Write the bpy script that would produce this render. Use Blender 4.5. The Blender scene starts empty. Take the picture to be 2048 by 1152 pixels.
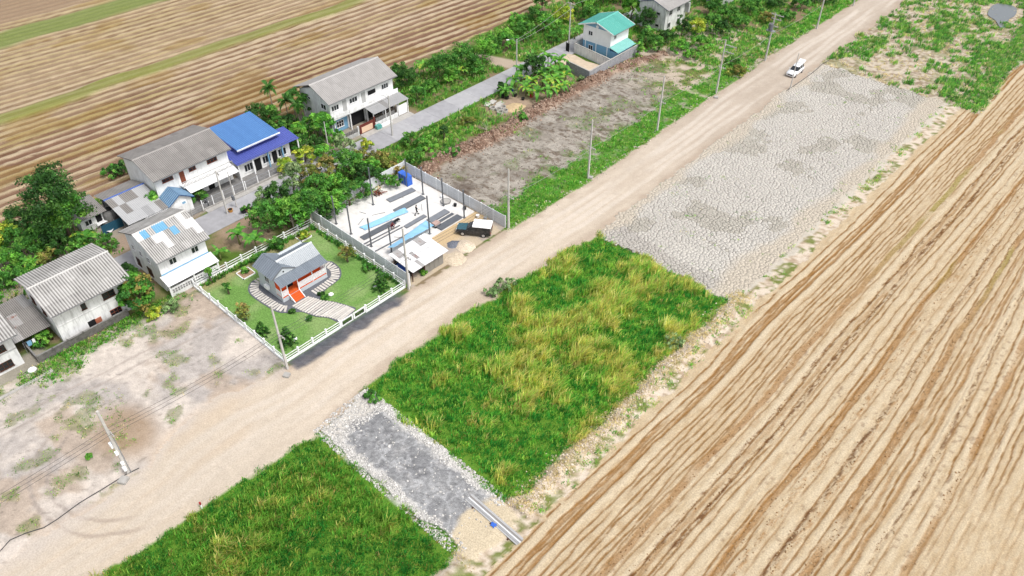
import bpy, bmesh, math, random
import numpy as np
from mathutils import Vector, Matrix
random.seed(7)
RNG = np.random.default_rng(7)
PI = math.pi
R = math.radians
scene = bpy.context.scene
COL = scene.collection

# ------------------------------------------------------------------ camera
CAM_H = 68.0
PITCH, ROLL, YAW, FPX = R(40.75), R(0.26), R(42.35), 1593.0
cam_data = bpy.data.cameras.new('camera')
cam_data.sensor_width = 36.0
cam_data.lens = FPX / 2048 * 36
cam_data.clip_start = 1.0
cam_data.clip_end = 6000
cam = bpy.data.objects.new('camera', cam_data)
COL.objects.link(cam)
CAM_ROT = Matrix.Rotation(YAW, 4, 'Z') @ Matrix.Rotation(PI / 2 - PITCH, 4, 'X') @ Matrix.Rotation(ROLL, 4, 'Z')
cam.matrix_world = Matrix.Translation((0, 0, CAM_H)) @ CAM_ROT
scene.camera = cam

# ------------------------------------------------------------------ sky, sun, exposure
SUN_EL, SUN_AZ = R(60), math.atan2(0.97, 0.12)        # azimuth measured from +Y (along the road) towards +X
world = bpy.data.worlds.new('World')
scene.world = world
world.use_nodes = True
wn = world.node_tree
for n in list(wn.nodes):
    wn.nodes.remove(n)
w_out = wn.nodes.new('ShaderNodeOutputWorld')
w_bg = wn.nodes.new('ShaderNodeBackground')
w_sky = wn.nodes.new('ShaderNodeTexSky')
w_hsv = wn.nodes.new('ShaderNodeHueSaturation')
w_sky.sky_type = 'NISHITA'
w_sky.sun_disc = False
w_sky.sun_elevation = SUN_EL
w_sky.sun_rotation = SUN_AZ
w_sky.dust_density = 4.0
w_sky.air_density = 1.0
w_hsv.inputs['Saturation'].default_value = 0.35       # thin bright cloud
w_bg.inputs['Strength'].default_value = 0.15
wn.links.new(w_sky.outputs[0], w_hsv.inputs['Color'])
wn.links.new(w_hsv.outputs[0], w_bg.inputs[0])
wn.links.new(w_bg.outputs[0], w_out.inputs[0])
sun_d = bpy.data.lights.new('sun', 'SUN')
sun_d.energy = 1.5
sun_d.angle = R(12)
sun_d.color = (1.0, 0.98, 0.95)
sun = bpy.data.objects.new('sun', sun_d)
COL.objects.link(sun)
sun_dir = Vector((math.sin(SUN_AZ) * math.cos(SUN_EL), math.cos(SUN_AZ) * math.cos(SUN_EL), math.sin(SUN_EL)))
sun.rotation_euler = sun_dir.to_track_quat('Z', 'Y').to_euler()
sun.location = (0, 0, 120)
vs = scene.view_settings
vs.view_transform = 'Standard'
vs.look = 'None'
vs.gamma = 1.0
vs.use_curve_mapping = False
vs.exposure = 0.65

# ------------------------------------------------------------------ helpers
_m3 = CAM_ROT.to_3x3()
def at(u, v, z=0.0):
    """point of the place at height z that the photograph shows at pixel (u, v) of 2048 x 1152"""
    d = _m3 @ Vector((u - 1024, 576 - v, -FPX))
    t = (z - CAM_H) / d.z
    return Vector((d.x * t, d.y * t, z))

def C(r, g, b, k=0.62):
    def f(c):
        c /= 255.0
        return (c / 12.92 if c <= 0.04045 else ((c + 0.055) / 1.055) ** 2.4) * k
    return (f(r), f(g), f(b))

def tag(o, label=None, cat=None, group=None, kind=None):
    if label: o['label'] = label
    if cat: o['category'] = cat
    if group: o['group'] = group
    if kind or cat: o['kind'] = kind or 'thing'
    return o

def thing(name, label, cat, loc=(0, 0, 0), rz=0.0, group=None):
    o = bpy.data.objects.new(name, None)
    o.empty_display_size = 0.5
    COL.objects.link(o)
    o.location = loc
    o.rotation_euler = (0, 0, rz)
    return tag(o, label, cat, group)

def link(name, me, parent=None, loc=None, rot=None, scale=None, mat=None, mw=None):
    o = bpy.data.objects.new(name, me)
    COL.objects.link(o)
    if parent is not None: o.parent = parent
    if mw is not None: o.matrix_local = mw
    else:
        if loc is not None: o.location = loc
        if rot is not None: o.rotation_euler = rot
        if scale is not None: o.scale = scale if hasattr(scale, '__len__') else (scale,) * 3
    if mat is not None and me is not None:
        if not me.materials: me.materials.append(mat)
        o.material_slots[0].link = 'OBJECT'
        o.material_slots[0].material = mat
    return o

class MB:
    """collects shapes that become one mesh object"""
    def __init__(s): s.v, s.f, s.m = [], [], []
    def add(s, vs_, fs, mi=0):
        b = len(s.v)
        s.v += [tuple(p) for p in vs_]
        s.f += [tuple(i + b for i in f) for f in fs]
        s.m += [mi] * len(fs)
        return s
    def box(s, c, d, rz=0.0, mi=0, mat=None):
        x, y, z = d[0] / 2, d[1] / 2, d[2] / 2
        m = mat if mat is not None else Matrix.Rotation(rz, 3, 'Z')
        c = Vector(c)
        p = [c + m @ Vector(q) for q in ((-x, -y, -z), (x, -y, -z), (x, y, -z), (-x, y, -z), (-x, -y, z), (x, -y, z), (x, y, z), (-x, y, z))]
        return s.add(p, [(0, 3, 2, 1), (4, 5, 6, 7), (0, 1, 5, 4), (1, 2, 6, 5), (2, 3, 7, 6), (3, 0, 4, 7)], mi)
    def b2(s, x0, x1, y0, y1, z0, z1, mi=0):
        return s.box(((x0 + x1) / 2, (y0 + y1) / 2, (z0 + z1) / 2), (x1 - x0, y1 - y0, z1 - z0), mi=mi)
    def bar(s, a, b, w, h=None, mi=0, up=(0, 0, 1)):
        a, b = Vector(a), Vector(b)
        d = b - a
        L = d.length
        y = d.normalized()
        u = Vector(up)
        if abs(y.dot(u)) > 0.99: u = Vector((1, 0, 0))
        x = y.cross(u).normalized()
        z = x.cross(y)
        m = Matrix((x, y, z)).transposed()
        return s.box((a + b) / 2, (w, L, h or w), mat=m, mi=mi)
    def tube(s, pts, radii, n=8, mi=0, cap=True):
        pts = [Vector(p) for p in pts]
        if not hasattr(radii, '__len__'): radii = [radii] * len(pts)
        b = len(s.v)
        prev = None
        for i, p in enumerate(pts):
            d = (pts[min(i + 1, len(pts) - 1)] - pts[max(i - 1, 0)]).normalized()
            u = Vector((0, 0, 1)) if abs(d.z) < 0.9 else Vector((1, 0, 0))
            if prev is not None: u = prev
            x = (u - d * u.dot(d)).normalized()
            y = d.cross(x)
            prev = x
            for k in range(n):
                a = 2 * PI * k / n
                s.v.append(tuple(p + (x * math.cos(a) + y * math.sin(a)) * radii[i]))
        for i in range(len(pts) - 1):
            for k in range(n):
                k2 = (k + 1) % n
                s.f.append((b + i * n + k, b + i * n + k2, b + (i + 1) * n + k2, b + (i + 1) * n + k))
                s.m.append(mi)
        if cap:
            s.f.append(tuple(b + k for k in range(n))[::-1]); s.m.append(mi)
            s.f.append(tuple(b + (len(pts) - 1) * n + k for k in range(n))); s.m.append(mi)
        return s
    def cyl(s, x, y, z0, z1, r0, r1=None, n=12, mi=0):
        return s.tube([(x, y, z0), (x, y, z1)], [r0, r0 if r1 is None else r1], n, mi)
    def prism(s, poly, axis, a0, a1, mi=0):
        """poly: list of 2D points; axis 'x','y','z' extruded from a0 to a1"""
        def P3(p, a):
            return {'x': (a, p[0], p[1]), 'y': (p[0], a, p[1]), 'z': (p[0], p[1], a)}[axis]
        n = len(poly)
        vs_ = [P3(p, a0) for p in poly] + [P3(p, a1) for p in poly]
        fs = [tuple(range(n))[::-1], tuple(range(n, 2 * n))] + [(i, (i + 1) % n, n + (i + 1) % n, n + i) for i in range(n)]
        return s.add(vs_, fs, mi)
    def mesh(s, name, mats, smooth=False):
        me = bpy.data.meshes.new(name)
        me.from_pydata(s.v, [], s.f)
        for m in (mats if isinstance(mats, (list, tuple)) else [mats]): me.materials.append(m)
        me.polygons.foreach_set('material_index', s.m)
        if smooth: me.polygons.foreach_set('use_smooth', [True] * len(s.f))
        bm = bmesh.new()
        bm.from_mesh(me)
        bmesh.ops.recalc_face_normals(bm, faces=bm.faces)
        bm.to_mesh(me)
        bm.free()
        return me
    def build(s, name, mats, parent=None, loc=None, rot=None, smooth=False):
        return link(name, s.mesh(name, mats, smooth), parent, loc, rot)

def np_mesh(name, verts, faces, mats, cols=None, smooth=False, attr='Col'):
    """faces: (n,3) or (n,4) int array"""
    me = bpy.data.meshes.new(name)
    nv, nf, k = len(verts), len(faces), faces.shape[1]
    me.vertices.add(nv)
    me.vertices.foreach_set('co', np.ascontiguousarray(verts, np.float32).ravel())
    me.loops.add(nf * k)
    me.loops.foreach_set('vertex_index', np.ascontiguousarray(faces, np.int32).ravel())
    me.polygons.add(nf)
    me.polygons.foreach_set('loop_start', np.arange(0, nf * k, k, dtype=np.int32))
    me.polygons.foreach_set('loop_total', np.full(nf, k, np.int32))
    if smooth: me.polygons.foreach_set('use_smooth', np.ones(nf, bool))
    for m in (mats if isinstance(mats, (list, tuple)) else [mats]): me.materials.append(m)
    me.update(calc_edges=True)
    if cols is not None:
        a = me.attributes.new(attr, 'FLOAT_COLOR', 'POINT')
        c4 = np.ones((nv, 4), np.float32)
        c4[:, :3] = np.clip(cols, 0, 1)
        a.data.foreach_set('color', c4.ravel())
    return me

# value noise on arrays
_T = np.random.default_rng(3).random((256, 256))
def vn(x, y, s=0):
    x = np.asarray(x, float) + s * 17.31
    y = np.asarray(y, float) + s * 9.77
    xi = np.floor(x).astype(int); yi = np.floor(y).astype(int)
    fx = x - xi; fy = y - yi
    fx = fx * fx * (3 - 2 * fx); fy = fy * fy * (3 - 2 * fy)
    x0 = xi & 255; x1 = (xi + 1) & 255; y0 = yi & 255; y1 = (yi + 1) & 255
    return (_T[x0, y0] * (1 - fx) + _T[x1, y0] * fx) * (1 - fy) + (_T[x0, y1] * (1 - fx) + _T[x1, y1] * fx) * fy
def fb(x, y, s=0, o=4, g=0.5):
    r = 0; a = 1.0; t = 0
    for i in range(o):
        r = r + a * vn(x * 2 ** i, y * 2 ** i, s + i * 3.1); t += a; a *= g
    return r / t                                     # 0..1, mean 0.5
def sst(a, b, x):
    t = np.clip((x - a) / (b - a), 0, 1)
    return t * t * (3 - 2 * t)
def lerp(a, b, t):
    return a * (1 - t)[..., None] + np.asarray(b) * t[..., None]

# ------------------------------------------------------------------ materials
def new_mat(name):
    m = bpy.data.materials.new(name)
    m.use_nodes = True
    nt = m.node_tree
    b = nt.nodes['Principled BSDF']
    b.inputs['Specular IOR Level'].default_value = 0.25
    return m, nt, b
def nd(nt, t, **kw):
    n = nt.nodes.new(t)
    for k, v in kw.items(): setattr(n, k, v)
    return n
def _noise(nt, scale, detail=4, vec=None, rough=0.6):
    n = nd(nt, 'ShaderNodeTexNoise')
    n.inputs['Scale'].default_value = scale
    n.inputs['Detail'].default_value = detail
    n.inputs['Roughness'].default_value = rough
    if vec is None:
        g = nd(nt, 'ShaderNodeNewGeometry')
        vec = g.outputs['Position']
    nt.links.new(vec, n.inputs['Vector'])
    return n.outputs['Fac']
def _map(nt, fac, a, b, lo, hi):
    n = nd(nt, 'ShaderNodeMapRange')
    n.inputs['From Min'].default_value = a; n.inputs['From Max'].default_value = b
    n.inputs['To Min'].default_value = lo; n.inputs['To Max'].default_value = hi
    nt.links.new(fac, n.inputs['Value'])
    return n.outputs['Result']
def _mix(nt, fac, a, b, mode='MIX'):
    n = nd(nt, 'ShaderNodeMix', data_type='RGBA', blend_type=mode)
    for s, v in ((n.inputs[0], fac), (n.inputs[6], a), (n.inputs[7], b)):
        if hasattr(v, 'links') or hasattr(v, 'is_linked'): nt.links.new(v, s)
        elif isinstance(v, (int, float)): s.default_value = v
        else: s.default_value = (*v, 1)
    return n.outputs[2]
def _bump(nt, b, h, strength, dist=0.05):
    n = nd(nt, 'ShaderNodeBump')
    n.inputs['Strength'].default_value = strength
    n.inputs['Distance'].default_value = dist
    nt.links.new(h, n.inputs['Height'])
    nt.links.new(n.outputs[0], b.inputs['Normal'])

_MC = {}
def pm(name, col, rough=0.75, var=0.18, scale=2.5, bump=0.15, stain=0.0, stain_col=(0.06, 0.055, 0.05), metal=0.0, streak=False, tint=None):
    """painted / mineral / metal surface: mottled colour, optional grime streaks running down"""
    if name in _MC: return _MC[name]
    m, nt, b = new_mat(name)
    f = _noise(nt, scale, 5)
    d = tuple(c * (1 - var) for c in col); l = tuple(min(1, c * (1 + var)) for c in (tint or col))
    c = _mix(nt, _map(nt, f, 0.3, 0.7, 0, 1), d, l)
    if stain:
        g = nd(nt, 'ShaderNodeNewGeometry')
        mp = nd(nt, 'ShaderNodeMapping')
        mp.inputs['Scale'].default_value = (2.2, 2.2, 0.35) if streak else (1, 1, 1)
        nt.links.new(g.outputs['Position'], mp.inputs['Vector'])
        s = _noise(nt, 1.1, 6, mp.outputs[0], 0.7)
        c = _mix(nt, _map(nt, s, 0.48, 0.75, 0, stain), c, stain_col)
    nt.links.new(c, b.inputs['Base Color'])
    b.inputs['Roughness'].default_value = rough
    b.inputs['Metallic'].default_value = metal
    if bump: _bump(nt, b, _noise(nt, scale * 12, 3), bump, 0.02)
    _MC[name] = m
    return m

def attr_mat(name, fine=18.0, amt=0.35, bump=0.5, dist=0.06, rough=0.95, leaf=False, speck=0.0):
    """colour carried by the mesh, broken up by fine grain"""
    if name in _MC: return _MC[name]
    m, nt, b = new_mat(name)
    a = nd(nt, 'ShaderNodeAttribute', attribute_name='Col')
    f = _noise(nt, fine, 4, rough=0.7)
    g = _map(nt, f, 0.36, 0.64, 1 - amt, 1 + amt)
    hs = nd(nt, 'ShaderNodeHueSaturation')
    nt.links.new(a.outputs['Color'], hs.inputs['Color'])
    nt.links.new(g, hs.inputs['Value'])
    c = hs.outputs[0]
    nt.links.new(c, b.inputs['Base Color'])
    b.inputs['Roughness'].default_value = rough
    b.inputs['Specular IOR Level'].default_value = 0.1
    if bump: _bump(nt, b, _noise(nt, fine * 0.6, 5, rough=0.7), bump, dist)
    if leaf:
        b.inputs['Roughness'].default_value = 0.55
        b.inputs['Specular IOR Level'].default_value = 0.25
        tr = nd(nt, 'ShaderNodeBsdfTranslucent')
        nt.links.new(c, tr.inputs['Color'])
        mx = nd(nt, 'ShaderNodeMixShader')
        mx.inputs[0].default_value = 0.45
        nt.links.new(b.outputs[0], mx.inputs[1])
        nt.links.new(tr.outputs[0], mx.inputs[2])
        nt.links.new(mx.outputs[0], nt.nodes['Material Output'].inputs['Surface'])
    _MC[name] = m
    return m

M_SOIL = attr_mat('soil', 6.0, 0.13, 0.6, 0.07)
M_STUB = attr_mat('stubble', 6.0, 0.18, 0.9, 0.10)
M_MUD = attr_mat('dry_mud', 4.0, 0.08, 0.3, 0.03)
M_LEAF = attr_mat('foliage', 6.0, 0.15, 0, leaf=True)
M_GRASS = attr_mat('grass_blades', 3.0, 0.12, 0, leaf=True)
M_CLOD = attr_mat('clods', 8.0, 0.25, 0.7, 0.06)

# ------------------------------------------------------------------ the land
XL = lambda y: np.interp(y, [-40, 6, 12, 15.5, 22, 29, 50, 84, 110, 150, 300], [-60.5, -61.0, -61.8, -64.0, -64.6, -62.7, -62.6, -61.6, -62.4, -63.2, -63.5])
XR = lambda y: np.interp(y, [-40, 3, 27, 36, 53, 75, 104, 148, 190, 300], [-53.8, -53.6, -52.4, -54.0, -54.3, -52.3, -53.1, -54.1, -55.0, -57])
def region(x, y):
    wx = x + (fb(x / 3, y / 3, 1, 3) - 0.5) * 1.8 + (vn(x / 0.5, y / 0.5, 2) - 0.5) * 0.35
    wy = y + (fb(x / 3, y / 3, 5, 3) - 0.5) * 1.8
    r = np.zeros(np.shape(x), int)
    r[(wx > -84) & (wx < XL(y) + 6) & (y < 30.3)] = 11
    r[(wx > -83.6) & (wx < -63.2) & (wy > 68) & (wy < 152)] = 10
    r[(x > -83.5) & (x < -63.6) & (y > 30.4) & (y < 49.3)] = 12
    r[(x > -84.4) & (x < -62.8) & (y > 49.5) & (y < 67.6)] = 13
    r[(wx > XL(y)) & (wx < XR(y))] = 1
    r[(wx > -27.9) & (wy > -200)] = 2
    r[(wx > XR(y)) & (wx < -29.7) & (wy > 75.2) & (wy < 148.6)] = 3
    r[(wx > XR(y)) & (wx < -31.0) & (wy > 33.8) & (wy < 75.2)] = 4
    r[(wx > XR(y)) & (wx < -31.2) & (wy < 26.8)] = 5
    r[(wx > XR(y) + 0.2) & (wx < -29.3) & (wy > 26.8) & (wy < 33.8)] = 6
    r[(wx > XR(y)) & (wx < -24.5 - 0.05 * (y - 150)) & (wy > 148.6)] = 7
    r[(wx < -112.6)] = 8
    return r

# harvester lines of the right-hand field
_fr = np.random.default_rng(21)
FLINES = []
_x, _i = -27.2, 0
while _x < 19:
    k = 'thin' if _i % 2 == 0 else _fr.choice(['thin', 'thin', 'pale', 'pale', 'pale', 'band', 'clod', 'rough'])
    FLINES.append((_x, k, _fr.uniform(0.75, 1.25) if k == 'thin' else _fr.uniform(0.6, 1.1), _fr.uniform(0, 99), k == 'pale' and _fr.random() < 0.4))
    _x += _fr.uniform(0.46, 0.78); _i += 1
FLINES += [(-25.75, 'band', 1.3, 1, False), (-25.0, 'band', 1.2, 2, False), (-19.7, 'wide', 1.25, 3, False), (-17.6, 'clod', 1.1, 8, False), (-16.3, 'clod', 1.4, 4, False),
           (-12.0, 'wide', 1.0, 11, False), (-8.4, 'clod', 1.3, 6, False), (-5.7, 'wide', 0.95, 5, False), (1.2, 'wide', 0.7, 15, False), (-2.2, 'pale', 1.3, 9, False), (3.5, 'pale', 1.4, 10, False)]
def field_bend(x, y):
    s = sst(-15, -1, x)
    q = np.log1p(np.exp((y - 66) / 6.0)) * 6.0
    return x + s * q * 0.062 + (fb(x / 16, y / 26, 31, 2) - 0.5) * 1.3

C_PALE = np.array(C(212, 191, 158)); C_TAN = np.array(C(202, 176, 138)); C_BROWN = np.array(C(168, 122, 68)); C_DARK = np.array(C(116, 78, 46)); C_STRAW = np.array(C(224, 206, 176))
def right_field(x, y):
    r = field_bend(x, y)
    n1 = fb(x / 5, y / 9, 40); n2 = fb(r / 0.35, y / 1.0, 41, 3); n3 = vn(r / 0.12, y / 0.3, 42)
    col = lerp(np.broadcast_to(C_PALE, x.shape + (3,)), C_TAN, sst(0.35, 0.7, n1) * 0.4)
    col = lerp(col, C_STRAW, sst(0.5, 0.75, n2) * 0.4)
    col = lerp(col, C_TAN * 0.92, sst(0.5, 0.25, n2) * 0.5)
    col = col * (0.88 + 0.24 * n3)[..., None]
    col = lerp(col, C_BROWN, sst(0.60, 0.85, fb(r / 0.5, y / 0.9, 47, 3)) * 0.3 * sst(0.4, 0.6, fb(x / 4, y / 10, 48, 2)))
    z = (n2 - 0.5) * 0.06 + (n3 - 0.5) * 0.03
    swirl = sst(-2, 5, x) * (1 - sst(62, 76, y))                         # where the machine turned
    for x0, k, a, s, cross in FLINES:
        d = r - x0 + (fb(y / 3, y * 0 + s, 50 + s, 3) - 0.5) * 0.45 + (fb(y / 18, y * 0 + s, 51 + s, 2) - 0.5) * 0.5
        m = np.abs(d)
        sel = m < 1.2
        if not sel.any(): continue
        al = sst(0.15, 0.42, fb(y / 9, y * 0 + s * 3, 60 + s, 3)) * a * (1 - swirl * 0.75)
        sp = 0.6 * vn(r / 0.16, y / 0.8, 70 + s) + 0.4 * vn(r / 0.15, y / 0.25, 71 + s)
        if k == 'thin':
            w = (1 - sst(0.05, 0.15, m)) * al
            col = lerp(col, C_BROWN * 0.75, np.clip(w, 0, 1) * 0.92 * sst(-0.1, 0.42, sp)); z = z - w * 0.06
        elif k == 'band':
            w = (1 - sst(0.15, 0.26, m)) * al
            col = lerp(col, C_BROWN * 0.9, np.clip(w, 0, 1) * (0.35 + 0.65 * sp)); z = z - w * 0.06
        elif k == 'wide':
            w = (1 - sst(0.30, 0.46, m)) * np.minimum(1, al * 1.3)
            c = lerp(np.broadcast_to(C_BROWN, x.shape + (3,)), C_DARK, sst(0.55, 0.9, sp) * 0.6)
            g = sst(0.52, 0.62, fb(x / 6, y / 12, 77 + s, 2)) * sst(85, 115, y)
            c = lerp(c, np.array(C(150, 138, 40)), g * 0.9)
            w8 = w * (0.5 + 0.35 * sp); col = col * (1 - w8)[..., None] + c * w8[..., None]; z = z - w * 0.05
        elif k == 'clod':
            w = (1 - sst(0.10, 0.34, m)) * al
            col = lerp(col, C_DARK, np.clip(w * sst(0.4, 0.75, sp), 0, 1) * 0.9); z = z - w * 0.07 + w * sp * 0.08
        elif k == 'rough':
            w = (1 - sst(0.15, 0.4, m)) * al
            col = lerp(col, C_BROWN, np.clip(w * sst(0.45, 0.8, sp), 0, 1) * 0.7); z = z + w * (sp - 0.5) * 0.12
        else:
            w = (1 - sst(0.2, 0.36, m)) * al
            col = lerp(col, C_STRAW, np.clip(w, 0, 1) * 0.75); z = z + w * 0.025
        if cross:
            ph = y / 1.6 + (fb(y / 3, y * 0 + s, 90 + s, 3) - 0.5) * 7.0 + d * 0.35
            cr = (np.abs(ph - np.round(ph)) < 0.05 + 0.05 * vn(r / 0.3, y / 1.1, 91)) & (m < 0.42) & (al > 0.3) & (vn(y / 2.2, y * 0 + s, 92) > 0.45)
            col = np.where(cr[..., None], col * 0.6 + C_DARK * 0.4, col); z = z - cr * 0.05
    return col, z

def back_field(x, y):
    r = x - 0.055 * (y - 60) + (fb(x / 25, y / 60, 101, 2) - 0.5) * 3
    row = r / 2.05 + (fb(y / 12, r * 0.15, 102, 3) - 0.5) * 0.2
    fr = np.abs(row - np.round(row)) * 2                                 # 0 in a furrow, 1 on the straw row
    idn = vn(np.round(row) * 7.7, row * 0, 103)
    nl = fb(x / 3, y / 14, 104); sp = 0.55 * vn(r / 0.45, y / 3.0, 105) + 0.45 * vn(r / 0.5, y / 1.0, 110)
    ridge = sst(0.44, 0.60, fr + (sp - 0.5) * 0.45 + (nl - 0.5) * 0.5)
    bro = lerp(np.broadcast_to(np.array(C(128, 94, 76)), x.shape + (3,)), np.array(C(152, 124, 102)), sst(0.35, 0.65, fb(x / 9, y / 30, 106)))
    pal = lerp(np.broadcast_to(np.array(C(202, 182, 154)), x.shape + (3,)), np.array(C(170, 152, 92)), np.clip(sst(0.45, 0.75, idn) * 0.7 + sst(0.5, 0.75, fb(x / 14, y / 40, 107)) * 0.5, 0, 1) * 0.75)
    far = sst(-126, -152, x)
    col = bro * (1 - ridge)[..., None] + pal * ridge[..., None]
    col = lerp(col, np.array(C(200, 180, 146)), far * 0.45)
    edge = (1 - sst(0.0, 0.18, np.abs(fr - 0.28))) * sst(0.4, 0.6, nl)
    col = lerp(col, np.array(C(104, 68, 42)), edge * 0.75)
    col = col * (0.84 + 0.32 * sp)[..., None]
    sub = np.abs(r / 0.62 - np.round(r / 0.62))
    col = lerp(col, np.array(C(120, 88, 66)), (1 - sst(0.08, 0.2, sub)) * 0.28 * sst(0.35, 0.6, fb(x / 4, y / 20, 111)))
    col = lerp(col, np.array(C(150, 120, 45)), sst(0.58, 0.7, fb(x / 5, y / 12, 108)) * 0.35)
    r2 = x - 0.03 * (y - 60) + (fb(y / 12, y * 0, 109, 3) - 0.5) * 3
    g = 1 - sst(1.3, 2.6, np.abs(r2 + 146.5))
    col = lerp(col, np.array(C(138, 148, 72)), g * (0.6 + 0.4 * sp) * 0.9)
    g2 = 1 - sst(3.0, 5.0, np.abs(r2 + 181))
    col = lerp(col, np.array(C(124, 142, 76)), g2 * 0.85)
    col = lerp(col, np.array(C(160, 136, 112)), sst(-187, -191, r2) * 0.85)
    z = ridge * 0.15 * (1 - g) + (sp - 0.5) * 0.1 + g * (0.25 + 0.4 * nl)
    return col, z

def ground_eval(x, y):
    """albedo, height and region of every point of the land"""
    x = np.asarray(x, float); y = np.asarray(y, float)
    reg = region(x, y)
    nA = fb(x / 7, y / 7, 10); nB = fb(x / 1.8, y / 1.8, 11); nC = fb(x / 0.5, y / 0.5, 12, 3); nD = vn(x / 0.22, y / 0.22, 13)
    one = np.ones(x.shape + (3,))
    z = (nB - 0.5) * 0.10 + (nC - 0.5) * 0.05
    # waste land between the plots: earth and low growth
    col = lerp(one * C(150, 132, 104), np.array(C(96, 124, 50)), sst(0.38, 0.58, nA * 0.5 + nB * 0.5))
    col = lerp(col, np.array(C(84, 104, 46)), sst(0.6, 0.75, nC) * 0.5)
    e = sst(-88, -87, x) * (1 - sst(-82.4, -81.6, x)) * (1 - sst(11.5, 12.5, y))
    col = lerp(col, one * C(178, 168, 158) * (0.7 + 0.6 * nB)[..., None], e * 0.85)
    # dug-over earth in front of the block wall and round the banana clump
    e = (1 - sst(2.5, 5.5, np.hypot((x + 87) / 1.0, (y - 101) / 2.6))) 
    col = lerp(col, lerp(one * C(196, 172, 150), np.array(C(160, 138, 118)), nC), e)
    # yards of the houses on the far side of the street
    e = sst(-97.3, -98.0, x) * sst(-112, -110.5, x) * sst(9, 11, y) * (1 - sst(80, 82, y))
    col = lerp(col, one[..., :] * C(176, 164, 152) * (0.75 + 0.5 * nB)[..., None], e * 0.85)
    e = sst(-106, -104, x) * sst(-90, -91.5, x) * sst(22, 24, y) * (1 - sst(32, 35, y)) * sst(0.4, 0.55, nA)
    col = lerp(col, np.array(C(182, 158, 138)), e * 0.8)
    e = sst(-93, -92, x) * (1 - sst(-86, -84, x)) * sst(38, 39.5, y) * (1 - sst(43.5, 45, y))
    col = lerp(col, np.array(C(176, 152, 130)), e * 0.85)
    # side track off the street
    e = (1 - sst(1.4, 2.4, np.abs(y - 107 - 0.35 * (x + 99)))) * sst(-108, -106, x) * (1 - sst(-96.5, -95.5, x))
    col = lerp(col, np.array(C(206, 186, 168)), e * 0.9)
    # main road
    road = (reg == 1) | ((x > -72) & (x < -50))
    nR = fb(x / 0.9, y / 9, 14); nR2 = fb(x / 4, y / 12, 15)
    cr = lerp(one * C(224, 208, 188), np.array(C(202, 185, 164)), sst(0.35, 0.7, nR) * 0.55)
    cr = lerp(cr, np.array(C(186, 172, 158)), sst(60, 130, y) * 0.55)
    cr = lerp(cr, np.array(C(222, 194, 160)), sst(0.5, 0.72, nR2) * (1 - sst(26, 46, y)) * 0.5)
    for x0 in (0.28, 0.42, 0.60, 0.74):
        xt = XL(y) + (XR(y) - XL(y)) * x0 + (fb(y / 14, y * 0 + x0 * 9, 33, 2) - 0.5) * 1.6
        cr = lerp(cr, np.array(C(236, 224, 210)), (1 - sst(0.25, 0.6, np.abs(x - xt))) * 0.45 * sst(0.3, 0.6, nR2 + 0.1))
    cr = lerp(cr, np.array(C(210, 196, 178)), (1 - sst(14, 34, y)) * 0.6)
    edg = np.minimum(x - XL(y), XR(y) - x)
    cr = lerp(cr, np.array(C(186, 166, 146)), (1 - sst(0.1, 1.3, edg + (nB - 0.5) * 2)) * 0.6 * (y > 28))
    cr = cr * (0.92 + 0.16 * nC)[..., None]
    cr = np.where((nD > 0.9)[..., None], cr * 0.92, cr)
    cr = np.where((nD > 0.93)[..., None], cr * 1.18, cr)
    # sandy plot
    cs = lerp(one * C(222, 210, 198), np.array(C(188, 180, 174)), sst(0.4, 0.62, fb(x / 5, y / 5, 16)) * 0.8)
    cs = lerp(cs, np.array(C(190, 170, 150)), sst(0.5, 0.64, fb(x / 6, y / 4, 17)) * 0.7)
    cs = lerp(cs, np.array(C(118, 128, 66)), sst(0.58, 0.68, fb(x / 2.4, y / 2.4, 18)) * 0.5)
    for (cx, cy, ra, a0) in ((-64.6, 12.0, 10.1, 0), (-64.4, 11.8, 8.3, 0)):
        d = np.abs(np.hypot(x - cx, y - cy) - ra + (vn(x / 1.5, y / 1.5, 19) - 0.5) * 0.3)
        am = (1 - sst(0.12, 0.30, d)) * sst(3, 5.5, cy - y)
        cs = lerp(cs, np.array(C(176, 164, 154)), am * 0.7); cr = lerp(cr, np.array(C(184, 168, 152)), am * 0.75)
    for x0 in (-76.2, -77.8):
        d = np.abs(x - x0 - (y - 15) * 0.08 + (vn(y / 4, y * 0, 20) - 0.5) * 0.8)
        cs = lerp(cs, np.array(C(178, 166, 156)), (1 - sst(0.08, 0.25, d)) * 0.6)
    cs = cs * (0.74 + 0.52 * nC)[..., None]
    cs = np.where((vn(x / 0.3, y / 0.3, 35) > 0.9)[..., None], cs * 0.72, cs)
    dirt = 1 - sst(1.5, 4.2, np.hypot((x + 67.8) / 1.5, (y - 12.6)))     # patch round the service pole
    cs = lerp(cs, np.array(C(172, 144, 112)), dirt * 0.75)
    yv = sst(-81, -83.5, x + (nB - 0.5) * 3)
    cs = lerp(cs, np.array(C(110, 128, 62)), yv * sst(0.35, 0.55, nB) * 0.8)
    k11 = (reg == 11)
    mixr = sst(-1.5, 0.8, x - XL(y) + (nA - 0.5) * 3) * (1 - sst(28.5, 30.5, y))
    col = np.where(k11[..., None], lerp(cs, np.array(C(224, 202, 178)), mixr * 0.8), col)
    col = np.where((reg == 1)[..., None], cr, col)
    mx = (reg == 1) * (1 - sst(-0.5, 2.0, x - XL(y) + (nB - 0.5) * 2)) * (y < 29.5)
    col = lerp(col, np.array(C(214, 202, 190)), mx * 0.8)
    z = np.where(reg == 1, z * 0.5, z)
    # bare plot: grey tilled earth, browner and weedier towards the road and the far end
    cb = lerp(one * C(174, 166, 154), np.array(C(146, 137, 126)), sst(0.4, 0.65, nB) * 0.7)
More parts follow.
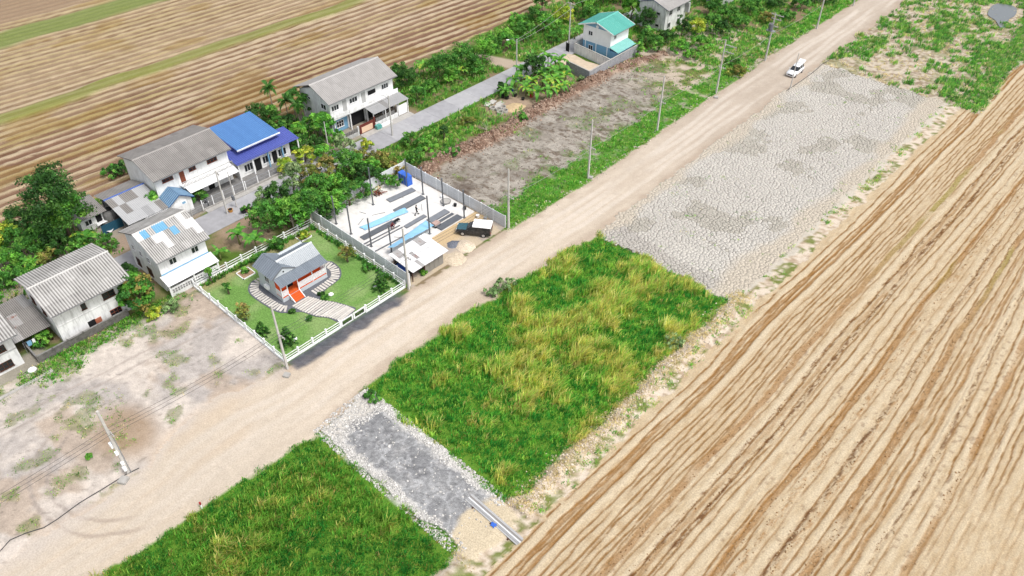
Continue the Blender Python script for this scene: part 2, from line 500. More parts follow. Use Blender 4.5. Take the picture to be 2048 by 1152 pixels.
    cb = lerp(cb, np.array(C(194, 186, 174)), sst(0.55, 0.75, fb(x / 2.5, y / 1.2, 22)) * 0.6)
    cb = lerp(cb, np.array(C(110, 94, 80)), sst(0.56, 0.68, fb(x / 0.9, y / 0.5, 23, 3)) * 0.75)
    cb = cb * (0.8 + 0.4 * nD)[..., None]
    gw = np.clip(sst(-72, -65.5, x + (nA - 0.5) * 6) * 0.9 * sst(0.35, 0.6, nB) + sst(0.58, 0.7, fb(x / 4, y / 4, 24)) * 0.45, 0, 1)
    cb = lerp(cb, np.array(C(104, 122, 66)), gw * 0.8)
    cb = lerp(cb, lerp(one * C(206, 190, 170), np.array(C(122, 128, 74)), sst(0.4, 0.6, nB)), sst(116, 126, y + (nA - 0.5) * 14))
    cb = lerp(cb, np.array(C(78, 60, 50)), (1 - sst(0.5, 2.6, np.hypot(x + 74.5, (y - 70.6) / 1.4) + (nC - 0.5) * 3)) * 0.6)
    k = reg == 10
    col = np.where(k[..., None], cb, col); z = np.where(k, (nB - 0.5) * 0.3 + (nC - 0.5) * 0.16, z)
    # green verge along the left side of the road
    vg = sst(-68.2, -66.0, x + (nB - 0.5) * 3.5) * (x < XL(y) + 0.2) * sst(66.5, 68.5, y) * (1 - sst(136, 142, y) * (1 - sst(146, 150, y)))
    col = lerp(col, np.array(C(92, 148, 40)) * 1.0, vg * sst(0.25, 0.5, nB + 0.1) * 0.85)
    # ridge of dug earth on the far side of the bare plot
    mc = -82.3 + (fb(y / 9, y * 0, 25, 2) - 0.5) * 3.0 + np.interp(y, [100, 112, 125, 140], [0, 0.2, 2.0, 3.5])
    mh = np.exp(-((x - mc) / 1.15) ** 2) * sst(67.5, 69.5, y) * (1 - sst(126, 134, y)) * (0.35 + 1.0 * fb(y / 3.5, y * 0, 26, 3))
    z = z + mh * (0.55 + 0.9 * nC)
    cm = lerp(one * C(134, 106, 90), np.array(C(190, 166, 146)), sst(0.4, 0.7, fb(x / 1.2, y / 1.2, 27)) * 0.9)
    col = lerp(col, cm, np.clip(mh * 3.2, 0, 1))
    # lawn
    cl = lerp(one * C(122, 164, 84), np.array(C(156, 180, 116)), sst(0.4, 0.7, nB) * 0.7)
    cl = lerp(cl, np.array(C(176, 158, 118)), sst(-80.5, -82.5, x + (nB - 0.5) * 2.2) * 0.75)
    col = np.where((reg == 12)[..., None], cl, col); z = np.where(reg == 12, 0.05 + (nC - 0.5) * 0.04, z)
    # building plot: sand and rubble
    ct = lerp(one * C(216, 198, 172), np.array(C(190, 178, 166)), sst(0.4, 0.65, nB))
    ct = lerp(ct, np.array(C(224, 194, 146)), (1 - sst(1.5, 3.0, np.abs(x + 68.2))) * sst(50, 56, y) * 0.8)
    col = np.where((reg == 13)[..., None], ct, col)
    # dark gravel skirt outside the garden fence
    e = sst(-63.75, -63.5, x) * (1 - sst(-61.8, -61.2, x + (nB - 0.5) * 1.2)) * sst(30.2, 30.8, y) * (1 - sst(46, 49, y))
    col = lerp(col, lerp(one * C(112, 114, 122), np.array(C(80, 82, 90)), nD), e * (0.85 + 0.15 * nC))
    # dry mud
    cmud = lerp(one * C(206, 199, 189), np.array(C(180, 172, 164)), sst(0.45, 0.7, nA))
    col = np.where((reg == 3)[..., None], lerp(one * C(98, 90, 82), np.array(C(214, 204, 188)), np.clip(sst(-34.5, -33.0, x + (nA - .5) * 4) + (1 - sst(1.0, 2.0, x - XR(y))), 0, 1)) * (0.85 + 0.3 * nC)[..., None], col)
    z = np.where(reg == 3, z * 0.1, z)
    # ground under the tall grass
    gg = lerp(one * C(84, 142, 44), np.array(C(120, 150, 58)), nB)
    col = np.where(((reg == 4) | (reg == 5))[..., None], gg, col)
    z = np.where((reg == 4) | (reg == 5), z - 0.12, z)
    # gravel drive
    cd = lerp(one * C(160, 160, 160), np.array(C(144, 144, 145)), sst(0.35, 0.65, nB))
    cd = cd * (0.8 + 0.4 * nC)[..., None]
    cd = lerp(cd, np.array(C(196, 194, 192)), sst(0.6, 0.75, fb(x / 1.2, y / 0.8, 28)) * 0.6)
    cd = np.where((nD > 0.72)[..., None], cd * 1.22, np.where((nD < 0.28)[..., None], cd * 0.78, cd))
    vein = np.abs(fb(x / 1.6, y / 1.6, 34, 4) - 0.5)
    cd = lerp(cd, np.array(C(206, 206, 206)), (1 - sst(0.01, 0.05, vein)) * 0.55)
    ed = np.minimum(y - 27.0, 33.7 - y)
    cd = lerp(cd, np.array(C(232, 228, 222)), (1 - sst(0.2, 0.9, ed + (nC - 0.5) * 1.4)) * 0.8)
    cd = lerp(cd, np.array(C(226, 208, 176)), sst(-33.8, -33.0, x + (nB - 0.5) * 2) * 0.9)
    cd = lerp(cd, np.array(C(234, 226, 214)), (1 - sst(-51.8, -49.5, x + (nB - 0.5) * 3)) * 0.8)
    col = np.where((reg == 6)[..., None], cd, col)
    z = np.where(reg == 6, z * 0.5 + 0.10, z)
    # straw-covered bank between the grass and the field
    bk = np.exp(-((x + 29.9 + (nA - 0.5) * 1.0) / 1.0) ** 2)
    bk = bk * np.where(y < 76, 1, 0.12) * np.where((y > 26.5) & (y < 33.8), 0.15, 1)
    isb = (reg != 2) & (x > -34) & (x < -25) & (y < 150)
    cbk = lerp(one * C(230, 214, 194), np.array(C(184, 162, 136)), sst(0.4, 0.7, nC))
    cbk = lerp(cbk, np.array(C(110, 128, 48)), sst(0.5, 0.62, nB * 0.6 + nC * 0.4) * sst(-30.5, -29.0, x) * 0.85)
    k = isb & (reg == 0)
    col = np.where(k[..., None], cbk, col)
    z = z + bk * isb * (0.15 + 0.75 * fb(x / 0.9, y / 0.9, 29, 3))
    # rough plot at the far right: straw, bare earth
    cw = lerp(one * C(214, 200, 180), np.array(C(160, 142, 120)), sst(0.42, 0.65, nC))
    cw = lerp(cw, np.array(C(112, 128, 58)), sst(0.5, 0.64, nA * 0.4 + nB * 0.6) * 0.45)
    col = np.where((reg == 7)[..., None], cw, col)
    k = reg == 2
    if k.any():
        c2, z2 = right_field(x[k], y[k])
        col[k] = c2; z[k] = z2
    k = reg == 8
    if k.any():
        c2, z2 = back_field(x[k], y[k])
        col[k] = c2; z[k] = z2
    return col, z, reg

def sheet(name, rect, rx, ry, ids, mat, dz, kind='structure', split=None):
    x0, x1, y0, y1 = rect
    nx = int((x1 - x0) / rx) + 1; ny = int((y1 - y0) / ry) + 1
    xs = np.linspace(x0, x1, nx); ys = np.linspace(y0, y1, ny)
    X, Y = np.meshgrid(xs, ys, indexing='ij')
    # keep only what the camera can see, with a margin for other viewpoints
    col, z, _ = ground_eval(X.ravel(), Y.ravel())
    xc = (X[:-1, :-1] + X[1:, 1:]) / 2; yc = (Y[:-1, :-1] + Y[1:, 1:]) / 2
    rg = region(xc.ravel(), yc.ravel())
    keep = np.isin(rg, ids) & in_view(xc.ravel(), yc.ravel(), 14)
    kk = keep.reshape(nx - 1, ny - 1).copy()
    k2 = kk.copy()                                     # overlap the neighbours by one cell so that no gap opens
    k2[1:] |= kk[:-1]; k2[:-1] |= kk[1:]; k3 = k2.copy(); k2[:, 1:] |= k3[:, :-1]; k2[:, :-1] |= k3[:, 1:]
    keep = k2.ravel()
    idx = np.arange(nx * ny).reshape(nx, ny)
    F = np.stack([idx[:-1, :-1], idx[1:, :-1], idx[1:, 1:], idx[:-1, 1:]], -1).reshape(-1, 4)[keep]
    used, inv = np.unique(F, return_inverse=True)
    V = np.stack([X.ravel(), Y.ravel(), z + dz], -1)[used]
    me = np_mesh(name, V, inv.reshape(-1, 4), mat, col[used], smooth=True)
    return tag(link(name, me), kind=kind)

_mi = np.array(_m3.inverted())
def in_view(x, y, margin):
    """rough test: inside the camera's footprint, grown by a margin of metres"""
    q = _mi @ np.stack([x, y, np.full_like(x, -CAM_H)])
    d = -q[2]
    mp = margin / np.maximum(d, 1) * FPX
    return (d > 1) & (np.abs(FPX * q[0] / d) < 1024 + mp) & (np.abs(FPX * q[1] / d) < 576 + mp)

# far plain under everything, to the horizon
g = MB()
g.add([(-2500, -2500, -0.6), (2500, -2500, -0.6), (2500, 4000, -0.6), (-2500, 4000, -0.6)], [(0, 1, 2, 3)])
tag(g.build('plain', pm('plain_soil', C(168, 150, 112), 0.95, 0.35, 0.05, 0)), kind='structure')
sheet('ground', (-113, -24, -12, 232), 0.36, 0.36, [0], M_SOIL, 0.0)
sheet('dirt_road', (-72, -50, -12, 232), 0.30, 0.30, [1], M_SOIL, 0.012)
sheet('harvested_field', (-29.5, 20, 16, 205), 0.125, 0.30, [2], M_STUB, 0.004)
sheet('mud_bed', (-56, -28, 72, 151), 0.5, 0.5, [3], M_SOIL, -0.016)
sheet('meadow_soil', (-56, -29, -10, 77), 0.6, 0.6, [4, 5], M_SOIL, -0.008)
sheet('gravel_drive', (-55, -27, 24, 36), 0.14, 0.14, [6], M_CLOD, 0.008)
sheet('rough_plot', (-58, -22, 146, 235), 0.30, 0.36, [7], M_SOIL, 0.008)
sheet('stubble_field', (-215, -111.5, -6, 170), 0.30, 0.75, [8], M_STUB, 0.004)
sheet('bare_plot', (-86, -62, 66, 154), 0.24, 0.26, [10], M_CLOD, 0.004)
sheet('sandy_plot', (-87, -61, -12, 32), 0.22, 0.22, [11], M_SOIL, 0.008)
sheet('lawn', (-85, -62, 29, 51), 0.3, 0.3, [12], attr_mat('turf', 5.0, 0.25, 0.9, 0.08), 0.004)
sheet('building_plot', (-86, -61, 48, 69), 0.22, 0.22, [13], M_SOIL, 0.006)

# ------------------------------------------------------------------ dry mud, broken into plates
def mud_plates():
    rng = np.random.default_rng(5)
    st = 0.43
    x0, x1, y0, y1 = -54.5, -29.2, 74.6, 149.4
    nx, ny = int((x1 - x0) / st), int((y1 - y0) / st)
    gx, gy = np.meshgrid(np.arange(nx), np.arange(ny), indexing='ij')
    px = x0 + (gx + 0.5 + 0.5 * (gy % 2) + rng.uniform(-0.62, 0.62, gx.shape)) * st
    py = y0 + (gy + 0.5 + rng.uniform(-0.62, 0.62, gx.shape)) * st
    reg = region(px.ravel(), py.ravel()).reshape(px.shape)
    nA = fb(px / 7, py / 7, 10); nE = fb(px / 5, py / 5, 200)
    bx = rng.uniform(x0 - 2, x1 + 2, 1500); by = rng.uniform(y0 - 2, y1 + 2, 1500)      # big plates: the wide cracks run between them
    wx_ = px + (fb(px / 1.2, py / 1.2, 201, 2) - 0.5) * 1.2; wy_ = py + (fb(px / 1.2, py / 1.2, 202, 2) - 0.5) * 1.2
    big = np.argmin((wx_.ravel()[:, None] - bx) ** 2 + (wy_.ravel()[:, None] - by) ** 2, 1).reshape(px.shape)
    sandy = np.array(C(216, 204, 186))
    V, F3, CO = [], [], []
    base = np.array(C(216, 210, 200, .66)); gry = np.array(C(197, 190, 181, .66)); grn = np.array(C(164, 158, 136, .62)); wet = np.array(C(180, 173, 165, .66))
    for i in range(nx):
        for j in range(ny):
            if reg[i, j] != 3: continue
            cx, cy = px[i, j], py[i, j]
            e = min(cx - float(XR(cy)), -29.9 - cx)
            mg_ = max(0.0, min(1.0, (1.9 + (nE[i, j] - .5) * 4 - (cx - float(XR(cy)))) / 1.2), min(1.0, (cx + 34.0 - (nA[i, j] - .5) * 5) / 1.5))
            poly = [(-st * 1.2, -st * 1.2), (st * 1.2, -st * 1.2), (st * 1.2, st * 1.2), (-st * 1.2, st * 1.2)]
            for a in range(max(0, i - 2), min(nx, i + 3)):
                for b in range(max(0, j - 2), min(ny, j + 3)):
                    if a == i and b == j: continue
                    dx, dy = px[a, b] - cx, py[a, b] - cy
                    dd = dx * dx + dy * dy
                    if dd > 3.2: continue
                    d = math.sqrt(dd)
                    lim = d / 2 - (((0.012 + 0.035 * nE[i, j]) if big[a, b] != big[i, j] else (0.012 if (a + 2 * b + i) % 3 else 0.004)) * (1 - 0.8 * mg_))
                    nxp, nyp = dx / d, dy / d
                    out = []
                    n = len(poly)
                    for k in range(n):
                        p, q = poly[k], poly[(k + 1) % n]
                        sp = p[0] * nxp + p[1] * nyp - lim; sq = q[0] * nxp + q[1] * nyp - lim
                        if sp <= 0: out.append(p)
                        if (sp < 0) != (sq < 0):
                            t = sp / (sp - sq)
                            out.append((p[0] + (q[0] - p[0]) * t, p[1] + (q[1] - p[1]) * t))
                    poly = out
                    if len(poly) < 3: break
                if len(poly) < 3: break
            n = len(poly)
            if n < 3: continue
            h = 0.03 + rng.uniform(-0.004, 0.004)
            tx, ty = rng.normal(0, 0.006, 2)
            c = base * (1 - nA[i, j] * 0.5) + gry * nA[i, j] * 0.5
            if nE[i, j] > 0.60: c = c * 0.65 + grn * 0.35
            if cy < 78.5 + 2.5 * (nA[i, j] - .5): c = c * 0.5 + wet * 0.5
            c = (c * (1 - mg_) + sandy * mg_) * rng.uniform(0.94, 1.05)
            b0 = len(V)
            for (qx, qy) in poly: V.append((cx + qx, cy + qy, -0.05)); CO.append(c)
            for (qx, qy) in poly: V.append((cx + qx, cy + qy, h - 0.002 + qx * tx + qy * ty)); CO.append(c)
            V.append((cx, cy, h)); CO.append(c)
            for k in range(n):
                k2 = (k + 1) % n
                F3 += [(b0 + k, b0 + k2, b0 + n + k2), (b0 + k, b0 + n + k2, b0 + n + k), (b0 + n + k, b0 + n + k2, b0 + 2 * n)]
    me = np_mesh('mud_plate', np.array(V), np.array(F3), M_MUD, np.array(CO))
    o = link('cracked_mud', me)
    tag(o, 'pale grey dried mud broken into small plates beside the dirt road', 'dry mud', kind='stuff')
mud_plates()

# ------------------------------------------------------------------ blades of grass
def blades(name, bx, by, bz, az, h, lean, w, col, mat=None):
    """every blade: two quads and a tip, bent over along its azimuth"""
    n = len(bx)
    dx, dy = np.cos(az), np.sin(az)
    px, py = -dy, dx
    V = np.empty((n, 5, 3)); 
    w2 = w / 2
    mx, my, mz = bx + dx * lean * 0.35, by + dy * lean * 0.35, bz + h * 0.62
    tx, ty, tz = bx + dx * lean, by + dy * lean, bz + h
    V[:, 0] = np.stack([bx - px * w2, by - py * w2, bz], -1)
    V[:, 1] = np.stack([bx + px * w2, by + py * w2, bz], -1)
    V[:, 2] = np.stack([mx + px * w2, my + py * w2, mz], -1)
    V[:, 3] = np.stack([mx - px * w2, my - py * w2, mz], -1)
    V[:, 4] = np.stack([tx, ty, tz], -1)
    b = (np.arange(n) * 5)[:, None]
    F = np.concatenate([b + [0, 1, 2], b + [0, 2, 3], b + [3, 2, 4]], 0)
    me = np_mesh(name, V.reshape(-1, 3), F, mat or M_GRASS, np.repeat(col, 5, 0))
    return me

def scatter(rng, rect, density, fn):
    x0, x1, y0, y1 = rect
    n = int((x1 - x0) * (y1 - y0) * density)
    x = rng.uniform(x0, x1, n); y = rng.uniform(y0, y1, n)
    k = in_view(x, y, 8)
    x, y = x[k], y[k]
    p = fn(x, y)
    k = rng.random(len(x)) < p
    return x[k], y[k]

def grass_patch(name, label, cat, rng, x, y, per, hgt, colours, weights, wid=0.06, spread=0.25, wind=(0.9, 0.5), leanf=0.5, z=None):
    """x, y tufts; colours (k,3) picked with weights (n,k)"""
    n = len(x)
    cw = np.cumsum(weights / weights.sum(1, keepdims=True), 1)
    ci = (rng.random((n, 1)) > cw).sum(1).clip(0, len(colours) - 1)
    tc = colours[ci] * rng.uniform(0.7, 1.35, (n, 1))
    rep = lambda a: np.repeat(a, per, 0)
    N = n * per
    bx = rep(x) + rng.normal(0, spread, N) * 0.6; by = rep(y) + rng.normal(0, spread, N) * 0.6
    h = rep(hgt) * rng.uniform(0.55, 1.1, N)
    az = rng.uniform(0, 2 * PI, N)
    lx = np.cos(az) * h * leanf * rng.uniform(0.3, 1, N) + wind[0] * h * 0.3; ly = np.sin(az) * h * leanf * rng.uniform(0.3, 1, N) + wind[1] * h * 0.3
    az2 = np.arctan2(ly, lx)
    ln = np.hypot(lx, ly)
    if z is None:
        _, zz, _ = ground_eval(x, y)
    else: zz = z
    me = blades(name, bx, by, rep(zz) - 0.03, az2, h, ln, wid * rng.uniform(0.7, 1.4, N), rep(tc) * rng.uniform(0.85, 1.15, (N, 1)))
    return tag(link(name, me), label, cat, kind='stuff')

GC = np.array([C(62, 142, 56, 1.3), C(110, 172, 66, 1.35), C(150, 184, 80, 1.33), C(190, 188, 98, 1.32), C(208, 199, 124, 1.32), C(178, 156, 98, 1.3)])
rg = np.random.default_rng(11)
def meadow(name, label, rect, ids, dens, yshift):
    def pf(x, y):
        return (np.isin(region(x, y), ids)).astype(float) * np.where(np.abs(y - 26.3) < 0.8, 0.35, 1) * np.where((np.abs(y - 34.3) < 0.8) & (x < -34), 0.4, 1)
    x, y = scatter(rg, rect, dens, pf)
    a = fb(x / 6, y / 6, 300 + yshift, 3); b = fb(x / 1.6, y / 1.6, 301 + yshift, 3); c = fb(x / 3.2, y / 3.2, 302 + yshift, 3)
    yel = sst(0.50, 0.66, a * 0.45 + b * 0.3 + c * 0.35 - (0.12 if yshift > 5 else 0.0) + np.where(yshift < 5, 0.09 * (1 - sst(0, 7, np.abs((x + 41 - (y - 55) * 0.1)))), 0) - 0.06 * sst(45, 38, y) * (yshift < 5))
    low = sst(0.56, 0.40, a * 0.6 + c * 0.4) * (1 - yel)
    edge = sst(0, 2.5, np.minimum(np.minimum(x - XR(y), -31.0 - x), np.where(yshift < 5, np.minimum(75.2 - y, y - 33.6), 27 - y)))
    h = (0.45 + 0.55 * b + 0.55 * yel + 0.25 * a) * (1 - 0.35 * low) * (0.55 + 0.45 * edge)
    cl_ = fb(x / 0.9, y / 0.9, 303 + yshift, 2)
    h = h * (0.55 + 0.95 * sst(0.3, 0.7, cl_))
    wts = np.stack([0.15 + low * 2.0, 0.9 * (1 - yel) + 0.2, 0.9 + 0.5 * yel, 0.15 + yel * 1.9, yel * 1.1, 0.03 + 0.05 * b], 1)
    grass_patch(name, label, 'grass', rg, x, y, 9, h, GC * (0.86 if yshift > 5 else 1.0), wts, 0.075, 0.30, leanf=0.55)
meadow('tall_grass', 'tall green grass with yellow seed heads between the gravel drive and the dried mud', (-56, -30, 32, 77), [4], 12.0, 0)
meadow('tall_grass', 'tall green grass at the lower edge, below the gravel drive', (-56, -30, -8, 29), [5], 12.5, 9)

# low growth: verge of the road, weeds on the sandy plot, bank of the field, rough plots
WC = np.array([C(92, 164, 60, 1.2), C(126, 178, 74, 1.2), C(160, 184, 94, 1.2), C(210, 196, 148, 1.15), C(84, 134, 64, 1.1)])
def low_growth(name, label, cat, rect, dens, fn, h0, h1, wts, seed, per=6, wid=0.07, spread=0.22):
    r = np.random.default_rng(seed)
    x, y = scatter(r, rect, dens, fn)
    n = fb(x / 1.5, y / 1.5, seed, 3)
    W = np.tile(np.array(wts, float), (len(x), 1)) * r.uniform(0.5, 1.5, (len(x), len(wts)))
    grass_patch(name, label, cat, r, x, y, per, h0 + (h1 - h0) * n, WC, W, wid, spread, leanf=0.8)
def f_verge(x, y):
    nB = fb(x / 1.8, y / 1.8, 11)
    return sst(-68.4, -66.2, x + (nB - 0.5) * 3.5) * (x < XL(y) + (nB - 0.5) * 1.2) * sst(67, 69, y) * (1 - sst(134, 140, y) * (1 - sst(148, 152, y))) * sst(0.28, 0.45, nB)
low_growth('verge_grass', 'bright green grass along the far side of the dirt road by the concrete poles', 'grass', (-70, -60, 66, 215), 9.0, f_verge, 0.15, 0.55, [3, 3, 1, 0.1, 1], 401)
def f_lotweed(x, y):
    nA = fb(x / 7, y / 7, 10); nB = fb(x / 1.8, y / 1.8, 11)
    return np.clip(sst(-73, -66, x + (nA - 0.5) * 8) * sst(0.42, 0.62, nB) + sst(0.6, 0.72, fb(x / 4, y / 4, 24)) * 0.5 + sst(114, 122, y) * sst(0.45, 0.6, nB), 0, 1) * (region(x, y) == 10)
low_growth('weeds', 'thin weeds scattered over the grey bare plot', 'weeds', (-84, -63, 66, 152), 3.0, f_lotweed, 0.12, 0.5, [1.5, 2, 1.5, 0.8, 1.5], 402)
def f_sandweed(x, y):
    a = fb(x / 2.4, y / 2.4, 18); nB = fb(x / 1.8, y / 1.8, 11)
    p = sst(0.57, 0.66, a) * 0.7 + sst(-80.6, -83.0, x + (nB - 0.5) * 4) * sst(0.35, 0.5, nB) * 0.9 + (1 - sst(1.0, 3.6, np.hypot((x + 71.8) / 1.4, y - 12.3))) * 0.4
    return np.clip(p, 0, 1) * (region(x, y) == 11) * (x < XL(y) - 0.5)
low_growth('weeds', 'low weeds in patches on the pale sandy plot at lower left', 'weeds', (-88, -62, -10, 31), 8.0, f_sandweed, 0.08, 0.32, [1, 1.5, 1.4, 1.2, 1], 403)
def f_creeper(x, y):
    nB = fb(x / 1.8, y / 1.8, 11)
    q = sst(-80.8, -82.2, x + (nB - 0.5) * 3.0 + np.interp(y, [5, 9, 13, 20, 28], [1.5, 0, -0.5, 1.0, 1.6])) * (x > -84.6) * sst(7, 9, y) * (1 - sst(27, 29, y))
    return np.clip(q, 0, 1)
low_growth('creeper', 'bright green creeping weeds along the foot of the block wall', 'creeper', (-86, -78, 2, 31), 14.0, f_creeper, 0.15, 0.55, [3, 3, 1.5, 0.2, 0.6], 404, wid=0.10)
def f_bank(x, y):
    nB = fb(x / 1.4, y / 1.4, 210)
    return ((1 - sst(0.4, 1.5, np.abs(x + 28.9 - (nB - 0.5)))) * sst(0.42, 0.58, nB) * (y < 77) * ((y > 34) | (y < 26)) + (1 - sst(0.3, 1.4, np.abs(x + 29.6))) * sst(0.5, 0.62, nB) * 0.8 * (y >= 77) * (y < 150))
low_growth('bank_weeds', 'green and yellow weeds on the straw bank beside the harvested field', 'weeds', (-32, -26, 24, 150), 8.0, f_bank, 0.10, 0.45, [1, 2, 2.4, 1.6, 0.7], 405)
def f_mudtuft(x, y):
    return sst(0.66, 0.74, fb(x / 1.6, y / 1.6, 220)) * (region(x, y) == 3) * 0.6
low_growth('mud_tufts', 'small dull green tufts dotted over the dried mud', 'weeds', (-54, -29, 75, 149), 5.0, f_mudtuft, 0.05, 0.22, [0.6, 1, 1.2, 1.0, 2.2], 406, wid=0.08)
def f_rough(x, y):
    a = fb(x / 4.5, y / 4.5, 230, 3); b = fb(x / 1.4, y / 1.4, 231, 3)
    gr = sst(175, 186, y + (a - 0.5) * 20) * sst(-34, -38, x)
    return (region(x, y) == 7) * (np.hypot(x + 36.6, (y - 199) * 0.7) > 4.2) * np.clip(sst(0.495, 0.57, a * 0.4 + b * 0.6) + gr * 0.35 * sst(0.42, 0.5, b) + (1 - sst(1, 2.6, np.abs(x + 27 + 0.05 * (y - 150)))) * 0.9, 0, 1)
low_growth('rough_grass', 'clumps of rushy green grass on the rough plot at upper right', 'grass', (-58, -22, 147, 232), 7.0, f_rough, 0.3, 1.1, [2, 2, 1.2, 0.6, 3], 407, per=7, wid=0.10, spread=0.35)
def f_straw(x, y):
    b = fb(x / 1.4, y / 1.4, 231, 3)
    return (region(x, y) == 7) * sst(0.5, 0.35, b) * 0.6
low_growth('dead_grass', 'bleached dead grass lying between the green clumps at upper right', 'straw', (-58, -22, 147, 232), 4.0, f_straw, 0.1, 0.4, [0, 0, 0.1, 3, 0], 408, per=6, wid=0.08)
def f_waste(x, y):
    nA = fb(x / 7, y / 7, 10); nB = fb(x / 1.8, y / 1.8, 11)
    strip = sst(-92.6, -91.8, x) * (1 - sst(-84.6, -83.2, x)) * sst(44, 48, y)
    strip = strip * (1 - (1 - sst(2.5, 5.5, np.hypot((x + 87) / 1.0, (y - 101) / 2.6)))) * ((y < 111) | (y > 129) | (x > -82.5))
    left = sst(-112, -111, x) * (1 - sst(-97.8, -97.2, x)) * (sst(82, 84, y) * (1 - sst(104, 106, y) * (1 - sst(108.5, 110, y))))
    east = sst(-97, -96, x) * (x < -64) * sst(129, 134, y)
    far = (y > 150) * (x < XL(y) - 0.5) * (x > -112)
    west = sst(-112.5, -111.5, x) * (1 - sst(-98.5, -97.5, x)) * (1 - sst(26, 29, y)) + sst(-112.4, -111.6, x) * (1 - sst(-110.8, -110.2, x)) * (y < 82) + sst(-112, -111, x) * (1 - sst(-98.4, -98, x)) * sst(60.8, 62, y) * (1 - sst(65.5, 66.5, y))
    return np.clip(strip + left + east + far + west, 0, 1) * sst(0.36, 0.5, nA * 0.5 + nB * 0.5)
low_growth('undergrowth', 'ragged green undergrowth on the waste land round the houses and street', 'undergrowth', (-113, -62, 4, 232), 3.9, f_waste, 0.25, 0.95, [2.2, 2, 1.2, 0.5, 1.5], 409, per=6, wid=0.11, spread=0.3)
def f_lawnedge(x, y):
    return ((np.abs(x + 83.0) < 0.35) | ((np.abs(y - 48.6) < 0.3) & (x < -64)) ) * 0.9 * (y > 31) * (y < 49) * (x < -64)
low_growth('garden_hedge', 'low dark hedge planted inside the white garden fence', 'hedge', (-84, -63, 31, 49.2), 16.0, f_lawnedge, 0.35, 0.8, [1.2, 0.7, 0.3, 0, 2.5], 410, per=10, wid=0.10, spread=0.12)

# ------------------------------------------------------------------ stones and clods
def stones(name, label, cat, x, y, size, cols, seed, mat=M_CLOD, zoff=0.0):
    r = np.random.default_rng(seed)
    ico = np.array([(0, 0, 1), (.894, 0, .447), (.276, .851, .447), (-.724, .526, .447), (-.724, -.526, .447), (.276, -.851, .447), (.724, .526, -.447), (-.276, .851, -.447), (-.894, 0, -.447), (-.276, -.851, -.447), (.724, -.526, -.447)])
    f = np.array([(0, 1, 2), (0, 2, 3), (0, 3, 4), (0, 4, 5), (0, 5, 1), (1, 6, 2), (2, 7, 3), (3, 8, 4), (4, 9, 5), (5, 10, 1), (2, 6, 7), (3, 7, 8), (4, 8, 9), (5, 9, 10), (1, 10, 6)])
    n = len(x)
    V = ico[None] * r.uniform(0.65, 1.3, (n, 11, 1)) * size[:, None, None] * r.uniform(0.7, 1.3, (n, 1, 3)) * np.array([1, 1, 0.7])
    a = r.uniform(0, 2 * PI, n)
    ca, sa = np.cos(a)[:, None], np.sin(a)[:, None]
    vx = V[..., 0] * ca - V[..., 1] * sa; vy = V[..., 0] * sa + V[..., 1] * ca
    _, z, _ = ground_eval(x, y)
    P = np.stack([vx + x[:, None], vy + y[:, None], V[..., 2] + (z + size * 0.2 + zoff)[:, None]], -1)
    F = (np.arange(n) * 11)[:, None, None] + f[None]
    me = np_mesh(name, P.reshape(-1, 3), F.reshape(-1, 3), mat, np.repeat(cols, 11, 0))
    return tag(link(name, me), label, cat, kind='stuff')
r_ = np.random.default_rng(55)
n = 15000
x = r_.uniform(-53.5, -30.5, n); y = r_.uniform(26.2, 34.4, n)
ed = np.minimum(y - 26.9, 33.6 - y) + (fb(x / 1.5, y / 1.5, 240) - 0.5) * 1.4
k = (r_.random(n) < np.where(ed < 0.7, 0.9, 0.025) * (x < -33.5 + r_.uniform(0, 3, n)) + (x < -49.5) * 0.5) & (x > XR(y) - 0.6)
x, y = x[k], y[k]
sh = r_.random((len(x), 1))
stones('rubble', 'white broken stones heaped along both edges of the grey gravel drive', 'rubble', x, y, r_.uniform(0.035, 0.12, len(x)) * (1 + (r_.random(len(x)) > .95) * .8), np.array(C(236, 232, 226)) * (0.62 + 0.5 * sh), 56)
n = 5200
y = r_.uniform(68, 132, n); mcx = -82.3 + (fb(y / 9, y * 0, 25, 2) - 0.5) * 3.0 + np.interp(y, [100, 112, 125, 140], [0, 0.2, 2.0, 3.5])
x = mcx + r_.normal(0, 0.85, n)
k = (x > -85) & (fb(y / 3.5, y * 0, 26, 3) + r_.normal(0, .1, n) > 0.44)
x, y = x[k], y[k]
sh = r_.random((len(x), 1))
cc = np.array(C(128, 98, 82)) * (1 - sh) + np.array(C(192, 166, 146)) * sh
stones('earth_clods', 'reddish brown clods of dug earth in a ridge along the bare plot', 'earth clods', x, y, r_.uniform(0.07, 0.24, len(x)), cc * r_.uniform(.8, 1.15, (len(x), 1)), 57)
n = 2600
x = r_.uniform(-83, -64, n); y = r_.uniform(68, 128, n)
sh = r_.random((n, 1))
stones('soil_crumbs', 'small grey lumps of soil strewn over the bare plot', 'soil', x, y, r_.uniform(0.03, 0.13, n), np.array(C(152, 140, 126)) * (0.6 + 0.7 * sh), 58)
n = 1500
x = -30.2 + r_.normal(0, 0.9, n); y = r_.uniform(33.8, 75, n)
k = (x < -27.8) & (x > -33)
x, y = x[k], y[k]
sh = r_.random((len(x), 1))
stones('straw_lumps', 'pale lumps of straw and earth on the bank beside the tall grass', 'straw', x, y, r_.uniform(0.04, 0.15, len(x)), np.array(C(236, 220, 200)) * (0.75 + 0.4 * sh), 59)
n = 700
y = r_.uniform(66, 170, n); x = XL(y) + r_.normal(-0.2, 0.5, n)
sh = r_.random((n, 1))
stones('roadside_stones', 'pale stones lining the far edge of the dirt road', 'stones', x, y, r_.uniform(0.04, 0.16, n), np.array(C(224, 212, 196)) * (0.65 + 0.45 * sh), 60)

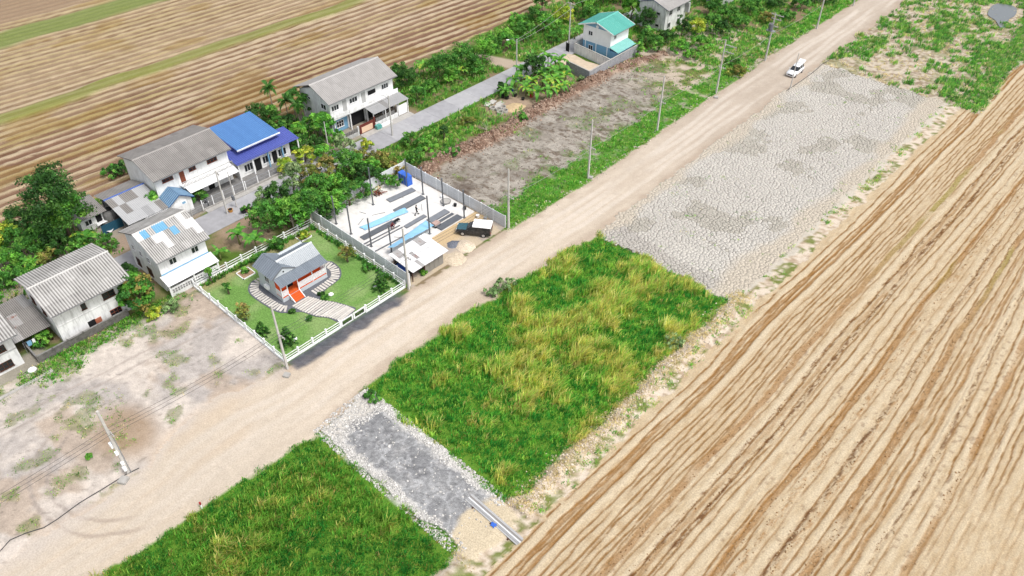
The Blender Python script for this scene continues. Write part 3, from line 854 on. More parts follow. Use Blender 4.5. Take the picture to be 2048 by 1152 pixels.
low_growth('straw_litter', 'bleached straw lying along the bank between the tall grass and the field', 'straw', (-33, -27, 26, 78), 16.0, lambda x, y: (1 - sst(0.6, 1.8, np.abs(x + 30.3 + (fb(x / 2, y / 2, 250) - .5) * 1.5))) * ((y > 33.8) | (y < 26.6)), 0.10, 0.35, [0, 0, 0.05, 3, 0], 411, per=6, wid=0.07, spread=0.3)

# broken clods and stubble lumps left along the machine lines of the harvested field
n = 5200
x = r_.uniform(-27.3, 12, n); y = 30 + 130 * r_.random(n) ** 1.4
ck = [l[0] for l in FLINES if l[1] in ('clod', 'wide', 'rough')]
x = np.array(ck)[r_.integers(0, len(ck), n)] + r_.normal(0, 0.22, n)
x = x - (field_bend(x, y) - x)
k = in_view(x, y, 4) & (x > -27.5)
x, y = x[k], y[k]
sh = r_.random((len(x), 1))
stones('field_clods', 'brown clods and stubble lumps along the lines of the harvested field', 'clods', x, y, r_.uniform(0.03, 0.10, len(x)), (np.array(C(140, 98, 56)) * (1 - sh) + np.array(C(212, 186, 146)) * sh) * r_.uniform(.75, 1.1, (len(x), 1)), 61)

# ------------------------------------------------------------------ building kit
W_WHITE = pm('white_render', (0.78, 0.78, 0.77), 0.85, 0.08, 1.2, 0.1, 0.55, (0.30, 0.29, 0.27), streak=True)
W_GREY = pm('weathered_render', (0.64, 0.64, 0.63), 0.9, 0.12, 1.0, 0.15, 0.55, (0.20, 0.195, 0.19), streak=True)
W_CEM = pm('bare_cement', (0.40, 0.40, 0.39), 0.9, 0.15, 1.4, 0.2, 0.5, (0.16, 0.15, 0.14), streak=True)
W_CLEAN = pm('clean_white_paint', (0.80, 0.80, 0.80), 0.7, 0.04, 1.0, 0.05, 0.15, (0.5, 0.5, 0.48), streak=True)
W_BLUE = pm('blue_paint', C(128, 176, 208, 0.8), 0.7, 0.08, 1.0, 0.05, 0.2, (0.3, 0.38, 0.42), streak=True)
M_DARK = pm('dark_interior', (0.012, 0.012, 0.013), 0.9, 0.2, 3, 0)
M_FRAME = pm('white_frame', (0.70, 0.70, 0.70), 0.5, 0.05, 3, 0)
M_WOOD = pm('reddish_wood', C(150, 84, 62), 0.7, 0.25, 6, 0.2)
M_BROWN = pm('dark_brown_wood', C(92, 58, 44), 0.7, 0.3, 6, 0.2)
M_STEEL = pm('dark_steel', C(128, 131, 136), 0.55, 0.15, 4, 0.05)
M_PIPE = pm('galvanised', C(190, 192, 196), 0.45, 0.1, 4, 0.05, metal=0.5)
M_CONC = pm('concrete', C(198, 194, 188), 0.9, 0.12, 1.6, 0.2, 0.35, C(140, 134, 128))
M_CONC2 = pm('concrete_dark', C(150, 148, 146), 0.9, 0.15, 1.6, 0.2, 0.45, C(84, 80, 78))
mg, nt, b = new_mat('window_glass')
b.inputs['Base Color'].default_value = (0.018, 0.022, 0.026, 1); b.inputs['Roughness'].default_value = 0.12; b.inputs['Specular IOR Level'].default_value = 0.5
_bump(nt, b, _noise(nt, 2.0, 2), 0.05, 0.05)
M_GLASS = mg

def corr_mat(name, col, dirt, amt=0.6, metal=0.0, rough=0.8, rust=None):
    """corrugated sheet: a second, darker colour is mixed into the channels (channel = low part of the profile, carried by the mesh)"""
    if name in _MC: return _MC[name]
    m, nt, b = new_mat(name)
    at_ = nd(nt, 'ShaderNodeAttribute', attribute_name='Col')
    f = _noise(nt, 1.3, 5, rough=0.7)
    base = _mix(nt, _map(nt, f, 0.35, 0.7, 0, 0.55), col, tuple(c * 0.82 for c in col))
    d = nd(nt, 'ShaderNodeMath', operation='MULTIPLY')
    nt.links.new(at_.outputs['Fac'], d.inputs[0])
    nt.links.new(_map(nt, _noise(nt, 0.7, 4), 0.3, 0.65, amt * 0.7, amt), d.inputs[1])
    c = _mix(nt, d.outputs[0], base, dirt)  # darker channel colour blended over the base
    if rust:
        c = _mix(nt, _map(nt, _noise(nt, 0.9, 5, rough=0.75), 0.55, 0.68, 0, 0.85), c, rust)
    nt.links.new(c, b.inputs['Base Color'])
    b.inputs['Roughness'].default_value = rough
    b.inputs['Metallic'].default_value = metal
    _MC[name] = m
    return m

_SH = {}
def sheet_mesh(w, l, pitch, amp, flat=False):
    """one corrugated roofing sheet: x across, y down the slope, z up; origin at its upper left corner"""
    key = (round(w, 3), round(l, 3), pitch, amp, flat)
    if key in _SH: return _SH[key]
    n = max(1, round(w / pitch)); seg = 4 if not flat else 5
    if flat: prof = [(0, 0), (0.36, 0), (0.43, 1), (0.57, 1), (0.64, 0)]
    else: prof = [(k / seg, 0.5 - 0.5 * math.cos(2 * PI * k / seg)) for k in range(seg)]
    us, zs, dv = [], [], []
    for i in range(n):
        for t, q in prof:
            us.append((i + t) * w / n); zs.append(q * amp); dv.append(1 - q)
    us.append(w); zs.append(0); dv.append(1)
    k = len(us)
    V = np.array([(us[i], y, zs[i]) for y in (0, -l) for i in range(k)])
    F = np.array([(i, k + i, k + i + 1, i + 1) for i in range(k - 1)])
    cols = np.array([(d, d, d) for y in (0, 1) for d in dv])
    me = np_mesh('roof_sheet', V, F, [], cols, smooth=not flat)
    _SH[key] = me
    return me

def slope(parent, o, u, v, ncol, nrow, pitch, amp, mats, rng, flat=False, name='roof_sheet', over=0.08, pick=None, jit=0.006):
    """covers the parallelogram o + a*u + b*v (v points down the slope) with ncol x nrow sheets"""
    o, u, v = Vector(o), Vector(u), Vector(v)
    U, V = u.normalized(), v.normalized()
    N = U.cross(-V).normalized()
    if N.z < 0: N = -N
    w, l = u.length / ncol, v.length / nrow
    me = sheet_mesh(w, l + over, pitch, amp, flat)
    Yd = -V
    m3 = Matrix((U, Yd, U.cross(Yd))).transposed()
    flip = U.cross(Yd).z < 0
    for c in range(ncol):
        for r in range(nrow):
            mt = pick(c, r) if pick else mats[int(rng.random() ** 2.2 * len(mats)) % len(mats)]
            pos = o + U * (c * w) + V * (r * l) + N * ((nrow - r) * 0.018 + rng.uniform(0, jit))
            m4 = Matrix.Translation(pos) @ m3.to_4x4()
            link(name, me, parent, mat=mt, mw=m4)

class House:
    """local frame: x towards the front, y along the building, origin at the middle of the footprint"""
    def __init__(s, name, label, loc, L, D, H, rz=0.0, cat='house'):
        s.o = thing(name, label, cat, loc, rz)
        s.L, s.D, s.H = L, D, H
    def fb(s, mb, face, a, d0, d1, z0, z1, w, mi=0):
        """box on a face: centred at a along it, from depth d0 to d1 out of the wall"""
        if face == 'f': mb.b2(s.D / 2 + d0, s.D / 2 + d1, a - w / 2, a + w / 2, z0, z1, mi)
        elif face == 'b': mb.b2(-s.D / 2 - d1, -s.D / 2 - d0, a - w / 2, a + w / 2, z0, z1, mi)
        elif face == 'l': mb.b2(a - w / 2, a + w / 2, -s.L / 2 - d1, -s.L / 2 - d0, z0, z1, mi)
        else: mb.b2(a - w / 2, a + w / 2, s.L / 2 + d0, s.L / 2 + d1, z0, z1, mi)
    def walls(s, mat, rise, base=None, z0=0.0):
        mb = MB()
        h = s.H; D = s.D / 2; L = s.L / 2
        mb.prism([(-D, z0), (D, z0), (D, h), (0, h + rise), (-D, h)], 'y', -L, L)
        s.wall = mb.build('wall', mat, s.o)
    def window(s, face, a, z, w, h, cols=2, rows=1, fm=None, sill=True, glass=None, t=0.06, parent=None):
        mb = MB()
        fm = fm or M_FRAME
        s.fb(mb, face, a, 0.0, 0.07, z, z + t, w); s.fb(mb, face, a, 0.0, 0.07, z + h - t, z + h, w)
        for i in range(cols + 1):
            s.fb(mb, face, a - w / 2 + t / 2 + i * (w - t) / cols, 0.0, 0.066, z + t, z + h - t, t)
        for r in range(1, rows):
            s.fb(mb, face, a, 0.0, 0.06, z + r * h / rows - 0.02, z + r * h / rows + 0.02, w - t)
        win = mb.build('window', fm, s.o)
        pw = (w - t) / cols - t
        for i in range(cols):
            p = MB(); s.fb(p, face, a - w / 2 + t / 2 + (i + 0.5) * (w - t) / cols, 0.004, 0.02, z + t, z + h - t, pw)
            p.build('pane', glass or M_GLASS, win)
        if sill:
            p = MB(); s.fb(p, face, a, 0.0, 0.12, z - 0.06, z - 0.003, w + 0.12); p.build('sill', fm, win)
        return win
    def panel(s, name, face, a, z0, z1, w, mat, d=0.05, parent=None):
        p = MB(); s.fb(p, face, a, 0.0, d, z0, z1, w)
        return p.build(name, mat, parent or s.o)
    def gable_roof(s, eL, eD, ze, rise, ncol, nrow, mats, rng, pitch=0.3, amp=0.06, off=(0, 0), flat=False, pick=None, ridge_mat=None, trim=None, slopes='fb'):
        """eL x eD: plan of the eaves"""
        ox, oy = off
        rf = MB()
        t = 0.06
        rf.prism([(ox - eD / 2, ze - 0.02), (ox, ze + rise - 0.03), (ox + eD / 2, ze - 0.02), (ox + eD / 2, ze - t - 0.02), (ox, ze + rise - t - 0.05), (ox - eD / 2, ze - t - 0.02)], 'y', oy - eL / 2 + 0.04, oy + eL / 2 - 0.04)
        roof = rf.build('roof', trim or M_CONC2, s.o)
        if 'f' in slopes: slope(roof, (ox, oy - eL / 2, ze + rise), (0, eL, 0), (eD / 2, 0, -rise), ncol, nrow, pitch, amp, mats, rng, flat, pick=(lambda c, r: pick('f', c, r)) if pick else None)
        if 'b' in slopes: slope(roof, (ox, oy + eL / 2, ze + rise), (0, -eL, 0), (-eD / 2, 0, -rise), ncol, nrow, pitch, amp, mats, rng, flat, pick=(lambda c, r: pick('b', c, r)) if pick else None)
        for sx in (-1, 1):
            gt = MB(); gt.b2(ox + sx * (eD / 2 + 0.02) - 0.06, ox + sx * (eD / 2 + 0.02) + 0.06, oy - eL / 2, oy + eL / 2, ze - 0.16, ze - 0.05); gt.build('gutter', M_PIPE, roof)
        rc = MB()
        rc.prism([(ox - 0.22, ze + rise - 0.02), (ox, ze + rise + 0.16), (ox + 0.22, ze + rise - 0.02)], 'y', oy - eL / 2 - 0.02, oy + eL / 2 + 0.02)
        rc.build('ridge_cap', ridge_mat or mats[0], roof)
        return roof
    def rail(s, name, y0, y1, x, z0, z1, mat, n=None, parent=None, ends=None):
        """balustrade along y at depth x"""
        mb = MB()
        mb.b2(x - 0.04, x + 0.04, y0, y1, z1 - 0.07, z1); mb.b2(x - 0.04, x + 0.04, y0, y1, z0, z0 + 0.06)
        n = n or int((y1 - y0) / 0.22)
        for i in range(n + 1):
            yy = y0 + (y1 - y0) * i / n
            mb.b2(x - 0.025, x + 0.025, yy - 0.02, yy + 0.02, z0 + 0.06, z1 - 0.07)
        return mb.build(name, mat, parent or s.o)

hr = random.Random(17)
R_GREY = [corr_mat('fibre_cement_a', C(226, 223, 218), C(92, 88, 84), 1.0), corr_mat('fibre_cement_b', C(218, 215, 210), C(84, 80, 76), 1.0), corr_mat('fibre_cement_c', C(234, 231, 226), C(100, 95, 90), 0.95)]
R_DARK = [corr_mat('old_fibre_cement_a', C(180, 175, 170), C(96, 92, 88), 0.9), corr_mat('old_fibre_cement_b', C(174, 169, 164), C(90, 86, 83), 0.9), corr_mat('old_fibre_cement_c', C(186, 181, 176), C(100, 96, 92), 0.85)]
R_ROW = [corr_mat('row_roof_a', C(204, 200, 196), C(130, 126, 122), 0.9), corr_mat('row_roof_b', C(200, 196, 192), C(126, 122, 118), 0.9), corr_mat('row_roof_c', C(208, 204, 200), C(134, 130, 126), 0.9)]
R_BLUEP = corr_mat('blue_sheet', C(130, 188, 222, 0.68), C(88, 146, 186, 0.6), 0.5)
R_WHITEP = corr_mat('new_white_sheet', (0.72, 0.70, 0.67), (0.5, 0.48, 0.45), 0.4)
R_BLUE = [corr_mat('blue_roof_a', C(100, 150, 210, 0.66), C(78, 124, 188, 0.58), 0.35, rough=0.5), corr_mat('blue_roof_b', C(97, 146, 206, 0.66), C(75, 120, 184, 0.58), 0.35, rough=0.5)]
R_BLUE2 = [corr_mat('deep_blue_roof_a', C(96, 108, 188, 0.7), C(76, 88, 164, 0.6), 0.35, rough=0.5), corr_mat('deep_blue_roof_b', C(92, 104, 184, 0.7), C(72, 84, 158, 0.6), 0.35, rough=0.5)]
R_TEAL = [corr_mat('teal_roof_a', C(104, 190, 176, 0.72), C(80, 160, 148, 0.65), 0.35, rough=0.55), corr_mat('teal_roof_b', C(98, 184, 170, 0.72), C(76, 154, 142, 0.65), 0.35, rough=0.55)]
R_TIN = [corr_mat('tin_a', C(200, 200, 200), C(130, 128, 126), 0.6, 0.15, 0.6), corr_mat('tin_b', C(178, 176, 174), C(112, 108, 104), 0.7, 0.1, 0.65), corr_mat('tin_c', C(220, 220, 220), C(150, 148, 146), 0.5, 0.15, 0.55)]
R_RUST = corr_mat('rusty_tin', C(206, 204, 202), C(140, 130, 122), 0.5, 0.1, 0.7, C(150, 84, 60))
R_WHITETIN = [corr_mat('white_tin_a', (0.74, 0.74, 0.74), (0.46, 0.45, 0.44), 0.4, 0, 0.6), corr_mat('white_tin_b', (0.68, 0.68, 0.68), (0.42, 0.41, 0.40), 0.4, 0, 0.6)]

# ---- A: weathered white two-storey house at lower left
A = House('white_house', 'weathered white two-storey house with ribbed grey roof behind the low block wall, lower left', (-89.6, 18.7, 0), 9.1, 7.7, 5.35)
A.walls(pm('grimy_white', (0.72, 0.72, 0.71), 0.9, 0.1, 1.0, 0.1, 0.8, (0.24, 0.235, 0.22), streak=True), 1.0)
A.gable_roof(9.9, 10.1, 5.28, 1.38, 10, 3, R_GREY, hr)
A.window('f', 2.1, 3.2, 1.5, 0.95, 2, 2, M_BROWN); A.window('f', -1.0, 3.3, 0.6, 0.95, 1, 1, M_BROWN)
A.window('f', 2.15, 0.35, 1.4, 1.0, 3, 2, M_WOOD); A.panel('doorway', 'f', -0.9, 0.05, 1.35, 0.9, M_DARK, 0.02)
A.panel('board', 'f', -0.1, 0.35, 1.25, 0.75, pm('orange_board', C(196, 120, 92), 0.8, 0.15, 3), 0.09)
A.window('l', 1.2, 3.2, 1.0, 1.0, 2, 1, M_BROWN); A.window('l', -1.8, 3.2, 1.0, 1.0, 2, 1, M_BROWN)
A.panel('beam', 'f', 0, 2.62, 2.78, 9.12, W_GREY, 0.05)
for yy in (-4.5, 4.5): A.panel('pilaster', 'f', yy, 0, 5.3, 0.18, W_GREY, 0.06)
# lean-to roof to its left
t = thing('lean_to', 'rusty dark tin lean-to roof on posts left of the weathered white house', 'lean-to', (-90.6, 11.3, 0))
mb = MB()
for px_, py_ in ((-3.4, -2.2), (-3.4, 2.2), (3.0, -2.2), (3.0, 2.2)): mb.b2(px_ - .06, px_ + .06, py_ - .06, py_ + .06, 0, 2.9 if px_ < 0 else 2.3)
mb.build('post', M_BROWN, t)
rf = MB(); rf.bar((-3.6, 0, 3.0), (3.4, 0, 2.35), 5.0, 0.04); rf = rf.build('roof', M_BROWN, t)
slope(rf, (-3.7, -2.6, 3.06), (0, 5.2, 0), (7.2, 0, -0.68), 5, 3, 0.2, 0.035, [R_DARK[0], R_DARK[1], R_TIN[1], R_RUST], hr)
# block wall in front
t = thing('block_wall', 'low stained concrete block wall in front of the weathered white house', 'wall', (-84.85, 16.0, 0))
pw = pm('mossy_blocks', C(126, 122, 118), 0.95, 0.3, 2.0, 0.4, 0.8, C(56, 52, 48))
for i in range(6):
    mb = MB(); y0 = -5.3 + i * 1.85
    mb.b2(-.07, .07, y0 + .09, y0 + 1.76, 0, 1.02)
    for k in range(1, 5): mb.b2(.068, .082, y0 + .10, y0 + 1.75, k * .2 + .012, k * .2 + .19 if k < 4 else 1.0)
    mb.build('panel', pw, t)
for i in range(7):
    mb = MB(); y0 = -5.3 + i * 1.85; mb.b2(-.11, .11, y0 - .09, y0 + .09, 0, 1.12); mb.build('post', pw, t)
mb = MB(); mb.b2(-.1, .1, -5.21, 5.71, 1.02, 1.09); mb.build('coping', M_CONC2, t)
t = thing('yard_wall', 'short grey side wall closing the planted yard beside the lean-to', 'wall', (-84.9, 10.7, 0))
mb = MB(); mb.b2(-3.9, -.12, -.06, .06, 0, .95); mb.build('panel', pw, t)
for xx in (-3.9, -2.0): MB().b2(xx - .09, xx + .09, -.09, .09, 0, 1.05).build('post', M_CONC2, t)
MB().b2(-3.9, -.12, -.09, .09, .95, 1.0).build('coping', M_CONC2, t)

# ---- H: neighbour cut by the left edge
Hh = House('grey_house', 'grey cement house with ribbed roof cut off by the left edge', (-89.9, 5.2, 0), 8.6, 7.6, 5.2)
Hh.walls(W_GREY, 1.0)
Hh.gable_roof(9.8, 10.0, 5.1, 1.4, 10, 3, R_GREY, hr)
Hh.window('f', 2.9, 2.9, 0.9, 0.9, 2, 2, M_BROWN); Hh.window('f', 2.5, 0.5, 1.6, 1.0, 3, 2, M_BROWN); Hh.window('f', 0.2, 0.5, 1.2, 1.0, 2, 2, M_BROWN); Hh.window('f', -1.0, 2.9, 0.9, 0.9, 2, 2, M_BROWN)
Hh.panel('beam', 'f', 0, 2.5, 2.66, 8.62, W_CEM, 0.05)
tag(MB().b2(-82.6, -82.2, 2.0, 11.2, -0.05, 0.16).build('kerb', M_CONC), 'pale concrete kerb strip in front of the grey cement house', 'kerb')
t = thing('tank_lid', 'round pale concrete tank lid on the ground beside the kerb strip', 'tank lid', at(66, 742))
MB().cyl(0, 0, -.05, .22, .52, n=20).build('rim', M_CONC, t); MB().cyl(0, 0, .22, .27, .46, n=20).build('cover', W_CLEAN, t)

# ---- B: house with the patched roof
B = House('patched_house', 'white two-storey house whose grey roof is patched with blue and white sheets', (-89.6, 30.8, 0), 6.7, 8.0, 5.3, R(0))
B.walls(W_WHITE, 1.5)
patch = {('f', 1, 0): R_BLUEP, ('f', 3, 0): R_BLUEP, ('f', 4, 0): R_BLUEP, ('f', 5, 1): R_BLUEP, ('f', 2, 1): R_WHITEP, ('f', 3, 1): R_WHITEP, ('f', 3, 2): R_WHITEP, ('f', 0, 0): R_WHITEP, ('f', 7, 0): R_WHITEP, ('f', 7, 1): R_WHITEP, ('f', 8, 2): R_WHITEP, ('f', 8, 1): R_WHITEP, ('f', 0, 1): R_GREY[2]}
B.gable_roof(7.5, 9.8, 5.3, 1.95, 9, 4, R_GREY, hr, pick=lambda f, c, r: patch.get((f, c, r)) or R_GREY[int(hr.random() ** 2 * 3)])
B.window('f', -1.4, 3.45, 1.0, 0.95, 2, 1); B.window('f', 1.75, 3.5, 1.0, 0.95, 2, 1)
for a_ in (-2.6, -0.6, 1.4): B.window('l', a_, 3.3, 0.8, 0.9, 1, 2)
B.window('l', 0.5, 0.8, 1.2, 1.2, 2, 1, M_BROWN); B.window('l', -2.5, 0.8, 1.0, 1.2, 2, 1, M_BROWN)
B.panel('beam', 'f', 0, 2.55, 2.72, 6.72, W_BLUE, 0.06)
aw = MB(); aw.bar((B.D / 2, 0, 2.45), (B.D / 2 + 1.8, 0, 1.95), 7.3, 0.05); aw = aw.build('awning', M_FRAME, B.o)
slope(aw, (B.D / 2, -3.65, 2.5), (0, 7.3, 0), (1.85, 0, -0.52), 7, 1, 0.2, 0.025, R_WHITETIN, hr, name='awning_sheet')
mb = MB(); mb.b2(B.D / 2 + 1.55, B.D / 2 + 1.65, -3.5, 3.5, 0, 1.35); mb.build('screen_wall', W_GREY, B.o)
for i in range(12):
    for k in range(2): MB().b2(B.D / 2 + 1.64, B.D / 2 + 1.68, -3.2 + i * .36, -3.2 + i * .36 + .24, .6 + k * .32, .82 + k * .32).build('vent_block', M_CONC2, B.o)
for yy in (-3.45, 0, 3.45): MB().b2(B.D / 2 + 1.5, B.D / 2 + 1.7, yy - .1, yy + .1, 0, 1.95).build('post', W_WHITE, B.o)

# ---- C: long white house with small red-brown windows
Cc = House('long_house', 'long white two-storey house with brown windows, white awning and blue porch gable', (-106.75, 42.2, 0), 11.8, 8.8, 5.55)
Cc.walls(W_WHITE, 1.1)
Cc.gable_roof(12.6, 10.4, 5.6, 1.35, 12, 3, R_DARK, hr, pitch=0.26)
Cc.window('f', -3.9, 4.35, 1.7, 0.85, 3, 2, M_WOOD); Cc.window('f', 0.05, 4.35, 1.1, 0.8, 2, 2, M_WOOD); Cc.window('f', 3.3, 4.3, 1.65, 0.85, 3, 2, M_WOOD)
dr = Cc.panel('door', 'f', -1.7, 2.95, 5.0, 0.75, M_WOOD); MB().b2(4.45, 4.49, -1.45, -1.41, 3.9, 4.0).build('handle', M_PIPE, dr)
MB().b2(4.4, 5.45, -2.4, 5.9, 2.78, 2.92).build('balcony_floor', W_WHITE, Cc.o)
Cc.rail('balcony_rail', -2.4, 5.9, 5.4, 2.92, 3.75, W_CEM)
aw = MB(); aw.bar((5.3, 1.85, 2.82), (6.6, 1.85, 2.5), 8.1, 0.04); aw = aw.build('awning', M_FRAME, Cc.o)
slope(aw, (5.46, -2.2, 2.86), (0, 8.1, 0), (1.35, 0, -0.38), 8, 1, 0.2, 0.02, R_WHITETIN, hr, name='awning_sheet')
for a_ in (0.4, 4.0): Cc.window('f', a_, 0.8, 1.6, 1.1, 3, 1)
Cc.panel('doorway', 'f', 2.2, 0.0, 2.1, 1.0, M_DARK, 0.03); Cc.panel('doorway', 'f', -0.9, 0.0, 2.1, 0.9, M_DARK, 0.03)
# porch with a blue gable, pointing at the street
pr = MB()
pr.prism([(-5.9, 0), (-2.5, 0), (-2.5, 2.3), (-4.2, 3.3), (-5.9, 2.3)], 'x', 4.41, 7.2)
pr.build('porch', W_WHITE, Cc.o)
rf = MB(); rf.prism([(-6.2, 2.18), (-4.2, 3.42), (-2.2, 2.18), (-2.2, 2.26), (-4.2, 3.5), (-6.2, 2.26)], 'x', 4.42, 7.6)
rf = rf.build('porch_roof', pm('blue_trim', C(70, 110, 170), 0.6, 0.1, 2, 0), Cc.o)
R_PALEB = [corr_mat('pale_blue_sheet', C(150, 186, 216, 0.7), C(70, 104, 140), 0.8)]
slope(rf, (4.42, -4.2, 3.54), (3.2, 0, 0), (0, -2.0, -1.24), 8, 1, 0.4, 0.05, R_PALEB, hr, True, 'porch_sheet')
slope(rf, (7.62, -4.2, 3.54), (-3.2, 0, 0), (0, 2.0, -1.24), 8, 1, 0.4, 0.05, R_PALEB, hr, True, 'porch_sheet')
sg = MB().b2(7.21, 7.25, -5.3, -3.3, 1.5, 2.15).build('sign_board', W_CLEAN, Cc.o)
MB().b2(7.252, 7.262, -4.0, -3.5, 1.65, 2.0).build('blue_print', W_BLUE, sg)

# ---- street fences in front of C and D
def mesh_fence(label, x, y0, y1, h, nb, lw, group=None, gate=None):
    t = thing('street_fence', label, 'fence', (x, y0, 0), 0, group)
    L = y1 - y0
    MB().b2(-.08, .08, 0, L, 0, lw).build('plinth', M_CONC, t)
    for i in range(nb + 1):
        y = L * i / nb
        MB().b2(-.06, .06, y - .06, y + .06, 0, h + .1).build('post', W_CLEAN, t)
    MB().b2(-.03, .03, 0, L, h - .06, h).build('rail', M_PIPE, t)
    for i in range(nb):
        mb = MB()
        n = 9
        for k in range(1, n):
            y = L * (i + k / n) / nb
            mb.b2(-.012, .012, y - .012, y + .012, lw, h - .06)
        mb.b2(-.015, .015, L * i / nb + .06, L * (i + 1) / nb - .06, (h + lw) / 2 - .02, (h + lw) / 2 + .02)
        mb.build('grille', M_PIPE, t)
mesh_fence('white railing fence and gate along the street before the long white house', -98.2, 40.4, 47.4, 1.7, 4, 0.25)
mesh_fence('grey railing fence along the street before the blue-roofed house', -98.2, 47.7, 60.5, 1.5, 6, 0.4)
tag(MB().b2(-98.05, -97.15, 40.5, 61, -0.05, 0.12).build('pavement', M_CONC), kind='structure')
tag(MB().b2(-102.3, -98.3, 36.5, 60.6, -0.06, 0.08).build('forecourt', M_CONC2), kind='structure')

# ---- D: blue roofed house
D_ = House('blue_house', 'single-storey house with a two-tier blue metal roof beside the long white house', (-105.9, 53.6, 0), 9.4, 8.6, 2.9)
D_.walls(W_WHITE, 0.25)
rf = MB(); rf.bar((1.0, 0.5, 3.33), (5.0, 0.5, 2.88), 11.3, 0.05); rf = rf.build('lower_roof', pm('blue_soffit', C(84, 96, 170), 0.6, 0.1, 2, 0), D_.o)
slope(rf, (1.0, -5.2, 3.40), (0, 11.4, 0), (4.15, 0, -0.47), 11, 1, 0.35, 0.045, R_BLUE2, hr, True)
mb = MB(); mb.b2(-4.0, 2.5, -3.2, 3.4, 3.0, 4.12); mb.build('upper_wall', pm('lilac_paint', C(140, 140, 214, 0.75), 0.7, 0.06, 1, 0), D_.o)
rf = MB(); rf.prism([(-4.6, 4.86), (3.3, 4.10), (3.3, 4.02), (-4.6, 4.78)], 'y', -3.6, 3.9)
rf = rf.build('upper_roof', W_CLEAN, D_.o)
slope(rf, (-4.7, -3.7, 4.90), (0, 7.7, 0), (8.1, 0, -0.78), 8, 1, 0.35, 0.045, R_BLUE, hr, True)
MB().b2(3.33, 3.45, -3.75, 4.05, 4.0, 4.2).build('gutter', W_CLEAN, D_.o)
for yy in (-4.9, -2.4, 0.4, 3.0, 6.0): MB().b2(4.75, 4.95, yy - .1, yy + .1, 0, 2.95).build('column', W_BLUE if yy in (0.4, 3.0) else W_CLEAN, D_.o)
for a_ in (-3, 0.3, 3.2): D_.window('f', a_, 0.7, 1.5, 1.3, 3, 1)
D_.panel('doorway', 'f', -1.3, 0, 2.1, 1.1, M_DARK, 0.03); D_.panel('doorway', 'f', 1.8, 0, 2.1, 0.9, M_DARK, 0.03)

# ---- E: row house in the upper middle
E_ = House('row_house', 'grey-white two-storey row house with long ribbed roof and balconies by the street', (-105.9, 73.9, 0), 13.6, 8.0, 5.75)
E_.walls(W_GREY, 1.5)
E_.gable_roof(14.7, 9.6, 5.9, 1.85, 14, 3, R_ROW, hr, pitch=0.25, off=(-0.1, 0))
MB().b2(4.0, 4.05, -6.7, 6.7, 3.2, 5.7).build('facade', W_WHITE, E_.o)
E_.D += 0.1
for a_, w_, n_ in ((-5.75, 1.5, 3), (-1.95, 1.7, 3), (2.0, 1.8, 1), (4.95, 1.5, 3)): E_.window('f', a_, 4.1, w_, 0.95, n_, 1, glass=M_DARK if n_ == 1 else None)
for a_ in (-3.8, 0.2): E_.panel('balcony_door', 'f', a_, 3.25, 5.2, 0.8, W_CEM, 0.06)
MB().b2(4.06, 5.1, -7.0, 6.9, 3.0, 3.14).build('balcony_floor', W_GREY, E_.o)
for y0, y1, m_ in ((-7.0, -3.9, W_GREY), (-3.7, 0.2, W_WHITE), (1.6, 6.9, W_WHITE)): MB().b2(5.02, 5.12, y0, y1, 3.14, 3.85).build('parapet', m_, E_.o)
E_.rail('balcony_rail', 0.3, 1.5, 5.07, 3.14, 3.85, W_WHITE, 7)
for yy in (-6.9, -3.6, -0.1, 3.3, 6.8): MB().b2(4.8, 5.0, yy - .1, yy + .1, 0, 3.0).build('column', W_WHITE, E_.o)
MB().b2(4.06, 4.12, -6.6, -3.7, 0.1, 2.9).build('ground_floor_front', W_BLUE, E_.o)
E_.D += 0.14
E_.window('f', -5.3, 0.9, 1.5, 1.2, 3, 2)
E_.D -= 0.14
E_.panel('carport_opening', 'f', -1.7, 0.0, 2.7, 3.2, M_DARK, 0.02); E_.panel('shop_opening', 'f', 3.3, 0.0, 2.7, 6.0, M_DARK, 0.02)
E_.window('l', 2.4, 4.1, 1.4, 1.0, 2, 1); E_.window('l', -1.5, 4.6, 0.8, 0.5, 1, 1)
aw = MB(); aw.bar((4.9, 3.2, 3.0), (7.4, 3.2, 2.65), 7.6, 0.04); aw = aw.build('awning', M_FRAME, E_.o)
slope(aw, (5.12, -0.7, 3.02), (0, 7.8, 0), (2.5, 0, -0.36), 8, 1, 0.25, 0.025, R_TIN, hr, name='awning_sheet')
for yy in (-0.6, 2.0, 4.6, 7.0): MB().b2(7.25, 7.37, yy - .06, yy + .06, 0, 2.65).build('awning_post', W_WHITE, E_.o)
for i in range(14): MB().b2(7.26, 7.34, -0.2 + i * .3, -0.2 + i * .3 + .24, .9, 1.6).build('vent_block', M_CONC2, E_.o)
MB().b2(7.2, 7.4, -0.5, 4.5, 0, .9).build('low_wall', W_GREY, E_.o)
MB().b2(7.28, 7.34, 4.8, 6.8, 0.1, 2.0).build('roller_door', W_WHITE, E_.o)
t = thing('front_wall', 'grey pierced block wall before the row house, left of the sliding gate', 'wall', (-98.6, 66.9, 0))
MB().b2(-.08, .08, 0, 2.9, 0, .75).build('panel', W_CEM, t)
for i in range(8):
    for k in range(2): 
        mb = MB(); y0 = .1 + i * .35; z0 = .77 + k * .34
        mb.b2(-.07, .07, y0, y0 + .3, z0, z0 + .05); mb.b2(-.07, .07, y0, y0 + .3, z0 + .25, z0 + .3); mb.b2(-.07, .07, y0, y0 + .05, z0 + .05, z0 + .25); mb.b2(-.07, .07, y0 + .25, y0 + .3, z0 + .05, z0 + .25)
        mb.build('pierced_block', M_CONC2, t)
MB().b2(-.12, .12, -.1, .1, 0, 1.6).build('post', W_GREY, t); MB().b2(-.12, .12, 2.8, 3.0, 0, 1.7).build('post', W_GREY, t)
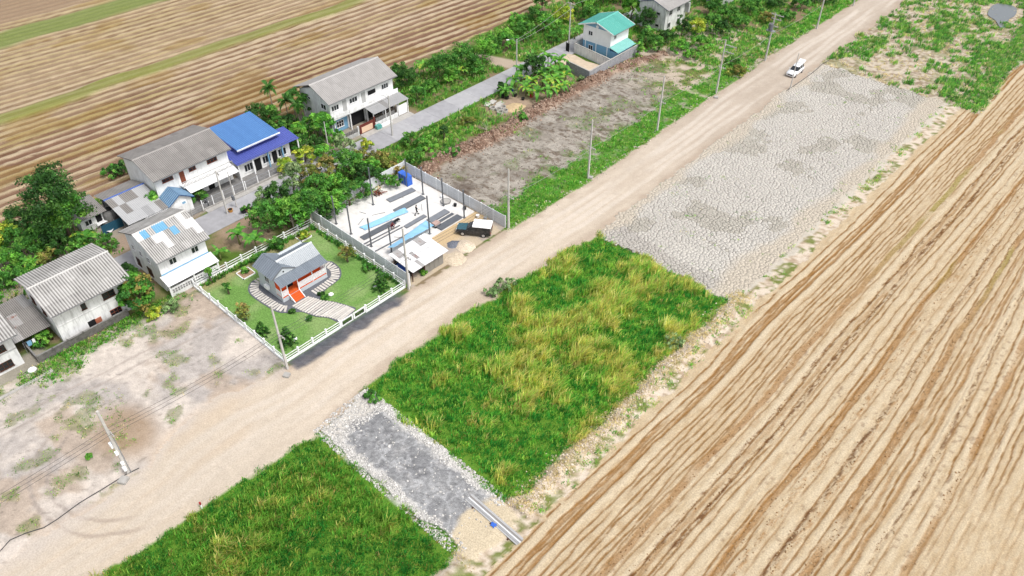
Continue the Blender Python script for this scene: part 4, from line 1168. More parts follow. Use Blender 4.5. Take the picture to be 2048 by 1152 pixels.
t = thing('sliding_gate', 'cream and dark red sliding gate before the row house', 'gate', (-98.5, 70.1, 0))
M_RED = pm('dark_red_paint', C(128, 62, 54), 0.6, 0.12, 3, 0.05)
MB().b2(-.04, .04, 0, 3.0, .1, 1.75).build('frame', M_RED, t); MB().b2(.042, .07, .35, 2.7, .2, 1.25).build('panel', pm('cream_paint', C(240, 206, 176, 0.75), 0.7, 0.05, 2, 0), t)
MB().b2(-.1, .1, 3.05, 3.3, 0, 2.1).build('post', M_RED, t)
tag(MB().b2(-98.4, -97.0, 69.9, 81.0, -0.05, 0.1).build('apron', M_CONC), kind='structure')
t = thing('planter', 'green leafy plant in a white trough on the row house pavement', 'planter', (-97.9, 75.3, 0.1))
MB().b2(-.25, .25, -1.1, 1.1, 0, .35).build('trough', W_CLEAN, t)
tag(MB().b2(-98.2, -97.5, 73.0, 74.0, 0.1, 0.75).build('tarpaulin_bundle', pm('sea_green_tarp', C(110, 186, 176), 0.6, 0.25, 4, 0.5)), 'sea-green tarpaulin bundle beside the sliding gate', 'tarpaulin')

# ---- F: new house with teal roof inside its block-walled compound
F_ = House('teal_house', 'new white and blue two-storey house with teal roof inside a block-walled yard', (-88.4, 124.0, 0), 6.0, 6.5, 5.75, R(2.0))
mb = MB(); mb.b2(-3.25, 3.25, -3.0, 3.0, 0, 2.7); mb.build('lower_wall', W_BLUE, F_.o)
mb = MB(); mb.prism([(-3.27, 2.7), (3.27, 2.7), (3.27, 5.75), (0, 6.75), (-3.27, 5.75)], 'y', -3.02, 3.02); mb.build('upper_wall', W_CLEAN, F_.o)
mb = MB(); mb.prism([(-2.9, 5.82), (2.9, 5.82), (0, 6.72)], 'y', -3.06, -3.022); mb.build('gable_panel', W_BLUE, F_.o)
mb = MB(); mb.tube([(0.0, -3.06, 6.1), (0.0, -3.1, 6.1)], 0.32, 14); mb.build('gable_vent', W_CLEAN, F_.o)
F_.gable_roof(7.2, 8.4, 5.72, 1.4, 10, 1, R_TEAL, hr, pitch=0.18, amp=0.03, flat=True, ridge_mat=R_TEAL[0], trim=W_CLEAN)
for yy in (-3.55, 3.55):
    for sx in (-1, 1):
        mb = MB(); mb.bar((sx * 4.25, yy, 5.66), (0, yy, 7.08), 0.06, 0.22); mb.build('barge_board', W_CLEAN, F_.o)
F_.L += 0.04; F_.D += 0.04
F_.window('l', -1.5, 4.0, 1.0, 0.9, 2, 1); F_.window('f', -1.6, 4.15, 0.8, 0.75, 2, 1)
F_.window('l', -1.3, 0.9, 1.0, 1.2, 2, 1)
for a_ in (-2.6, -0.05, 2.6): F_.panel('pilaster', 'l', a_, 0, 2.7, 0.16, W_CLEAN, 0.06)
mb = MB(); mb.b2(3.27, 5.0, -3.0, 2.4, 0, 2.2); mb.build('lean_to_wall', W_BLUE, F_.o)
rf = MB(); rf.bar((3.27, -0.3, 2.95), (5.3, -0.3, 2.42), 6.0, 0.04); rf = rf.build('lean_to_roof', W_CLEAN, F_.o)
slope(rf, (3.28, -3.35, 3.0), (0, 6.1, 0), (2.1, 0, -0.55), 8, 1, 0.2, 0.03, [corr_mat('pale_teal', C(150, 214, 206, 0.72), C(110, 180, 172, 0.6), 0.35)], hr, True)
mbk, nt, b = new_mat('concrete_blocks')
br = nd(nt, 'ShaderNodeTexBrick'); g_ = nd(nt, 'ShaderNodeNewGeometry'); mp = nd(nt, 'ShaderNodeMapping')
sepx = nd(nt, 'ShaderNodeSeparateXYZ'); cmb = nd(nt, 'ShaderNodeCombineXYZ'); ad = nd(nt, 'ShaderNodeMath', operation='ADD')
nt.links.new(g_.outputs['Position'], sepx.inputs[0]); nt.links.new(sepx.outputs[0], ad.inputs[0]); nt.links.new(sepx.outputs[1], ad.inputs[1])
nt.links.new(ad.outputs[0], cmb.inputs[0]); nt.links.new(sepx.outputs[2], cmb.inputs[1])
nt.links.new(cmb.outputs[0], br.inputs['Vector'])
br.inputs['Color1'].default_value = (*C(200, 200, 204), 1); br.inputs['Color2'].default_value = (*C(180, 182, 188), 1); br.inputs['Mortar'].default_value = (*C(140, 140, 142), 1)
br.inputs['Scale'].default_value = 1.0; br.inputs['Brick Width'].default_value = 0.4; br.inputs['Row Height'].default_value = 0.2; br.inputs['Mortar Size'].default_value = 0.015
nt.links.new(_mix(nt, _map(nt, _noise(nt, 1.5, 4), 0.4, 0.7, 0, 0.3), br.outputs[0], C(120, 118, 116)), b.inputs['Base Color']); b.inputs['Roughness'].default_value = 0.95
M_BLOCK = mbk
def run_wall(name, label, p0, p1, h, th, mat, nb, cop=True, cat='wall', panel='panel', post_mat=None, group=None):
    p0, p1 = Vector(p0), Vector(p1)
    d = p1 - p0
    rz = math.atan2(-d.x, d.y)
    L = d.length
    t = thing(name, label, cat, p0, rz, group)
    for i in range(nb):
        y0 = L * i / nb
        MB().b2(-th / 2, th / 2, y0 + .1, y0 + L / nb - .1, -.05, h).build(panel, mat, t)
    for i in range(nb + 1):
        y0 = L * i / nb
        MB().b2(-th / 2 - .03, th / 2 + .03, y0 - .1, y0 + .1, -.05, h + .03).build('post', post_mat or mat, t)
    if cop: MB().b2(-th / 2 - .045, th / 2 + .045, -.1, L + .1, h + .032, h + .11).build('coping', M_CONC, t)
    return t
run_wall('compound_wall', 'grey block wall of the teal-roofed house along the bare plot', (-82.6, 111.7, 0), (-83.0, 128.2, 0), 2.0, .16, M_BLOCK, 5)
run_wall('compound_wall', 'grey block wall closing the sandy side yard before the teal-roofed house', (-88.6, 112.4, 0), (-82.85, 111.75, 0), 2.0, .16, M_BLOCK, 2)
run_wall('compound_wall', 'rendered wall between the sandy side yard and the teal-roofed house', (-92.6, 119.7, 0), (-83.0, 118.6, 0), 1.9, .16, W_GREY, 3)
run_wall('compound_wall', 'wall behind the teal-roofed house facing the street', (-93.0, 128.0, 0), (-92.8, 119.95, 0), 1.9, .16, W_GREY, 2)
t = thing('yard_gate', 'black iron gate in the wall beside the street at the teal-roofed house', 'gate', (-93.4, 119.0, 0), R(80))
MB().b2(-.03, .03, 0, .08, 0, 1.9).build('stile', M_DARK, t); MB().b2(-.03, .03, .9, .98, 0, 1.9).build('stile', M_DARK, t); MB().b2(-.02, .02, .08, .9, .1, 1.8).build('leaf_panel', M_DARK, t)
sd = MB()
sd.add([at(u, v, .10) for u, v in ((1119, 122), (1136, 107), (1150, 110), (1172, 122), (1224, 137), (1178, 160), (1142, 141))], [(0, 1, 2, 3, 4, 5)])
tag(sd.build('yard_sand', pm('yard_sand_m', C(226, 206, 180), 0.95, 0.12, 1.0, 0.3)), kind='structure')

# ---- G: old white house at the top edge
G_ = House('old_house', 'stained white two-storey house with blue-edged roof at the top edge', (-88.2, 143.4, 0), 7.6, 6.6, 5.0, R(0))
G_.walls(pm('stained_white', (0.66, 0.66, 0.64), 0.9, 0.1, 1.0, 0.1, 0.85, (0.14, 0.14, 0.13), streak=True), 1.1)
G_.gable_roof(8.2, 8.0, 5.0, 1.3, 8, 2, R_ROW, hr, trim=pm('blue_edge', C(76, 110, 180), 0.6, 0.1, 2, 0))
for a_ in (-2.0, 0.9): G_.window('f', a_, 3.4, 1.1, 1.0, 2, 2, W_CEM)
G_.window('f', -2.2, 0.7, 1.0, 1.1, 2, 1, W_CEM); G_.window('f', 1.4, 0.7, 1.0, 1.1, 2, 1, W_CEM)
for a_ in (1.5, -1.2): G_.window('l', a_, 3.4, 0.9, 0.6, 1, 1, W_CEM); G_.window('l', a_, 0.9, 0.9, 0.6, 1, 1, W_CEM)
MB().b2(3.3, 4.3, 3.3, 3.8, 2.6, 4.6).build('side_porch', W_CEM, G_.o)
g_loc = at(1447, 14); 
I_ = House('tin_shed', 'small grey shed half hidden by trees at the top edge', (g_loc.x - 2.2, g_loc.y + 2, 0), 5.0, 3.6, 2.3, R(-8), 'shed')
I_.walls(W_CEM, 0.4); I_.gable_roof(5.6, 4.4, 2.3, 0.6, 5, 1, R_TIN, hr)

# ---- sheds left of the long house
S_ = House('workshop', 'open workshop with low tin gable and blue ridge left of the long white house', (-104.2, 33.0, 0), 5.0, 9.0, 2.6, 0, 'shed')
for px_ in (-4.3, -1.5, 1.5, 4.2):
    for py_ in (-2.4, 2.4): MB().b2(px_ - .08, px_ + .08, py_ - .08, py_ + .08, 0, 2.6).build('post', M_PIPE, S_.o)
MB().b2(-4.3, 4.2, 2.3, 2.4, 0, 2.5).build('back_wall', W_GREY, S_.o); MB().b2(-4.4, -4.3, -2.3, 2.3, 0, 2.5).build('end_wall', W_GREY, S_.o)
MB().b2(2.0, 4.1, -2.35, 1.5, 0, 1.0).build('bench', M_CONC2, S_.o)
rf = MB(); rf.prism([(-5.0, 2.6), (-1.4, 3.5), (4.8, 2.45), (4.8, 2.4), (-1.4, 3.44), (-5.0, 2.54)], 'y', -2.9, 2.9); rf = rf.build('roof', M_PIPE, S_.o)
slope(rf, (-1.4, -3.0, 3.54), (0, 6.0, 0), (6.4, 0, -1.08), 6, 3, 0.25, 0.03, [R_TIN[2], R_TIN[0], R_TIN[2], R_DARK[0], R_DARK[1]], hr)
slope(rf, (-1.4, 3.0, 3.54), (0, -6.0, 0), (-3.8, 0, -0.95), 6, 2, 0.25, 0.03, R_DARK, hr)
MB().prism([(-1.65, 3.52), (-1.4, 3.72), (-1.15, 3.52)], 'y', -3.05, 3.05).build('ridge_cap', pm('blue_ridge', C(66, 100, 176), 0.5, 0.1, 2, 0), rf)
aw = MB(); aw.bar((4.7, 1.2, 2.3), (6.3, 1.2, 1.95), 3.4, 0.06); aw.build('front_awning', W_CLEAN, S_.o)
MB().b2(6.1, 6.25, -0.5, 2.9, 0.1, 1.4).build('front_board', W_CLEAN, S_.o)
K_ = House('small_hut', 'small white hut with mono-pitch tin roof under the big dark tree', (-107.5, 27.6, 0), 3.4, 3.8, 2.3, 0, 'hut')
MB().b2(-1.9, 1.9, -1.7, 1.7, 0, 2.25).build('wall', W_WHITE, K_.o)
rf = MB(); rf.bar((-2.4, 0, 2.75), (2.4, 0, 2.3), 4.2, .04); rf = rf.build('roof', M_BROWN, K_.o)
slope(rf, (-2.5, -2.1, 2.8), (0, 4.2, 0), (5.0, 0, -0.46), 4, 2, 0.2, 0.03, R_DARK, hr)
K_.window('f', -0.6, 0.9, 1.0, 0.9, 2, 1); K_.panel('doorway', 'f', 0.9, 0, 1.9, 0.8, M_DARK, 0.03)
t = thing('water_jar', 'large grey concrete water jar between the hut and the workshop', 'water jar', (-105.4, 30.0, 0))
prof = [(0.62, 0), (0.85, .4), (0.95, 1.0), (0.92, 1.6), (0.80, 1.95), (0.72, 2.1), (0.78, 2.2)]
mb = MB(); mb.tube([(0, 0, z) for r, z in prof], [r for r, z in prof], 20); mb.build('body', M_CONC2, t, smooth=False)
MB().cyl(0, 0, 2.2, 2.23, .62, n=20).build('mouth', M_DARK, t)
def sheet_lying(name, label, cat, u, v, sx, sy, rz, z, mat, tilt=(0.05, 0.03), th=0.03):
    p = at(u, v)
    me = MB().box((0, 0, 0), (sx, sy, th)).mesh(name, mat)
    return tag(link(name, me, None, (p.x, p.y, z), (tilt[0], tilt[1], rz)), label, cat)
WT = pm('white_tarp', (0.66, 0.66, 0.66), 0.7, 0.1, 2, 0.5)
def cloth(name, label, cat, corners, mat, seed, amp=0.12, n=14, sag=0.0, group=None):
    """sheet of tarpaulin: bilinear between four corners, wrinkled"""
    a, b_, c, d = [np.array(q) for q in corners]
    u, v = np.meshgrid(np.linspace(0, 1, n), np.linspace(0, 1, n), indexing='ij')
    P = (a * ((1 - u) * (1 - v))[..., None] + b_ * (u * (1 - v))[..., None] + c * (u * v)[..., None] + d * ((1 - u) * v)[..., None])
    sx, sy = np.linalg.norm(b_ - a), np.linalg.norm(d - a)
    w = (fb(u * sx * 1.1, v * sy * 1.1, seed, 3) - 0.3) * amp * 2
    P[..., 2] += w - sag * np.sin(u * PI) * np.sin(v * PI)
    P[..., :2] += ((np.stack([fb(u * 3, v * 3, seed + 5, 2), fb(u * 3, v * 3, seed + 9, 2)], -1)) - 0.5) * 0.35
    i = np.arange(n * n).reshape(n, n)
    F = np.stack([i[:-1, :-1], i[1:, :-1], i[1:, 1:], i[:-1, 1:]], -1).reshape(-1, 4)
    me = np_mesh(name, P.reshape(-1, 3), F, mat, smooth=True)
    o = link(name, me)
    md = o.modifiers.new('thickness', 'SOLIDIFY'); md.thickness = 0.012
    return tag(o, label, cat, group)
def Z(u, v, z): return tuple(at(u, v, z))
cloth('tarpaulin', 'white tarpaulin over the rubble before the small hut', 'tarpaulin', [Z(186, 432, .9), Z(232, 415, 1.0), Z(240, 432, .7), Z(195, 455, .5)], WT, 3, .2)
cloth('tarpaulin', 'crumpled white sheet lying at the yard corner by the teal fence', 'tarpaulin', [Z(205, 462, .25), Z(228, 428, .5), Z(236, 440, .4), Z(222, 466, .2)], WT, 4, .2)
tag(MB().b2(-.9, .9, -1.3, 1.3, 0, .5).build('rubble_heap', M_CONC2, None, at(230, 445), (0, 0, .3)), 'grey heap of cement slabs in the yard before the workshop', 'slabs')
t = thing('metal_fence', 'teal corrugated metal fence below the small hut', 'fence', at(208, 470), 0)
me = sheet_mesh(1.0, 1.5, 0.2, 0.03)
tm = corr_mat('teal_fence', C(48, 104, 128), C(30, 70, 96), 0.5)
for i in range(5):
    link('fence_sheet', me, t, mat=tm, mw=Matrix.Translation((0, i * 1.0, 1.5)) @ Matrix(((0, 0, 1, 0), (1, 0, 0, 0), (0, 1, 0, 0), (0, 0, 0, 1))))
    MB().b2(-.1, -.02, i - .04, i + .04, 0, 1.6).build('post', M_PIPE, t)
t = thing('hedge_fence', 'wire fence grown over with creepers below the workshop', 'fence', (-97.9, 33.0, 0))
for i in range(5): MB().b2(-.05, .05, i * 1.8 - .05, i * 1.8 + .05, 0, 1.4).build('post', M_CONC, t)
for k in range(3): MB().b2(-.015, .015, 0, 7.2, .5 + k * .4, .53 + k * .4).build('wire', M_PIPE, t)

# ------------------------------------------------------------------ street of concrete slabs behind the plots
st_ = MB(); st_.b2(-97.15, -92.35, 2, 176, -0.2, 0.015); st_ = tag(st_.build('street', M_CONC2), kind='structure')
SL = [pm('street_slab_a', C(186, 185, 188), 0.92, 0.1, 0.8, 0.25, 0.3, C(150, 148, 148)), pm('street_slab_b', C(180, 179, 182), 0.92, 0.1, 0.8, 0.25, 0.35, C(146, 144, 144)), pm('street_slab_c', C(192, 191, 193), 0.92, 0.1, 0.8, 0.25, 0.3, C(156, 154, 154))]
me = MB().b2(-2.38, 2.38, 0.008, 4.992, 0, 0.05).mesh('slab', SL[0])
for i in range(34): link('slab', me, st_, (-94.75, 3 + i * 5.0, 0.016), mat=SL[(i * 7) % 3])

# ------------------------------------------------------------------ garden with the bungalow
M_WHITEP = pm('fence_white', (0.74, 0.74, 0.74), 0.6, 0.05, 2, 0.05, 0.12, (0.5, 0.5, 0.48))
def garden_fence(label, p0, ts, L, rz, skip=()):
    t = thing('garden_fence', label, 'fence', p0, rz, 'white fence runs round the garden')
    MB().b2(-.08, .08, 0, L, -.05, .30).build('plinth', W_CLEAN, t)
    for y in ts:
        MB().b2(-.09, .09, y - .09, y + .09, -.05, 1.2).build('post', M_WHITEP, t)
        MB().b2(-.11, .11, y - .11, y + .11, 1.202, 1.25).build('post_cap', M_WHITEP, t)
    for z in (0.62, 1.0): MB().b2(-.03, .03, 0, L, z, z + .075).build('rail', M_WHITEP, t)
garden_fence('white post and rail garden fence on the road side, left of the gate', (-63.6, 30.4, 0), [0, 1.8, 3.9, 5.9, 8.0], 8.0, 0)
garden_fence('white post and rail garden fence on the road side, right of the gate', (-63.5, 42.4, 0), [0, 2.2, 4.3, 6.5], 6.5, 0)
garden_fence('white post and rail garden fence beside the sandy plot', (-63.75, 30.3, 0), [2 * i for i in range(1, 11)], 20.1, R(90))
garden_fence('white post and rail garden fence beside the building site wall', (-63.7, 48.95, 0), [2 * i for i in range(1, 11)], 20.0, R(90))
garden_fence('white post and rail garden fence along the overgrown back of the garden', (-83.7, 30.6, 0), [2.3 * i for i in range(1, 8)], 18.2, 0)
for k, (y0, lab) in enumerate(((38.5, 'left leaf of the white garden gate with dark vertical bars'), (40.45, 'right leaf of the white garden gate with dark vertical bars'))):
    t = thing('garden_gate', lab, 'gate', (-63.5, y0, 0), 0, 'garden gate leaves')
    mb = MB(); mb.b2(-.03, .03, 0, 1.85, .12, .3); mb.b2(-.03, .03, 0, 1.85, .95, 1.15); mb.b2(-.03, .03, 0, .2, .3, .95); mb.b2(-.03, .03, 1.65, 1.85, .3, .95); mb.build('frame', M_WHITEP, t)
    for i in range(9): MB().b2(-.02, .02, .26 + i * .16, .33 + i * .16, .3, .95).build('bar', M_DARK, t)

# gravel bed and stepping slabs
def outline(pts, n=6):
    """closed smooth curve through the points"""
    P_ = [Vector(p) for p in pts]; out = []
    m = len(P_)
    for i in range(m):
        p0, p1, p2, p3 = P_[i - 1], P_[i], P_[(i + 1) % m], P_[(i + 2) % m]
        for k in range(n):
            t = k / n
            out.append(0.5 * ((2 * p1) + (p2 - p0) * t + (2 * p0 - 5 * p1 + 4 * p2 - p3) * t * t + (3 * p1 - p0 - 3 * p2 + p3) * t ** 3))
    return out
ring_r = [at(500 + x / 6.778, 470 + y / 6.778) for x, y in ((1010, 395), (1090, 425), (1150, 480), (1165, 545), (1140, 605), (1060, 665), (960, 735), (860, 800))]
ring_l = [at(500 + x / 6.778, 470 + y / 6.778) for x, y in ((140, 620), (80, 660), (55, 720), (70, 775), (130, 830), (210, 885), (290, 935), (370, 985), (450, 1010), (530, 1010))]
mainL = [at(370 + x / 3.839, 440 + y / 3.839) for x, y in ((815, 668), (900, 712), (1000, 745), (1100, 757), (1195, 785))]
mainR = [at(370 + x / 3.839, 440 + y / 3.839) for x, y in ((950, 588), (1040, 612), (1150, 632), (1250, 660), (1312, 690))]
c0 = Vector((-75, 39.9, 0))
def off(p, d): 
    v = (p - c0); return p + v.normalized() * d
poly = [off(p, 0.75) for p in ring_r[:-1]] + mainR[1:] + mainL[::-1][:-1] + [off(p, 0.75) for p in ring_l[::-1]] + [Vector((-77.9, 36.6, 0)), Vector((-77.9, 43.2, 0))]
gb = MB(); n_ = len(poly)
ol = outline(poly, 4)
gb.add([(p.x, p.y, 0.105) for p in ol], [tuple(range(len(ol)))])
gbm, nt, b = new_mat('dark_gravel')
vo = nd(nt, 'ShaderNodeTexVoronoi'); vo.inputs['Scale'].default_value = 14
g_ = nd(nt, 'ShaderNodeNewGeometry'); nt.links.new(g_.outputs['Position'], vo.inputs['Vector'])
nt.links.new(_mix(nt, _map(nt, vo.outputs['Distance'], 0.1, 0.6, 0, 1), C(150, 152, 158), C(104, 106, 114)), b.inputs['Base Color']); b.inputs['Roughness'].default_value = 0.95
_bump(nt, b, vo.outputs['Distance'], 0.8, 0.03)
bed = tag(gb.build('garden_path', gbm), kind='structure')
SM = [pm('step_slab_a', C(226, 219, 209, 0.66), 0.9, 0.1, 3, 0.15), pm('step_slab_b', C(218, 211, 202, 0.66), 0.9, 0.1, 3, 0.15), pm('step_slab_c', C(232, 226, 217, 0.66), 0.9, 0.1, 3, 0.15)]
smesh = MB().b2(-.14, .14, -.62, .62, 0, .05).mesh('paving_slab', SM[0])
def along(pts, step):
    out = []; acc = 0
    for a, b_ in zip(pts[:-1], pts[1:]):
        L = (b_ - a).length; t = acc
        while t < L:
            out.append((a.lerp(b_, t / L), (b_ - a).normalized())); t += step
        acc = t - L
    return out
k = 0
for pts in (ring_r, ring_l):
    for p, d in along(pts, 0.44):
        a = math.atan2(d.y, d.x)
        link('paving_slab', smesh, bed, (p.x, p.y, 0.108), (0, 0, a + hr.uniform(-.05, .05)), (1, 0.92, 1), mat=SM[k % 3]); k += 1
def polyat(pts, t):
    t *= len(pts) - 1; i = min(int(t), len(pts) - 2); return pts[i].lerp(pts[i + 1], t - i)
for i in range(19):
    t_ = (i + 0.5) / 19
    a, b_ = polyat(mainL, t_), polyat(mainR, t_)
    d = b_ - a
    link('paving_slab', smesh, bed, ((a.x + b_.x) / 2, (a.y + b_.y) / 2, 0.108), (0, 0, math.atan2(d.y, d.x) - PI / 2), (1.0, d.length * 0.92 / 1.24, 1), mat=SM[i % 3])

# bungalow
W_SID = pm('grey_siding', C(206, 212, 216, 0.75), 0.7, 0.05, 2, 0.05)
BU = House('bungalow', 'small grey bungalow with orange porch and steps in the green garden', (-75.1, 39.75, 0), 7.0, 5.0, 3.5, 0, 'house')
# body
mb = MB(); mb.b2(-2.5, 1.2, -3.35, 3.5, 0.35, 3.45); mb.build('wall', W_SID, BU.o)
for zz in np.arange(0.6, 3.3, 0.28): pass
mb = MB(); mb.b2(-2.6, 2.55, -3.4, 3.55, 0.05, 0.74); mb.build('plinth', W_SID, BU.o)
M_ORANGE = pm('orange_deck', C(232, 104, 48, 0.75), 0.6, 0.12, 4, 0.05)
MB().b2(1.21, 2.56, -3.36, 3.52, 0.745, 0.80).build('porch_floor', M_ORANGE, BU.o)
MB().b2(1.205, 1.24, -3.3, 3.45, 0.80, 2.9).build('porch_wall', pm('orange_wall', C(238, 100, 44, 0.8), 0.7, 0.1, 3, 0.05), BU.o)
dr = MB().b2(1.245, 1.29, -1.9, -0.9, 0.81, 2.75).build('door', M_DARK, BU.o); MB().b2(1.295, 1.34, -1.05, -1.0, 1.7, 1.8).build('handle', M_PIPE, dr)
for yy in (0.3, 1.9): 
    w_ = MB().b2(1.245, 1.28, yy, yy + 1.2, 1.5, 2.7).build('window', M_FRAME, BU.o); MB().b2(1.285, 1.30, yy + .08, yy + .56, 1.58, 2.62).build('pane', M_GLASS, w_); MB().b2(1.285, 1.30, yy + .64, yy + 1.12, 1.58, 2.62).build('pane', M_GLASS, w_)
BU.L = 6.7; BU.D = 5.0
wl = MB(); wl.b2(-0.9, 0.1, -3.42, -3.352, 1.75, 2.75); wl = wl.build('window', M_FRAME, BU.o); MB().b2(-.82, -.45, -3.435, -3.422, 1.83, 2.67).build('pane', M_GLASS, wl); MB().b2(-.35, .02, -3.435, -3.422, 1.83, 2.67).build('pane', M_GLASS, wl)
ac = MB().b2(-.9, -.1, -3.8, -3.42, 0.85, 1.4).build('air_conditioner', W_CLEAN, BU.o); MB().cyl(-.5, -3.81, 0, .01, .2).build('fan_grille', M_STEEL, ac, (0, 0, 0)) if False else None
# roofs: main ridge along y, cross gable facing the front at the left end, veranda slope below
R_SLATE = [corr_mat('slate_sheet_a', C(150, 160, 170), C(112, 120, 130), 0.5, 0, 0.6), corr_mat('slate_sheet_b', C(144, 154, 164), C(108, 116, 126), 0.5, 0, 0.6)]
R_LIGHT = [corr_mat('light_steel_sheet', C(222, 226, 228, 0.7), C(150, 158, 166), 0.75, 0, 0.5)]
rf = MB(); rf.prism([(-1.9, 3.42), (0, 4.48), (1.5, 3.44), (1.5, 3.38), (0, 4.40), (-1.9, 3.36)], 'y', -1.7, 3.62)
rf = rf.build('main_roof', W_SID, BU.o)
slope(rf, (0, -1.9, 4.52), (0, 5.55, 0), (1.56, 0, -1.05), 12, 1, 0.23, 0.05, R_LIGHT, hr, True)
slope(rf, (0, 3.65, 4.52), (0, -5.55, 0), (-2.7, 0, -1.5), 8, 1, 0.35, 0.04, R_SLATE, hr, True)
MB().prism([(-.15, 4.5), (0, 4.66), (.15, 4.5)], 'y', -1.9, 3.68).build('ridge_cap', R_LIGHT[0], rf)
rf = MB(); rf.prism([(-3.72, 3.44), (-2.0, 4.44), (-0.2, 3.44), (-.2, 3.38), (-2.0, 4.36), (-3.72, 3.38)], 'x', -2.6, 1.56); rf = rf.build('cross_gable_roof', W_SID, BU.o)
slope(rf, (-2.75, -2.0, 4.5), (4.4, 0, 0), (0, -1.75, -1.02), 6, 1, 0.35, 0.035, R_SLATE, hr, True)
slope(rf, (1.65, -2.0, 4.5), (-4.4, 0, 0), (0, 1.85, -1.06), 6, 1, 0.35, 0.035, R_SLATE, hr, True)
mb = MB(); mb.prism([(-3.5, 3.46), (-2.0, 4.34), (-0.42, 3.46)], 'x', 1.565, 1.60); gp = mb.build('gable_panel', W_SID, BU.o)
mb = MB(); mb.tube([(1.60, -2.0, 3.85), (1.63, -2.0, 3.85)], .12, 10); mb.build('vent', M_DARK, gp)
for s_ in (-1, 1):
    mb = MB(); mb.bar((1.62, -2.0, 4.50), (1.62, -2.0 + s_ * 1.75, 3.46), .08, .14); mb.build('barge_board', M_STEEL, BU.o)
rf = MB(); rf.bar((1.2, 0.1, 3.40), (3.0, 0.1, 2.86), 7.1, .05); rf = rf.build('veranda_roof', W_SID, BU.o)
slope(rf, (1.3, -3.6, 3.47), (0, 7.25, 0), (1.75, 0, -0.56), 14, 1, 0.26, 0.03, R_SLATE, hr, True)
for yy in (-3.35, -2.45, -0.85, 1.4, 3.5): MB().b2(2.45, 2.55, yy - .05, yy + .05, .8, 2.95).build('post', M_WHITEP, BU.o)
for (y0, y1) in ((-3.35, -2.45), (-0.85, 3.5)):
    mb = MB()
    for i in range(5): mb.b2(2.47, 2.53, y0, y1, .92 + i * .19, 1.02 + i * .19)
    mb.build('porch_rail', M_WHITEP, BU.o)
for yy in (-3.37, 3.52):
    mb = MB()
    for i in range(5): mb.b2(1.25, 2.45, yy - .03, yy + .03, .92 + i * .19, 1.02 + i * .19)
    mb.build('porch_rail', M_WHITEP, BU.o)
sp_ = MB(); sp_.b2(2.57, 3.6, -2.44, -0.86, .05, .12); sp_ = sp_.build('steps', W_CLEAN, BU.o)
for i in range(4): MB().b2(2.58 + i * .27, 2.58 + (i + 1) * .27 - .02, -2.36, -0.94, .12, .68 - i * .16).build('tread', M_ORANGE, sp_)
for yy in (-2.42, -0.88):
    mb = MB(); mb.bar((2.5, yy, .82), (3.68, yy, .12), .09, .2); mb.build('stringer', W_CLEAN, sp_)

# stones, beds and pale edgings in the garden
for u, v, lab in ((662, 591, 'white rounded stone beside the garden path near the steps'), (616, 640, 'white flat stone with small plants on the lawn left of the gate'), (752, 575, 'white stone under the fir at the right front of the lawn'), (590, 680, 'white stone under the fir by the corner pole')):
    p = at(u, v)
    s_ = bmesh.new(); bmesh.ops.create_icosphere(s_, subdivisions=2, radius=0.33)
    for q in s_.verts: q.co *= 0.85 + 0.3 * hr.random(); q.co.z *= 0.6
    m_ = bpy.data.meshes.new('garden_stone'); s_.to_mesh(m_); s_.free(); m_.materials.append(W_CLEAN)
    tag(link('garden_stone', m_, None, (p.x, p.y, 0.2)), lab, 'stone')
for u, v, lab in ((492, 548, 'square planted bed with pale edging left behind the bungalow'), (606, 474, 'square planted bed with pale edging at the back corner of the garden')):
    p = at(u, v); t = thing('planting_bed', lab, 'flower bed', (p.x, p.y, 0.05))
    for a_ in range(4): 
        mb = MB(); mb.b2(-.95, .95, .85, .95, 0, .16); o_ = mb.build('edging', W_CLEAN, t, rot=(0, 0, a_ * PI / 2))
    MB().b2(-.84, .84, -.84, .84, 0, .1).build('soil', pm('bed_soil', C(180, 150, 120), .95, .2, 3, .3), t)

# ------------------------------------------------------------------ building site
PC = pm('precast_panel', C(212, 214, 216, 0.9), 0.9, 0.08, 1.4, 0.2, 0.3, C(180, 182, 184, .8), streak=True)
PP = pm('precast_post', C(220, 222, 224, 0.9), 0.9, 0.08, 1.4, 0.2, 0.3, C(146, 146, 146))
def plank_wall(label, p0, p1, nb, h=2.0):
    p0, p1 = Vector(p0), Vector(p1)
    d = p1 - p0; L = d.length
    t = thing('precast_wall', label, 'wall', p0, math.atan2(-d.x, d.y), 'precast walls round the building site')
    w = L / nb
    me = MB().b2(-.035, .035, .06, w - .06, .012, h / 5 - .012).mesh('plank', PC)
    core = MB().b2(-.02, .02, .06, w - .06, 0, h - .02).mesh('panel_core', PC)
    for i in range(nb):
        c_ = link('panel_core', core, t, (0, i * w, 0), mat=PC)
        for k in range(5): link('plank', me, c_, (0, 0, k * h / 5), mat=PC)
    for i in range(nb + 1): MB().b2(-.09, .09, i * w - .09, i * w + .09, 0, h + .06).build('post', PP, t)
plank_wall('pale precast wall between the garden and the building site', (-84.4, 49.75, 0), (-63.3, 49.55, 0), 9)
plank_wall('pale precast wall at the back of the building site under the trees', (-84.4, 49.9, 0), (-84.4, 67.4, 0), 7)
plank_wall('pale precast wall between the building site and the bare grey plot', (-84.3, 67.5, 0), (-62.9, 67.5, 0), 9)
fl = MB(); fl.b2(-84.1, -68.75, 50.1, 67.2, -.1, .12)
tag(fl.build('floor_slab', pm('new_concrete', C(236, 233, 228, 0.72), 0.9, 0.08, 0.7, 0.15, 0.45, C(196, 190, 182))), kind='structure')
mb = MB(); mb.b2(-83.9, -69, 50.75, 50.95, .12, .30); tag(mb.build('ground_beam', M_CONC2), 'grey ground beam along the left side of the building site', 'beam')
